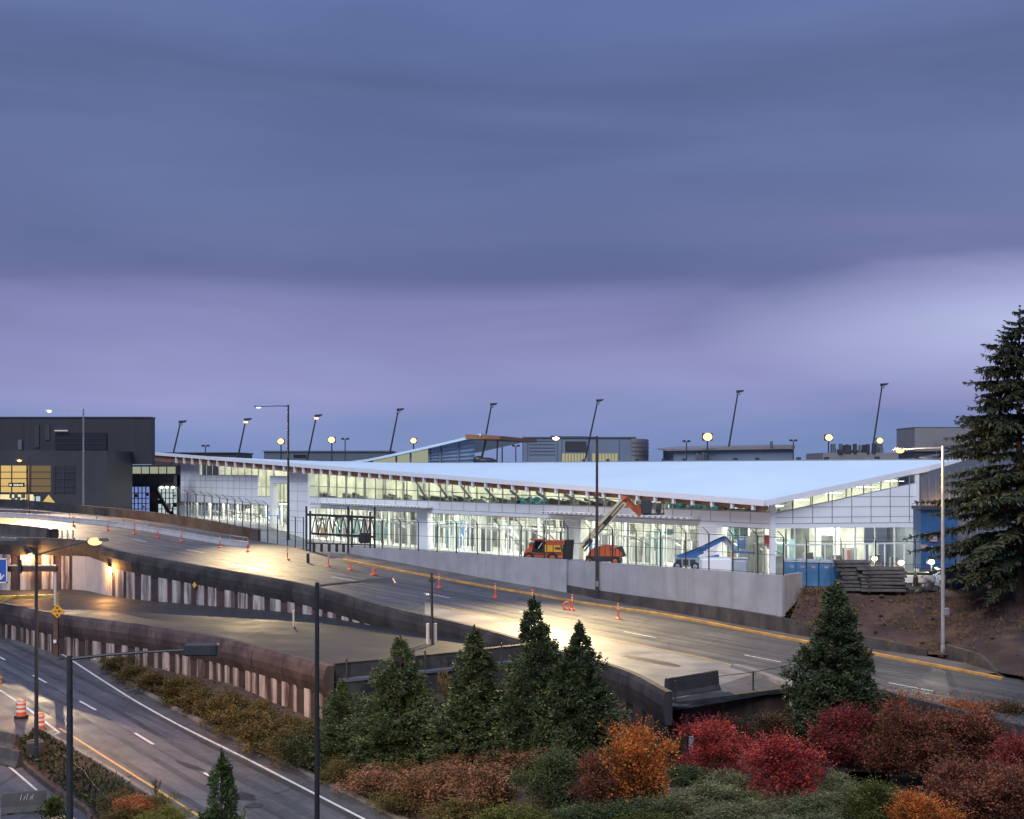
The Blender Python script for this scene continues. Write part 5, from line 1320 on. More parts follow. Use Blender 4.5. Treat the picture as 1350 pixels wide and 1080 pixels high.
# far concrete barrier with guard rail on the upper road
fb = flat(curve(G([(-40,681),(30,683),(75,687),(151,694),(227,706),(285,716),(327,722)], zU), 40), zU)
t = thing('concrete_barrier', 'long low concrete barrier with a metal rail along the far side of the upper road', 'concrete barrier', fb[20])
m = MB(); m.sweep(fb, [(-.28,0),(-.12,.35),(-.09,.62),(.09,.62),(.12,.35),(.28,0)], sides(fb)); m.build('barrier_wall', M['wallc'], t)
m = MB(); up1 = [p+Vector((0,0,1.05)) for p in fb]; m.path(up1[::2], .06, 6); m.build('rail', M['steel'], t)
for p in fb[::3]:
    m = MB(); m.tube(p+Vector((0,0,.6)), p+Vector((0,0,1.05)), .05, n=6); m.build('rail_post', M['steel'], t)
# split barrier near the left edge of the upper road
c = flat(curve(G([(-60,697),(0,703),(40,707),(63,710)], zU), 12), zU)
t = thing('dark_wall', 'short dark barrier wall on the upper road at the left edge', 'wall', c[6]); m = MB(); m.sweep(c, [(-.25,0),(-.1,1.1),(.1,1.1),(.25,0)], sides(c)); m.build('wall_face', M['darkc'], t)
for k, (px, lab) in enumerate(((82,'pale stub post nearest the dark barrier end'),(89,'middle one of three pale stub posts on the road edge'),(96,'rightmost of three pale stub posts on the road edge'))):
    p = solve(px, 709, zU); m = MB(); m.tube(p, p+Vector((0,0,.75)), .11, .10, 8); m.lathe(p+Vector((0,0,.75)), [(.14,0),(.14,.08)], 8); tag(m.build('stub_post', M['pipew'], org=p), lab, 'post', 'pale stub posts')
p = solve(69, 709, zU); t = thing('crash_cushion', 'dark crash cushion box at the end of the dark barrier wall', 'crash cushion', p); m = MB(); m.box(p+Vector((0,0,.45)), (1.3,.8,.9), .5, .1); m.build('body', M['steel_dark'], t); m = MB(); m.box(p+Vector((.2,-.3,.95)), (.9,.3,.1), .5); m.build('top_rail', M['steel'], t)

# sign bridge with blue sign, gate arm, diamond sign
D = 74.0
t = thing('sign_gantry', 'brown steel beam carrying a blue arrow sign at the left edge', 'sign gantry', P(73,800,D+18))
DD = 97.0
m = MB(); m.beam(P(-60,750.5,DD), P(75,750,DD), .35, .42); m.build('beam', M['wood'], t)
m = MB(); m.beam(P(-60,746.0,DD-.05), P(75,745.6,DD-.05), .30, .08); m.build('lit_toned_flange', M['pipew'], t)  # light on the beam's top edge, put into a pale colour
m = MB(); q0 = P(73,760,DD); m.tube((q0.x,q0.y,4.0), P(73,745,DD), .12, n=8); m.build('support_post', M['pipew'], t)
m = MB(); m.box(P(26,747,DD-.3), (.28,.2,1.1)); m.build('bracket', M['steel_dark'], t)
sgn = MB(); a_, b_ = P(-48,736,DD-.6), P(10,769,DD-.6)
sgn.box((a_+b_)/2, (b_.x-a_.x, .06, a_.z-b_.z)); sb = sgn.build('sign_panel', M['signblue'], t)
m = MB(); xr, zt2, zb2 = b_.x, a_.z, b_.z
for p0, p1 in (((a_.x,zt2-.06),(xr,zt2-.06)),((a_.x,zb2+.06),(xr,zb2+.06)),((xr-.05,zt2),(xr-.05,zb2))): m.beam((p0[0],DD-.64,p0[1]),(p1[0],DD-.64,p1[1]),.03,.10,up=(0,0,1) if p0[1]==p1[1] else (1,0,0))
m.build('sign_border', M['reflw'], sb)
m = MB(); ax = xr-.55; az = zb2+.30
m.beam((ax-.35,DD-.65,az+.45),(ax,DD-.65,az),.03,.13,up=(0,0,1)); m.beam((ax+.28,DD-.65,az+.36),(ax,DD-.65,az),.03,.13,up=(0,0,1)); m.beam((ax,DD-.66,az),(ax,DD-.66,az+.5),.03,.12,up=(1,0,0)); m.build('white_arrow', M['reflw'], sb)
D = 100.0
t = thing('pipe_gate', 'yellow pipe barrier arm across the lit lower ramp', 'barrier arm', P(76,800,D))
m = MB(); m.beam(P(-60,789.5,D), P(77,786.2,D), .22, .30); m.build('arm', M['gateyel'], t); m = MB(); q0 = P(76,788,D); m.tube((q0.x,q0.y,4), q0+Vector((0,0,.35)), .16, n=8); m.build('post', M['gateyel'], t)
m = MB(); q0 = P(14,789,D-.2); m.beam(q0+Vector((-1,0,-.35)), q0+Vector((.5,0,.2)), .1); m.build('brace', M['gateyel'], t)
# diamond warning sign on a brown post in front of the ramp wall
b0 = P(74, 866, 90.5); D = b0.y
t = thing('diamond_sign', 'yellow diamond sign with black symbols on a brown timber post', 'road sign', b0)
m = MB(); m.beam(b0, Vector((b0.x, b0.y, Zp(799,D))), .34, .28, up=(0,1,0)); m.build('post', M['wood'], t)
c = P(75.5,806,D-.35); h = .52
m = MB(); pts_ = [(0,-h),(h,0),(0,h),(-h,0)]; m.add([c+Vector((x,-.02,z)) for x,z in pts_]+[c+Vector((x,.02,z)) for x,z in pts_], [[0,1,2,3],[7,6,5,4]]+[[i,(i+1)%4,4+(i+1)%4,4+i][::-1] for i in range(4)]); sp_ = m.build('sign_panel', M['signyel'], t)
for x, z, w_, h_ in ((0,.42,.13,.22),(0,-.45,.13,.22),(-.22,0,.22,.07),(.2,.02,.08,.28),(.34,0,.07,.2)):
    m = MB(); m.box(c+Vector((x,-.035,z))*1.0+Vector((-x*.38,0,-z*.38)), (w_*.8,.02,h_*.62)); m.build('black_symbol', M['black'], sp_)
m = MB(); m.box(Vector((b0.x, b0.y-.25, Zp(845,D))), (.22,.05,.25)); m.build('reflector', M['reflw'], t)
# small yellow plate on the retaining wall
bq = min(NEARC, key=lambda q_: abs((q_.x/q_.y)-(261-CX)/F)); sdq = sides(NEARC)[NEARC.index(bq)]; c = Vector((bq.x,bq.y,Zp(771,bq.y)))+sdq*.34
m = MB(); a_ = Vector((sdq.y,-sdq.x,0)); hh = .27; m.add([c-a_*hh, c-Vector((0,0,hh)), c+a_*hh, c+Vector((0,0,hh)), c-a_*hh-sdq*.04, c-Vector((0,0,hh))-sdq*.04, c+a_*hh-sdq*.04, c+Vector((0,0,hh))-sdq*.04], [[0,1,2,3],[7,6,5,4],[0,4,5,1],[1,5,6,2],[2,6,7,3],[3,7,4,0]])
tag(m.build('hazard_plate', M['gateyel'], org=c), 'small weathered yellow diamond plate on the striped retaining wall', 'sign')
# camera pole with crossbar and two pale pipes by the ramp end
b0 = solve(570, 850, zM); D = b0.y
t = thing('camera_pole', 'dark pole with a crossbar and small camera in front of the upper road', 'pole', b0)
m = MB(); m.tube(b0, P(569,755,D), .10, .08, 8); m.build('pole', M['steel_dark'], t); m = MB(); m.beam(P(565,766,D), P(575,766,D), .1, .18); m.build('crossbar', M['steel_dark'], t)
m = MB(); m.ball(P(563.5,784,D-.2), .14,.14,.10, 10, 6); m.build('camera', M['reflw'], t, smooth=True); m = MB(); m.beam(P(563,782.5,D-.1), P(570,782.5,D), .06); m.build('bracket', M['steel_dark'], t)
for px, lab in ((564,'left one of two pale upright pipes below the camera pole'),(574,'right one of two pale upright pipes below the camera pole')):
    p = solve(px, 849, zM); m = MB(); m.tube(p, p+Vector((0,0,1.35)), .12, n=10); m.lathe(p+Vector((0,0,1.35)), [(.13,0),(.13,.05),(.06,.09)], 10); tag(m.build('upright_pipe', M['pipew'], org=p), lab, 'pipe', 'pale upright pipes')
for px, py, hpx, lab in ((350,826,22,'thin pale post standing on the lower ramp'),):
    p = solve(387, 826, zM); m = MB(); m.tube(p, p+Vector((0,0,1.2)), .08, n=8); m.tube(p+Vector((0,0,1.2)), p+Vector((0,0,1.24)), .10, n=8); tag(m.build('thin_post', M['pipew'], org=p), lab, 'post')

# end of the lower ramp: barriers and dark headwall
RE = [Vector((-9.6,68.4,0)), Vector((-2.6,73.0,0)), Vector((3.2,77.4,0))]
t = thing('tunnel_headwall', 'dark headwall with barrier and rail at the end of the lower ramp behind the conifers', 'headwall', RE[1])
m = MB(); m.sweep(flat(RE, zM), [(-.4,-5),(0,-5),(0,.05),(-.4,.05)], sides(RE)); m.build('headwall', M['parapet'], t)
m = MB(); RE2 = flat([p-sides(RE)[0]*.9 for p in RE], zM); m.sweep(RE2, [(-.2,0),(-.12,.95),(-.3,1.0),(.12,1.0),(.08,.85),(.2,0)], sides(RE2)); m.build('barrier', M['parapet'], t)
m = MB(); m.sweep(flat(RE, zM), [(-.42,.05),(.08,.05),(.08,.2),(-.42,.2)], sides(RE)); m.build('coping', M['bg2'], t)
for u in (0.02, .35, .7): p = RE[0].lerp(RE[2], u); m = MB(); m.tube((p.x,p.y,4.1),(p.x,p.y,5.35),.05,n=6); m.build('rail_post', M['steel_dark'], t)
# portal deck at the end of the upper parapet
d0, d1 = DECK[0].copy(), DECK[-1].copy(); d0.z = zU(d0.x,d0.y)+.02; d1.z = zU(d1.x,d1.y)+.02
dn = Vector((d1.x-d0.x, d1.y-d0.y, 0)).normalized(); out = Vector((dn.y,-dn.x,0))
if out.y > 0: out = -out
t = thing('tunnel_portal', 'dark boarded portal structure under the upper road behind the red bushes', 'tunnel portal', (d0+d1)/2)
zt3 = (d0.z+d1.z)/2
def dp_(s_, o, z): v = d0 + dn*s_ + out*o; return Vector((v.x,v.y,z))
DLn = (Vector((d1.x,d1.y,0))-Vector((d0.x,d0.y,0))).length
m = MB(); m.hexa([dp_(.15,-.5,-1), dp_(DLn+.2,-.5,-1), dp_(DLn+.2,0.8,-1), dp_(.15,0.8,-1), dp_(.15,-.5,zt3), dp_(DLn+.2,-.5,zt3-.05), dp_(DLn+.2,0.8,zt3-.05), dp_(.15,0.8,zt3)]); m.build('headwall', M['board'], t)
m = MB(); m.hexa([dp_(0,0.1,zt3-.12), dp_(DLn+.35,0.1,zt3-.17), dp_(DLn+.35,1.05,zt3-.17), dp_(0,1.05,zt3-.12), dp_(0,0.1,zt3+.16), dp_(DLn+.35,0.1,zt3+.1), dp_(DLn+.35,1.05,zt3+.1), dp_(0,1.05,zt3+.16)]); m.build('edge_beam', M['parapet'], t)
m = MB(); m.hexa([dp_(0,0.82,zt3-1.75), dp_(DLn+.3,0.82,zt3-1.75), dp_(DLn+.3,1.0,zt3-1.75), dp_(0,1.0,zt3-1.75), dp_(0,0.82,zt3-1.45), dp_(DLn+.3,0.82,zt3-1.45), dp_(DLn+.3,1.0,zt3-1.45), dp_(0,1.0,zt3-1.45)]); m.build('waler', M['black'], t)
m = MB(); m.hexa([dp_(.9,0.81,-1), dp_(DLn-.3,0.81,-1), dp_(DLn-.3,0.86,-1), dp_(.9,0.86,-1), dp_(.9,0.81,zt3-1.76), dp_(DLn-.3,0.81,zt3-1.76), dp_(DLn-.3,0.86,zt3-1.76), dp_(.9,0.86,zt3-1.76)]); m.build('opening', M['black'], t)
m = MB(); m.tube(dp_(.35,1.0,-1), dp_(.35,1.0,zt3-.1), .22, n=10); m.build('column', M['parapet'], t)
m = MB()
for s_, in ((0.8,),(3.15,)): m.hexa([dp_(s_,0.89,zt3-3.0), dp_(s_+.38,0.89,zt3-3.0), dp_(s_+.38,0.92,zt3-3.0), dp_(s_,0.92,zt3-3.0), dp_(s_,0.89,zt3-1.9), dp_(s_+.38,0.89,zt3-1.9), dp_(s_+.38,0.92,zt3-1.9), dp_(s_,0.92,zt3-1.9)])
m.build('pale_marker', M['rib'], t)
for s_, h in ((.15,1.25),(DLn*.62,1.25),(DLn+.1,1.5)): m = MB(); m.tube(dp_(s_,0.5,zt3+.1), dp_(s_,0.5,zt3+h), .05, n=6); m.build('rail_post', M['steel_dark'], t)
m = MB(); m.path([dp_(.15,0.5,zt3+1.2), dp_(DLn*.62,0.5,zt3+1.2), dp_(DLn+.1,0.5,zt3+1.4)], .02, 5); m.build('rail_wire', M['steel_dark'], t)
jersey('dark concrete barrier standing on the portal deck', dp_(.5,-.75,zt3+.01), dp_(5.0,-1.35,zt3+.01), H=1.15, mat='parapet')
m = MB(); cl = flat(resample(G([(967,880),(990,886),(1020,897),(1046,910)], zU), 1.0), zU); m.sweep(cl, [(-.3,-.1),(-.3,.22),(.25,.22),(.3,-.1)], sides(cl)); tag(m.build('curb', M['pave'], org=cl[2]), 'pale concrete curb curving round the portal deck', 'curb')
# ------------------------------------------------------------------ construction machines
def wheel(parent, c, r, wdt, ax, hub):
    c = Vector(c); ax = Vector(ax).normalized(); m = MB(); m.tube(c-ax*wdt/2, c+ax*wdt/2, r, n=18)
    wv = m.build('wheel', M['rubber'], parent); m = MB(); m.tube(c-ax*(wdt/2+.03), c+ax*(wdt/2+.03), r*.55, n=14); m.build('rim', M[hub], wv)
# telehandler
D = 132.0; c = P(719,741,D); gz = 5.95; c.z = gz
t = thing('telehandler', 'orange telehandler with a yellow side panel parked behind the pale wall', 'telehandler', c)
ux = Vector((.97,-.25,0)).normalized(); uy = Vector((-ux.y,ux.x,0))
def L(x,y,z): return c+ux*x+uy*y+Vector((0,0,z))
def lbox(m, x0,x1,y0,y1,z0,z1, tx0=0, tx1=0): m.hexa([L(x0,y0,z0),L(x1,y0,z0),L(x1,y1,z0),L(x0,y1,z0),L(x0+tx0,y0,z1),L(x1+tx1,y0,z1),L(x1+tx1,y1,z1),L(x0+tx0,y1,z1)])
m = MB(); lbox(m,-2.2,2.1,-.9,.9,.55,1.2); lbox(m,-2.3,-1.2,-.9,.9,.6,1.55,.35,0); m.build('chassis', M['liftor'], t)
m = MB(); lbox(m,-1.3,.1,-1.0,-.2,1.2,2.5,.35,-.1); m.build('cab', M['dark3'], t)
m = MB(); lbox(m,-1.5,.2,-1.05,-.1,2.5,2.62); m.build('cab_roof', M['liftor'], t)
m = MB(); lbox(m,.1,2.0,-1.02,-.1,1.25,2.0,0,-.15); m.build('engine_cover', M['liftyel'], t)
m = MB(); m.beam(L(-1.9,.35,1.75), L(2.3,.35,2.25), .5, .55); m.build('boom', M['liftor'], t)
m = MB(); lbox(m,.3,2.3,-1.06,-.4,2.02,2.5,0,.1); m.build('side_panel', M['liftor'], t)
m = MB(); m.beam(L(-.5,-1.07,1.6), L(-.1,-1.07,2.2), .5,.05); m.build('white_plate', M['reflw'], t)
for x in (-1.6, 1.0):
    for y in (-.85,.85): wheel(t, L(x,y,.58), .58, .45, uy, 'liftor')
m = MB(); lbox(m,2.12,2.9,-.9,.7,.35,2.5,0,.15); m.build('dark_attachment', M['rubber'], t)
for a_, b_, mt_ in (((-1.9,-.96,1.0),(2.0,-.96,1.05),'dark2'),((-2.0,.0,2.1),(1.9,.05,2.45),'rubber'),((.4,-1.05,1.3),(.4,-1.05,1.95),'dark2'),((1.1,-1.05,1.3),(1.1,-1.05,1.95),'dark2'),((-2.25,-.7,1.2),(-2.25,-.7,1.9),'steel')):
    m = MB(); m.tube(L(*a_), L(*b_), .045, n=6); m.build('hose', M[mt_], t)
m = MB(); lbox(m,-.95,-.15,-1.03,-1.005,1.55,2.35,.1,-.05); m.build('cab_window', M['dglass'], t)
m = MB(); lbox(m,1.3,1.9,-1.045,-1.02,1.5,1.75); m.build('dark_decal', M['dark2'], t)
# orange articulated boom lift
D = 131.0; c = P(789,744,D); c.z = 5.85
t = thing('boom_lift', 'orange boom lift with a raised cream boom and high basket', 'boom lift', c)
m = MB(); lbox(m,-1.2,2.4,-1.0,1.0,.35,.95); m.build('chassis', M['steel_dark'], t)
m = MB(); n = 10; vs = []
for i in range(n+1):
    a_ = math.pi*i/n; vs += [L(.9-1.9*math.cos(a_),-1.0,.95+1.15*math.sin(a_)), L(.9-1.9*math.cos(a_),.9,.95+1.15*math.sin(a_))]
m.add(vs, [[i*2,i*2+2,i*2+3,i*2+1] for i in range(n)]+[[i*2 for i in range(n+1)],[i*2+1 for i in range(n+1)][::-1],[0,1,2*n+1,2*n]]); tu = m.build('turret', M['liftor'], t)
m = MB(); 
for i in range(2, n-1): a_ = math.pi*i/n; m.beam(L(.9-1.95*math.cos(a_),-1.01,1.0), L(.9-1.92*math.cos(a_),-1.01,.95+1.12*math.sin(a_)), .06,.03,up=(0,1,0))
m.build('cover_gap', M['dark3'], tu)
m = MB(); lbox(m,2.1,2.9,-.95,.9,.9,1.9,0,-.45); m.build('counterweight', M['rubber'], t)
for x in (-.8, 2.0):
    for y in (-.95,.95): wheel(t, L(x,y,.45), .45, .35, uy, 'liftor')
DY = -.5
def Q(px,py,dy=0): return P(px,py,D+dy)
m = MB(); m.hexa([Q(763,742,-.4),Q(769,742,-.4),Q(769,742,.4),Q(763,742,.4),Q(764,714,-.3),Q(770,716,-.3),Q(770,716,.3),Q(764,714,.3)]); m.build('riser', M['liftcream'], t)
m = MB(); m.beam(Q(767,720), Q(785,702), .5,.6); m.build('lower_boom', M['liftcream'], t)
m = MB(); m.beam(Q(782,706,-.1), Q(822,661,-.1), .6,.85); bm_ = m.build('main_boom', M['liftcream'], t)
m = MB(); m.beam(Q(783,709.5,-.1), Q(822,664.8,-.1), .62,.14); m.build('boom_underside', M['dark2'], bm_)
m = MB(); m.beam(Q(772,717,-.3), Q(779,710,-.3), .2,.35); m.beam(Q(768,722,-.5), Q(780,712,-.5),.16,.2); m.beam(Q(770,727,-.3),Q(782,712,-.3),.14,.16); m.build('link_arm', M['dark2'], t)
m = MB(); m.path([Q(784,701,-.5), Q(800,684,-.55), Q(820,661,-.5), Q(828,657,-.5), Q(838,667,-.5)], .05, 6); m.build('hose', M['rubber'], t)
m = MB(); m.beam(Q(796,691.5,-.45), Q(806,680.5,-.45), .05, .3); m.build('dark_decal', M['dark2'], bm_)
m = MB(); m.ball(Q(822.5,658.5,-.1), .36,.36,.42,12,8); m.build('boom_knuckle', M['liftor'], t, smooth=True)
m = MB(); m.beam(Q(823,656), Q(838,672), .5,.62); m.beam(Q(836,668), Q(846,678), .55,.8); m.build('jib', M['liftor'], t)
m = MB()
for dx in (848,875): 
    for dy in (-.5,.5): m.tube(Q(dx,678.5,dy), Q(dx,664,dy), .05, n=6)
for py in (664,671): 
    m.path([Q(848,py,-.5),Q(875,py,-.5),Q(875,py,.5),Q(848,py,.5),Q(848,py,-.5)], .05, 6)
m.build('basket_rail', M['dark2'], t)
m = MB(); m.hexa([Q(847,679.5,-.6),Q(876,678.5,-.6),Q(876,678.5,.6),Q(847,679.5,.6),Q(847,677.5,-.6),Q(876,676.5,-.6),Q(876,676.5,.6),Q(847,677.5,.6)]); m.build('basket_floor', M['maroon'], t)
m = MB(); m.box(Q(852,668,-.2), (1.1,.8,1.6), 0, .1); m.box(Q(868,671,-.2), (.5,.5,.9), 0, .08); m.build('control_box', M['dark2'], t)
# blue articulated boom lift
D = 124.0; c = P(905,754,D); c.z = 5.85
t = thing('boom_lift', 'blue and grey boom lift with a folded arm near the terminal corner', 'boom lift', c)
m = MB(); lbox(m,-1.1,1.3,-.9,.9,.35,1.25); m.build('chassis', M['liftgrey'], t)
m = MB(); lbox(m,-.9,1.2,-.7,.7,1.26,1.6,.3,-.6); m.build('turret', M['liftblue'], t)
for x0_ in (-.95,-.25,.45): m = MB(); lbox(m,x0_,x0_+.55,-.93,-.9,.5,1.1); m.build('side_grille', M['dark2'], t)
for x in (-.8, 1.0):
    for y in (-.9,.9): wheel(t, L(x,y,.42), .42, .32, uy, 'liftgrey')
m = MB(); m.beam(Q(894,737), Q(926,725), .45,.75); m.build('lower_boom', M['liftblue'], t)
m = MB(); m.beam(Q(924,725.5,-.1), Q(955,709,-.1), .4,.42); m.build('main_boom', M['liftblue'], t)
m = MB(); m.beam(Q(905,741,-.5), Q(948,733,-.5), .25,.3); m.beam(Q(910,746,-.6), Q(928,744,-.6),.3,.4); m.build('link_arm', M['liftblue'], t)
m = MB(); m.path([Q(896,733,-.5), Q(922,722,-.5), Q(945,711,-.4), Q(956,707.5,-.4), Q(964,716,-.4)], .05, 6); m.build('hose', M['rubber'], t)
m = MB(); m.beam(Q(954,709), Q(968,724), .42,.6); m.build('jib', M['liftgrey'], t)
m = MB(); m.hexa([Q(966,729,-.5),Q(996,730,-.5),Q(996,730,.5),Q(966,729,.5),Q(966,726,-.5),Q(996,728,-.5),Q(996,728,.5),Q(966,726,.5)]); m.build('basket_floor', M['liftblue'], t)
m = MB()
for px in (973,982):
    for dy in (-.4,.4): m.tube(Q(px,727,dy), Q(px,708.5,dy), .07,n=6)
for py in (708.5,713,718): m.path([Q(972,py,-.4),Q(983,py,-.4),Q(983,py,.4),Q(972,py,.4),Q(972,py,-.4)], .06, 6)
m.build('basket_rail', M['liftblue'], t)
m = MB(); m.box(Q(977.5,718,0), (.65,.3,.9), 0,.05); m.build('control_box', M['liftgrey'], t)
# white tanks and boxes beside it
for px, py, w_, h, mt, lab, kind, cat in ((943,753,3.0,1.55,'white','white site box standing in front of the blue boom lift','site_box','box'), (974,755,1.7,1.75,'loor','pale grey tank with a rounded bottom beside the white site box','tank','tank')):
    c = P(px,py,119); c.z = zA(c.x,c.y); t = thing(kind, lab, cat, c)
    m = MB(); m.box(c+Vector((0,0,h/2+.12)), (w_,1.3,h), .1, .12 if kind == 'site_box' else .3); m.build('body', M[mt], t)
    m = MB(); m.box(c+Vector((0,0,h+.16)), (w_*.9,1.1,.08), .1, .02); m.build('lid', M['mullw'], t)
    for x in (-w_*.35, w_*.35): m = MB(); m.box(c+Vector((x,0,.06)), (.25,1.2,.12), .1); m.build('skid', M['steel'], t)
c = P(940,756,117); c.z = zA(c.x,c.y)
# portable toilets
for k, (px, dz) in enumerate(((1042,0),(1056,.3),(1070,.2),(1087,.0),(1103,.1))):
    D = 100.5-k*.25; c = P(px,775,D); c.z = 6.35; rz = -.12
    t = thing('portable_toilet', ['blue portable toilet behind the fence post at the wall end','blue portable toilet second from the wall end','blue portable toilet in the middle of the row','blue portable toilet second from the grey planks','blue portable toilet next to the stack of grey planks'][k], 'portable toilet', c, 'row of blue portable toilets')
    m = MB(); m.box(c+Vector((0,0,1.08)), (.98,1.1,2.0), rz, .06); bo = m.build('shell', M['loo'], t)
    m = MB(); m.box(c+Vector((0,0,2.12)), (1.04,1.16,.12), rz, .03); m.box(c+Vector((0,0,2.23)), (.8,.9,.16), rz, .07); m.build('roof', M['loor'], t)
    m = MB(); m.box(c+Vector((-.06,-.57,1.0)), (.66,.04,1.75), rz, .015); dr = m.build('door', M['loo'], t)
    m = MB(); m.box(c+Vector((-.02,-.60,1.72)), (.3,.02,.16), rz); m.build('sticker', M['sticker'], dr)
    m = MB(); m.box(c+Vector((.2,-.60,1.05)), (.06,.04,.16), rz); m.build('handle', M['dark2'], dr)
    m = MB(); m.box(c+Vector((0,0,.05)), (1.05,1.2,.1), rz); m.build('skid', M['dark2'], t)
# stacks of grey planks
rng = random.Random(12); idx = 0
for px0, w_, nl, D in ((1126,2.7,8,97.5),(1162,3.6,7,96.8)):
    c = P(px0,782,D); z = 6.35
    for k in range(nl):
        th = rng.uniform(.20,.30); ww = w_*rng.uniform(.88,1.08); o = Vector((rng.uniform(-.2,.2), rng.uniform(-.12,.12), 0)); m = MB()
        base = Vector((c.x,c.y,z))+o; m.box(base+Vector((0,0,th/2)), (ww,1.5,th), rng.uniform(-.05,.05)-.1, .03)
        for e in (-.33,.33): m.box(base+Vector((ww*e,0,-.03)), (.12,1.45,.06), -.1)
        tag(m.build('plank_bundle', M['slab'], org=base), ('weathered grey plank bundle in the stack beside the blue toilets' if px0 == 1126 else 'weathered grey plank bundle in the stack left of the work light'), 'plank bundle', 'plank bundles stacked beside the toilets' if px0 == 1126 else 'plank bundles stacked near the work light')
        z += th+.06
for px, py, D, lab in ((1136,742,103,'bright work light shining over the left plank stack'),(1153,736.5,112,'white work light on a stand in the middle of the gable front'),(1188,742,103,'bright work light above the right plank stack'),(1228,741,101,'work light on a stand beside the street lamp pole')):
    p = P(px,py,D); g0 = 6.3 if D < 105 else zA(p.x,p.y); t = thing('work_light', lab, 'work light', (p.x,p.y,g0), 'lit work lights on stands')
    m = MB(); m.tube((p.x,p.y,g0), p-Vector((0,0,.15)), .05, n=6); m.build('stand', M['steel_dark'], t)
    for a_ in (0,2.1,4.2): m = MB(); m.beam((p.x+.45*math.cos(a_),p.y+.45*math.sin(a_),g0), (p.x,p.y,g0+.6), .04); m.build('stand_leg', M['steel_dark'], t)
    m = MB(); m.box(p+Vector((0,.22,0)), (.6,.2,.45), 0, .04); m.build('housing', M['dark2'], t)
    m = MB(); m.ball(p, .27,.15,.22, 12, 8); m.build('bulb', M['work'], t, smooth=True); lamp(t, p-Vector((0,.3,0)), 550, (1,.93,.72), .15)
# sheeted materials, rubble and stores right of the planks
c = P(1210,766,99); c.z = 6.3
t = thing('material_pallet', 'white sheeted pallet load lit by the work lights', 'pallet load', c)
m = MB(); m.box(c+Vector((0,0,.85)), (2.5,1.4,.7), .05, .1); m.build('wrapped_load', M['white'], t)
m = MB(); m.box(c+Vector((0,0,1.3)), (2.2,1.2,.16), -.04, .05); m.build('top_sheet', M['lf_ygr'], t)
m = MB()
for x in (-1.0,0,1.0): m.box(c+Vector((x,0,.25)), (.2,1.3,.5), .05)
m.build('pallet_foot', M['wood'], t)
for px, py, kind, lab, cat in ((1224,784,'rubble_sack','dark bulging sack of rubble by the foot of the work light','sack'),(1200,786,'rubble_sack','low dark sack lying beside the traffic cone','sack')):
    c = P(px,py,96.5); c.z = zSlope(c.x,c.y)-.05; t = thing(kind, lab, cat, c); m = MB(); m.ball(c+Vector((0,0,.32)), .6,.45,.42,14,9); m.ball(c+Vector((.4,-.1,.25)), .42,.36,.32,12,8); 
    for v in m.v: v += Vector((noise.noise(v*1.9), noise.noise(v*1.7+Vector((5,0,0))), noise.noise(v*2.1+Vector((0,7,0)))))*.2
    m.build('sack_body', M['dark2'], t, smooth=True); m = MB(); m.tube(c+Vector((0,0,.68)), c+Vector((.05,0,.88)), .09,.14,8); m.build('sack_neck', M['dark2'], t)
c = P(1199.5,783,96.5); c.z = zSlope(c.x,c.y); t = thing('traffic_cone', 'pale traffic cone on the ground below the white pallet load', 'traffic cone', c); m = MB(); m.box(c+Vector((0,0,.03)), (.45,.45,.06), 0, .02); m.build('base', M['dark2'], t); m = MB(); m.lathe(c+Vector((0,0,.06)), [(.19,0),(.05,.75)], 12); m.build('cone', M['sticker'], t)
c = P(1207,783,96.6); c.z = zSlope(c.x,c.y); t = thing('gas_cylinder', 'small dark red gas cylinder between the sacks', 'gas cylinder', c); m = MB(); m.lathe(c, [(.2,0),(.2,1.1),(.14,1.26),(.06,1.3)], 14); m.build('bottle', M['maroon'], t); m = MB(); m.lathe(c+Vector((0,0,1.3)), [(.05,0),(.08,.05),(.08,.16)], 10); m.build('valve', M['steel'], t)
def container(label, px0, px1, pyb, D, H, mat, depth=2.4, zb=6.35, cat='container', name='shipping_container', ribs=14):
    a_ = P(px0,pyb,D).x; b_ = P(px1,pyb,D).x; t = thing(name, label, cat, ((a_+b_)/2,D,zb))
    m = MB(); block(m, a_, b_, D, depth, zb+.12, zb+H); bo = m.build('body', M[mat], t)
    m = MB()
    for i in range(ribs): x = a_+(b_-a_)*(i+.5)/ribs; block(m, x-.05, x+.05, D-.05, .05, zb+.2, zb+H-.12)
    m.build('side_rib', M[mat], bo); m = MB(); block(m, a_-.03, b_+.03, D-.06, depth+.1, zb+H+.001, zb+H+.1); m.build('top_rail', M[mat], t)
    m = MB(); block(m, a_-.02, b_+.02, D-.04, depth, zb, zb+.118); m.build('bottom_rail', M['dark2'], t); return t
t = container('tall blue container unit behind the street lamp with pale stickers', 1214, 1262, 780, 125, 6.0, 'contblue', zb=5.8)
for px, py in ((1224,707),(1231,711),(1218,722)):
    m = MB(); m.box(P(px,py,124.9), (.7,.06,.6)); m.build('sticker', M['sticker'], t)
m = MB(); block(m, P(1212,0,125).x, P(1266,0,125).x, 124.6, 2.9, 11.95, 12.3); m.build('roof_slab', M['dark2'], t)
p = P(1238,684,136); t = thing('wall_pack_lamp', 'glowing orange lamp on the grey side wing of the terminal', 'wall lamp', p); m = MB(); m.box(p, (1.4,.5,.5), 0, .1); m.build('housing', M['steel_dark'], t); m = MB(); m.box(p+Vector((0,-.05,-.32)), (1.2,.4,.12)); m.build('lens', M['bulb'], t); lamp(t, p+Vector((0,-.9,.6)), 900, ORNG, .2); 
container('low navy blue open skip behind the thin fence', 1246, 1302, 787, 98, 1.55, 'navy', zb=6.3, cat='skip', name='waste_skip', ribs=7)
container('dark green container behind the spruce trunk', 1302, 1372, 787, 102, 2.9, 'green', zb=6.1)
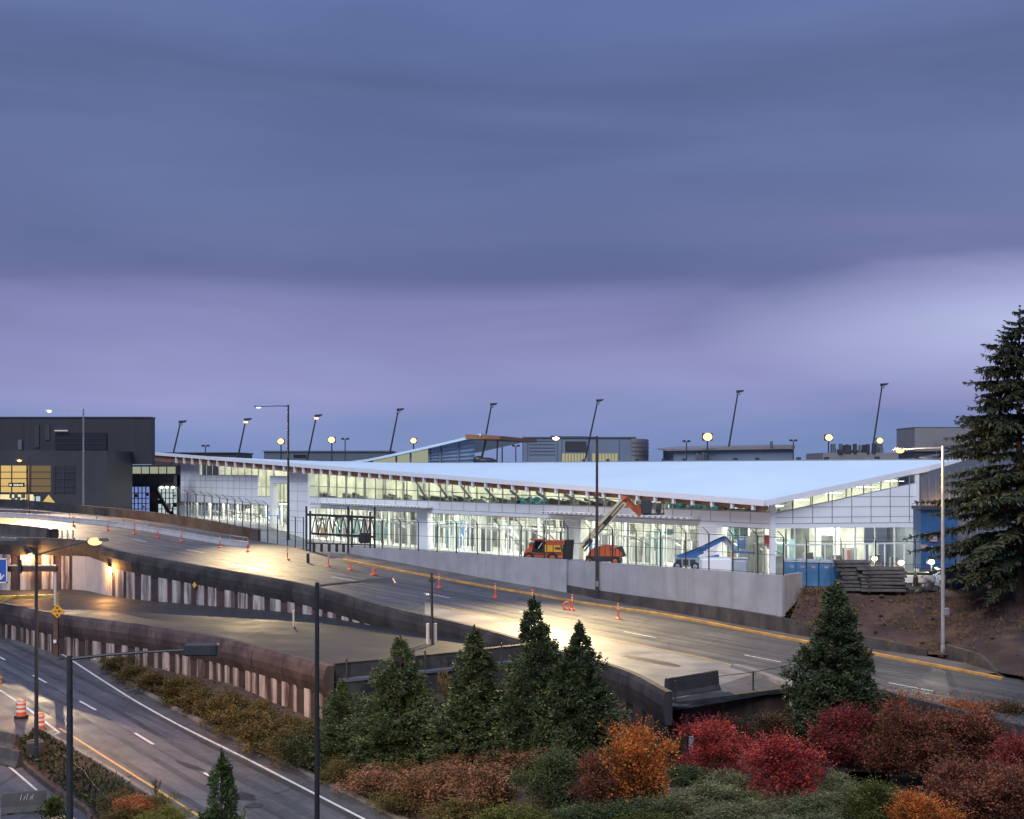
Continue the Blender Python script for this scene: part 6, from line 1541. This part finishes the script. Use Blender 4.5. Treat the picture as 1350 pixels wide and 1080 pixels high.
c = P(1330,790,96.0); c.z = 6.15; t = thing('plywood_box', 'salmon plywood box with a round dark hole under the spruce', 'box', c); m = MB(); m.box(c+Vector((-.2,0,.78)), (1.55,.8,1.5), 0, .02); bo = m.build('box_body', M['pinkbox'], t)
m = MB(); m.tube(c+Vector((-.2,-.41,.75)), c+Vector((-.2,-.425,.75)), .27, n=20); m.build('round_hole', M['black'], bo); m = MB(); m.box(c+Vector((.35,-.6,.12)), (1.2,.3,.1), .1); m.build('pale_board', M['bgblue'], t)
# ------------------------------------------------------------------ vegetation
def leafquad(vs, fs, c, d, n, L, W):
    """one pointed leaf or spray: diamond with length axis d"""
    s_ = d.cross(n)
    if s_.length < 1e-4: s_ = Vector((1,0,0))
    s_.normalize(); k = len(vs)
    vs += [c, c+d*L*.45+s_*W*.5, c+d*L, c+d*L*.45-s_*W*.5]; fs.append([k,k+1,k+2,k+3])
def rvec(rng): 
    while True:
        v = Vector((rng.uniform(-1,1), rng.uniform(-1,1), rng.uniform(-1,1)))
        if .05 < v.length < 1: return v.normalized()
MESHES = {}
def finish(key, vs, fs, mat, name):
    me = bpy.data.meshes.new(name); me.from_pydata(vs, [], fs); me.materials.append(M[mat]); me.update(); MESHES[key] = me; return me
def shrub_mesh(var, mat, n=2600, leaf=.055, low=False):
    n = int(n*2.1); leaf = leaf*.66
    key = ('shrub', var, mat, n, low)
    if key in MESHES: return MESHES[key]
    rng = random.Random(100+var*7+(3 if low else 0)); lobes = []
    for i in range(rng.randint(15, 22)):
        a_ = rng.uniform(0, 6.283); r_ = rng.uniform(0,.42); z = rng.uniform(.15,.84) if not low else rng.uniform(.12,.66)
        rr_ = rng.uniform(.09,.22)
        lobes.append((Vector((r_*math.cos(a_), r_*math.sin(a_), min(z, 1-rr_*1.1-.5*r_*r_))), rr_))
    lobes.append((Vector((.04,-.03,.38)), .30)); lobes.append((Vector((0,0,.18)), .34))
    wts = [r_*r_ for _, r_ in lobes]; vs = []; fs = []
    for i in range(n):
        c, r_ = rng.choices(lobes, wts)[0]; d = rvec(rng)
        if d.z < -.3: d.z = -d.z
        p = c + d*r_*(rng.random()**.25)*rng.uniform(.9,1.22)
        if p.z < .01: p.z = rng.uniform(.01,.12)
        ld = (d + rvec(rng)*.8 + Vector((0,0,.35))).normalized()
        leafquad(vs, fs, p, ld, rvec(rng), leaf*rng.uniform(.7,1.5), leaf*rng.uniform(.5,.9))
    for i in range(int(n*.045)):      # stray shoots that break the outline
        c, r_ = rng.choice(lobes); d = (rvec(rng)+Vector((0,0,1.1))).normalized(); base = c + d*r_
        for k in range(6): leafquad(vs, fs, base+d*.035*k, (d+rvec(rng)*.9).normalized(), rvec(rng), leaf*.9, leaf*.5)
    return finish(key, vs, fs, mat, 'foliage')
def stems_mesh(var):
    key = ('stems', var)
    if key in MESHES: return MESHES[key]
    rng = random.Random(var); m = MB()
    for i in range(7):
        a_ = rng.uniform(0,6.283); p = Vector((.02*math.cos(a_), .02*math.sin(a_), -.05)); pts = [p]
        for k in range(3): p = p + Vector((math.cos(a_)*.10, math.sin(a_)*.10, .22))+rvec(rng)*.04; pts.append(p)
        m.path(pts, [.018,.013,.009,.004], 6)
    me = bpy.data.meshes.new('stems'); me.from_pydata(m.v, [], m.f); me.materials.append(M['trunk']); MESHES[key] = me; return me
def put(name, me, loc, sc, rz, parent=None):
    o = bpy.data.objects.new(name, me); COL.objects.link(o); o.location = loc; o.scale = sc; o.rotation_euler = (0,0,rz)
    if parent: o.parent = parent
    return o
vcount = [0]
def shrub(px, py, wpx, hpx, mat, label, group=None, big=True, zf=zT, name='shrub', cat='shrub', n=2600, leaf=.055, low=False):
    p = solve(px, py, zf); k = p.y/F; w_ = wpx*k*1.12; h_ = hpx*k*1.05; vcount[0] += 1; v = vcount[0]
    rz = (v*2.399) % 6.283; me = shrub_mesh(v % 6, mat, n, leaf, low)
    p = Vector((p.x, p.y, zf(p.x,p.y)-.05))
    if big:
        t = thing(name, label, cat, p, group); t.rotation_euler = (0,0,rz)
        put('foliage', me, (0,0,0), (w_, w_, h_), 0, t); put('stem', stems_mesh(v % 3), (0,0,0), (w_, w_, h_), 0, t); return t
    o = put(name, me, p, (w_, w_, h_), rz); return tag(o, label, cat, group)
AUT = 'autumn maples in front of the tunnel portal'
shrub(845,1060,96,98,'lf_orange','bright orange autumn maple bush left of the portal wall',AUT, n=4200, leaf=.05, name='maple_bush', cat='maple bush')
shrub(944,1026,84,72,'lf_red','crimson maple bush right in front of the dark portal wall',AUT, n=4200, leaf=.05, name='maple_bush', cat='maple bush')
shrub(1030,1060,112,86,'lf_red','largest bright crimson maple bush, above the sage green ground cover',AUT, n=5200, leaf=.045, name='maple_bush', cat='maple bush')
shrub(1017,992,74,52,'lf_olive','olive and dull red bush behind the crimson maples',AUT, n=3600, leaf=.05, name='maple_bush', cat='maple bush')
shrub(1108,1012,88,78,'lf_dred','dark red maple bush below the tall conifer at the right',AUT, n=4200, leaf=.05, name='maple_bush', cat='maple bush')
REDG = 'mass of maroon bushes at the lower right'
for px, py, w_, h_, mt, lab in ((1215,995,112,76,'lf_rust','orange tipped rusty bush at the top of the maroon mass'),(1178,1022,84,88,'lf_maroon','maroon bush just right of the dark red maple'),(1280,992,92,66,'lf_rust','rusty red bush beside the low parapet, second from the photo edge'),
   (1338,1000,86,72,'lf_olive','olive brown bush at the right edge beside the road'),(1232,1026,108,84,'lf_maroon','wide maroon bush in the centre of the maroon mass'),(1296,1034,104,92,'lf_maroon','tall maroon bush under the rusty red one'),(1345,1062,80,92,'lf_dred','dark crimson bush at the right edge, lower down'),
   (1256,1082,100,74,'lf_maroon','maroon bush at the bottom behind the orange brown shrub'),(1316,1100,116,88,'lf_maroon','maroon bush in the bottom right corner'),(1150,1098,96,66,'lf_ygr','yellow green and russet bush at the bottom below the maroon mass'),(1212,1112,92,66,'lf_orange','orange brown shrub at the bottom edge among maroon bushes')):
    shrub(px,py,w_,h_,mt,lab,REDG, n=4000, leaf=.05)
PK = 'pinkish brown shrubs below the conifers'
for px, py, w_, h_, mt in ((452,1034,62,42,'lf_brown'),(500,1052,92,52,'lf_pink'),(556,1066,104,58,'lf_pink'),(600,1038,94,48,'lf_pink'),(642,1062,96,60,'lf_pink'),(668,1030,88,46,'lf_pink'),(742,1010,96,38,'lf_pink'),(600,1086,96,40,'lf_brown'),(535,1034,80,40,'lf_brown'),(700,1012,70,34,'lf_brown'),(520,1080,70,36,'lf_brown')):
    shrub(px,py,w_,h_,mt,'pinkish brown autumn shrub' if mt == 'lf_pink' else 'russet brown shrub among the pinkish ones below the conifers',PK+(' (russet)' if mt != 'lf_pink' else ''), n=3000, leaf=.05, low=True) if mt != 'lf_pink' else shrub(px,py,w_,h_,mt,'pinkish brown low shrub in the spreading mass below the conifers',PK,n=3000,leaf=.05,low=True)
shrub(726,1070,92,80,'lf_green','rounded dull green bush left of the orange maple', n=4000, leaf=.045)
shrub(786,1066,70,72,'lf_maroon','dusky mauve bush between the green bush and the orange maple', n=3600, leaf=.05)
DG = 'dark green undergrowth shrubs at the feet of the conifers'
for px, py, w_, h_ in ((482,1008,76,46),(548,1012,84,42),(610,1008,84,38),(662,1006,72,36),(716,1000,70,36),(778,1010,76,40),(822,1000,60,40),(440,1015,46,56),(880,1010,60,40),(1060,1000,60,50),(1140,985,60,50)):
    shrub(px,py,w_,h_,'lf_dgreen','dark green undergrowth shrub beneath the conifers',DG, big=False, n=2200, leaf=.06, low=True)
SG = 'sage green ground cover mounds'
for px, py, w_, h_, mt in ((878,1078,84,36,'lf_sage'),(932,1062,92,36,'lf_sage'),(905,1036,72,32,'lf_green'),(965,1046,80,34,'lf_sage'),(1000,1084,92,32,'lf_sage'),(1072,1082,96,40,'lf_sage'),(1104,1056,84,40,'lf_sage'),(945,1094,100,34,'lf_sage'),(1120,1100,90,36,'lf_sage'),(822,1088,92,38,'lf_green'),(768,1096,100,44,'lf_green'),(700,1098,96,40,'lf_ygr'),(1040,1104,100,36,'lf_sage'),(870,1108,110,38,'lf_ygr'),(650,1098,90,36,'lf_ygr'),(985,1064,60,26,'lf_sage'),(850,1054,60,24,'lf_green')):
    shrub(px,py,w_,h_,mt,{'lf_sage':'low mounded sage green ground cover shrub','lf_green':'low dull green mound between sage green ones','lf_ygr':'low yellow green shrub at the bottom edge'}[mt],{'lf_sage':SG,'lf_green':'low dull green mounds','lf_ygr':'yellow green shrubs at the bottom edge'}[mt], big=False, n=2600, leaf=.05, low=True)
ST = 'brown green shrubs lining the freeway below the ramp wall'
for px, py, w_, h_, mt in ((150,888,46,24,'lf_brown'),(176,899,52,28,'lf_brown'),(204,911,56,32,'lf_brown'),(234,925,62,36,'lf_brown'),(262,939,62,38,'lf_brown'),(290,956,66,40,'lf_brown'),(318,972,70,42,'lf_brown'),(346,989,76,48,'lf_brown'),(376,1003,76,50,'lf_brown'),(402,1014,72,54,'lf_dgreen'),(250,915,50,26,'lf_brown'),(300,938,60,32,'lf_brown'),(345,958,60,38,'lf_brown'),(388,978,60,42,'lf_brown'),(408,1000,54,50,'lf_dgreen')):
    shrub(px,py,w_,h_,mt,'brown and green shrub in the strip between the ramp wall and the freeway' if mt == 'lf_brown' else 'dark green shrub at the end of the strip beneath the slim lamp arm',ST if mt == 'lf_brown' else 'dark green shrubs at the strip end', big=False, n=2400, leaf=.06, low=True)
for px, py, w_, h_ in ((226,938,26,12),(300,968,24,10),(432,1032,40,18),(350,1004,30,12)):
    shrub(px,py,w_,h_,'lf_ygr','small yellow green plant on the curb edge of the shrub strip','yellow green plants at the curb edge', big=False, n=900, leaf=.09, low=True)
def zB(x, y): return zF(x, y)+.2
BL_ = 'russet shrubs in the median bed'
for px, py, w_, h_, mt in ((152,1072,56,34,'lf_brown'),(182,1086,66,44,'lf_rust'),(206,1080,56,38,'lf_brown'),(160,1098,70,40,'lf_brown'),(228,1094,50,36,'lf_ygr'),(196,1106,80,36,'lf_ygr')):
    shrub(px,py,w_,h_,mt,{'lf_brown':'russet brown spreading shrub in the median bed','lf_rust':'rusty orange shrub in the median bed by the bare twigs','lf_ygr':'yellow green shrub at the bottom of the median bed'}[mt],BL_ if mt == 'lf_brown' else None if mt == 'lf_rust' else 'yellow green shrubs in the median bed', big=False, zf=zB, n=2600, leaf=.05, low=True)
shrub(70,1084,34,34,'lf_ygr','small green weed by the lone dark barrier at the lower left', big=False, zf=zF, n=500, leaf=.14)
p = solve(208,1056,zB); rng = random.Random(8); m = MB()
def twig(a_, d, L, r_, k):
    b_ = a_+d*L; m.tube(a_, b_, r_, r_*.6, 5)
    if k:
        for i in range(3): twig(a_.lerp(b_, rng.uniform(.5,1)), (d+rvec(rng)*.6+Vector((0,0,.25))).normalized(), L*rng.uniform(.55,.8), r_*.6, k-1)
for i in range(4): twig(p, (Vector((0,0,1))+rvec(rng)*.35).normalized(), .55, .022, 3)
tag(m.build('bare_shrub', M['trunk'], org=p), 'leafless dark twiggy shrub beside the freeway in the median bed', 'shrub')

def conifer_mesh(var, mat, n=7000, L=.021, W=.0075):
    key = ('con', var, mat)
    if key in MESHES: return MESHES[key]
    rng = random.Random(50+var); vs = []; fs = []; off = Vector((var*9.1, 3.3, 0)); nb = max(200, n//34); blunt = rng.uniform(.72,.95); fat = rng.uniform(1.05,1.3)
    for b in range(nb):
        h = (1-math.sqrt(1-rng.random()*.985)) if rng.random() < .7 else rng.random()**.8
        h = min(.985, h); a_ = rng.uniform(0, 6.283)
        r_ = .5*min(1, (1-h)*fat+.01)**blunt*min(1, .70+h*1.7)
        lump = 1+.5*noise.noise(Vector((math.cos(a_)*1.6, math.sin(a_)*1.6, h*5))+off)
        Lb = r_*lump*rng.uniform(.66,1.16); o = Vector((math.cos(a_), math.sin(a_), 0)); up = rng.uniform(.12,.55)*.5*(.6+h)
        d0 = Vector((o.x, o.y, up)); sd_ = Vector((-o.y, o.x, 0)); z0 = max(.01, h*.97-up*Lb*.6)
        for q in range(int(72*(.55+.7*(1-h)))):
            v = 1-rng.random()**1.5*.72
            p = Vector((0,0,z0))+d0*Lb*v+sd_*rng.gauss(0,.045*(1.25-v*.7))*(.4+r_*1.6)+Vector((0,0,rng.gauss(0,.014)))
            if p.z < .005: p.z = rng.uniform(.005,.05)
            for g_ in range(2):
                dd = (d0.normalized()*.8+rvec(rng)*.75+Vector((0,0,.12))).normalized(); s_ = dd.cross(rvec(rng)).normalized(); k = len(vs); l = L*rng.uniform(.6,1.5); w_ = W*rng.uniform(.8,1.4)
                A_ = Vector((dd.x*2.0, dd.y*2.0, dd.z)); B_ = Vector((s_.x*2.0, s_.y*2.0, s_.z))
                vs += [p, p+A_*l*.5+B_*w_*.5, p+A_*l, p+A_*l*.5-B_*w_*.5]; fs.append([k,k+1,k+2,k+3])
    for k_ in range(70):
        z = rng.uniform(.92,1.0); w_ = (1.01-z)*.35; p = Vector((rng.uniform(-w_,w_), rng.uniform(-w_,w_), z)); leafquad(vs, fs, p, (Vector((0,0,1))+rvec(rng)*.6).normalized(), rvec(rng), .026, .010)
    return finish(key, vs, fs, mat, 'crown')
def trunk_mesh():
    if 'trunk' in MESHES: return MESHES['trunk']
    m = MB(); m.tube((0,0,-.03),(0,0,.9),.045,.006,10)
    for i in range(24):
        a_ = i*2.4; z = .08+.75*i/24; m.tube((0,0,z),(math.cos(a_)*.33*(1-z),math.sin(a_)*.33*(1-z),z+.05),.008,.003,5)
    me = bpy.data.meshes.new('trunk'); me.from_pydata(m.v, [], m.f); me.materials.append(M['trunk']); MESHES['trunk'] = me; return me
def conifer(p, w_, h_, mat, var, label, group=None, n=7000):
    t = thing('conifer_tree', label, 'conifer tree', p, group); t.rotation_euler = (0,0,var*1.3)
    put('crown', conifer_mesh(var, mat, n), (0,0,0), (w_, w_, h_), 0, t); put('trunk', trunk_mesh(), (0,0,0), (w_, w_, h_), 0, t); return t
CG = 'dark conifers below the upper road'
for i, (px, py, w_, top, lab) in enumerate(((450,1012,84,893,'shortest dark conifer in the row, beside the slim lamp pole'),(528,1010,118,838,'second dark conifer from the slim lamp pole, with a forked broad top'),(625,1008,128,824,'broad dark conifer in the middle of the row'),(704,1002,104,784,'tallest dark conifer of the row, in front of the upper road'),(764,1008,112,817,'dark conifer at the right end of the row, nearest the portal'))):
    p = solve(px, py, zT); k = p.y/F; conifer(Vector((p.x,p.y,zT(p.x,p.y)-.1)), w_*k*1.14, (py-top)*k, 'lf_con', i, lab, CG, n=13000)
p = solve(1101, 990, zT); k = p.y/F; conifer(Vector((p.x,p.y,zT(p.x,p.y)-.1)), 132*k, (990-766)*k, 'lf_con', 7, 'lone dense dark conifer in front of the road at the right', None, n=15000)
p = P(292, 1100, 36); conifer(Vector((p.x, p.y, zF(p.x,p.y)-.1)), 2.9, Zp(986,36)-zF(p.x,p.y), 'lf_young', 9, 'young bright green conifer at the bottom beside the freeway', None, n=11000)
p = solve(571, 1000, zT)
shrub(588,985,34,100,'lf_brown','tall thin straw coloured weed clump between two dark conifers', n=500, leaf=.07)

# big spruce at the right
def spruce(p, H, rad, label):
    rng = random.Random(21); t = thing('spruce_tree', label, 'spruce tree', p)
    m = MB(); m.path([p+Vector((0,0,-.3)), p+Vector((.05,0,H*.3)), p+Vector((-.05,0,H*.7)), p+Vector((0,0,H*.99))], [.42,.33,.16,.03], 12); m.build('trunk', M['trunk'], t)
    vs = []; fs = []; br_ = MB(); z = 2.2
    while z < H*.985:
        u = z/H; nb = rng.randint(6,8) if u < .9 else 4; a0 = rng.uniform(0,6.283)
        Rz = rad*min(1, .62+u*1.6)*(1-u)**.72*1.18
        for b_ in range(nb):
            a_ = a0+b_*6.283/nb+rng.uniform(-.35,.35)
            if rng.random() < .30: continue
            Lb = max(.35, Rz*rng.uniform(.62,1.15)); o = Vector((math.cos(a_), math.sin(a_), 0)); s_ = Vector((-o.y, o.x, 0))
            droop = rng.uniform(.18,.42)*(1-u*.7); pts = []; ns = max(4, int(Lb/.45))
            up0 = .22 if u > .75 else .05
            for i in range(ns+1):
                v = i/ns; pts.append(Vector((0,0,z+rng.uniform(-.03,.03)))+o*Lb*v+Vector((0,0,Lb*(up0*v-droop*v*v*1.1+.16*max(0,v-.7)))))
            br_.path([p+q_ for q_ in pts], [.06*(1-i/(ns+1))*(1.2-u)+.008 for i in range(ns+1)], 5)
            for i in range(1, ns+1):
                v = i/ns; wid = (.20+.55*math.sin(min(1,v*1.1)*math.pi*.85)*min(1,Lb/3))*(1.0 if v < .85 else .7)
                for sgn in (-1,1):
                    for q_ in range(5):
                        base = pts[i]*1.0 if q_ == 0 else pts[i].lerp(pts[i-1], rng.random()); base = p+base
                        d = (o*rng.uniform(.25,.9)+s_*sgn*rng.uniform(.3,1.0)+Vector((0,0,rng.uniform(-.55,.05)))).normalized()
                        l = wid*rng.uniform(.75,1.5); leafquad(vs, fs, base, d, Vector((0,0,1))+rvec(rng)*.5, l, l*.36)
                        for g_ in range(2): leafquad(vs, fs, base+d*l*rng.uniform(.2,.8), (d*.5+Vector((0,0,-.6))+rvec(rng)*.5).normalized(), rvec(rng), l*.6, l*.2)
                for g_ in range(2): leafquad(vs, fs, p+pts[i], (o+Vector((0,0,rng.uniform(-.3,.5)))+rvec(rng)*.4).normalized(), rvec(rng), .38, .13)
        z += rng.uniform(.42,.66)*(1.15-u*.5)
    for k in range(60):
        zz = H*rng.uniform(.93,1.0); leafquad(vs, fs, p+Vector((0,0,zz)), (rvec(rng)+Vector((0,0,.4))).normalized(), rvec(rng), .5*(1.03-zz/H)*8*.3+.12, .1)
    br_.build('branch', M['trunk'], t)
    mm_ = MB(); mm_.v = vs; mm_.f = fs; mm_.mi = [0]*len(fs); mm_.build('crown', M['lf_spr'], t); return t
sp0 = P(1344, 800, 92); sp0.z = 5.9
spruce(sp0, Zp(403,92)-5.9, 7.7, 'huge dark spruce with drooping branches at the right edge of the photo')

# dry grass on the slope and low litter on the bank
rng = random.Random(31); vs = []; fs = []
fl = [v for v in slope_vs if v.x < 60]
for i in range(5200):
    v = rng.choice(fl); q_ = v+Vector((rng.uniform(-.6,.6), rng.uniform(-.6,.6), -.03))
    if noise.noise(Vector((q_.x*.16, q_.y*.3, 9))) < -.08: continue
    for k in range(4): leafquad(vs, fs, q_+Vector((rng.uniform(-.15,.15), rng.uniform(-.15,.15), 0)), (Vector((0,0,.8))+rvec(rng)*.8).normalized(), rvec(rng), rng.uniform(.15,.42), .05)
mm_ = MB(); mm_.v = vs; mm_.f = fs; mm_.mi = [0]*len(fs); tag(mm_.build('dry_grass', M['lf_dry']), 'dry straw coloured grass scattered over the reddish slope', 'grass', kind='stuff')
m = MB()
for i in range(700):
    v = rng.choice(fl); q_ = v+Vector((rng.uniform(-.8,.8), rng.uniform(-.8,.8), 0)); r_ = .04+.16*rng.random()**3; m.cur = 0 if rng.random() < .75 else 1
    b0_ = len(m.v); m.ball(q_, r_*rng.uniform(.8,1.4), r_, r_*.7, 6, 4)
    for k in range(b0_, len(m.v)): m.v[k] = m.v[k]+rvec(rng)*r_*.22
tag(m.build('rubble', [M['dirt'], M['jersey']]), 'small stones and clods strewn over the reddish slope', 'rubble', kind='stuff')
vs = []; fs = []
for i in range(19000):
    x = rng.uniform(-40, 40); y = rng.uniform(38, 96); z = zT(x, y)
    if i >= 15000:
        u_ = rng.random()**.9; a_ = at(br, u_); b_ = at(bl, u_); v_ = a_.lerp(b_, rng.uniform(.08,.92)); x, y = v_.x, v_.y; z = zF(x,y)+.2
    elif z < zF(x,y)-.2 or z > 3.6: continue
    q_ = Vector((x,y,z)); leafquad(vs, fs, q_, (Vector((0,0,.5))+rvec(rng)).normalized(), rvec(rng), rng.uniform(.12,.4), rng.uniform(.06,.16))
mm_ = MB(); mm_.v = vs; mm_.f = fs; mm_.mi = [0]*len(fs); tag(mm_.build('ground_cover', M['lf_dgreen']), 'dark low leafy ground cover between the shrubs on the bank', 'ground cover', kind='stuff')
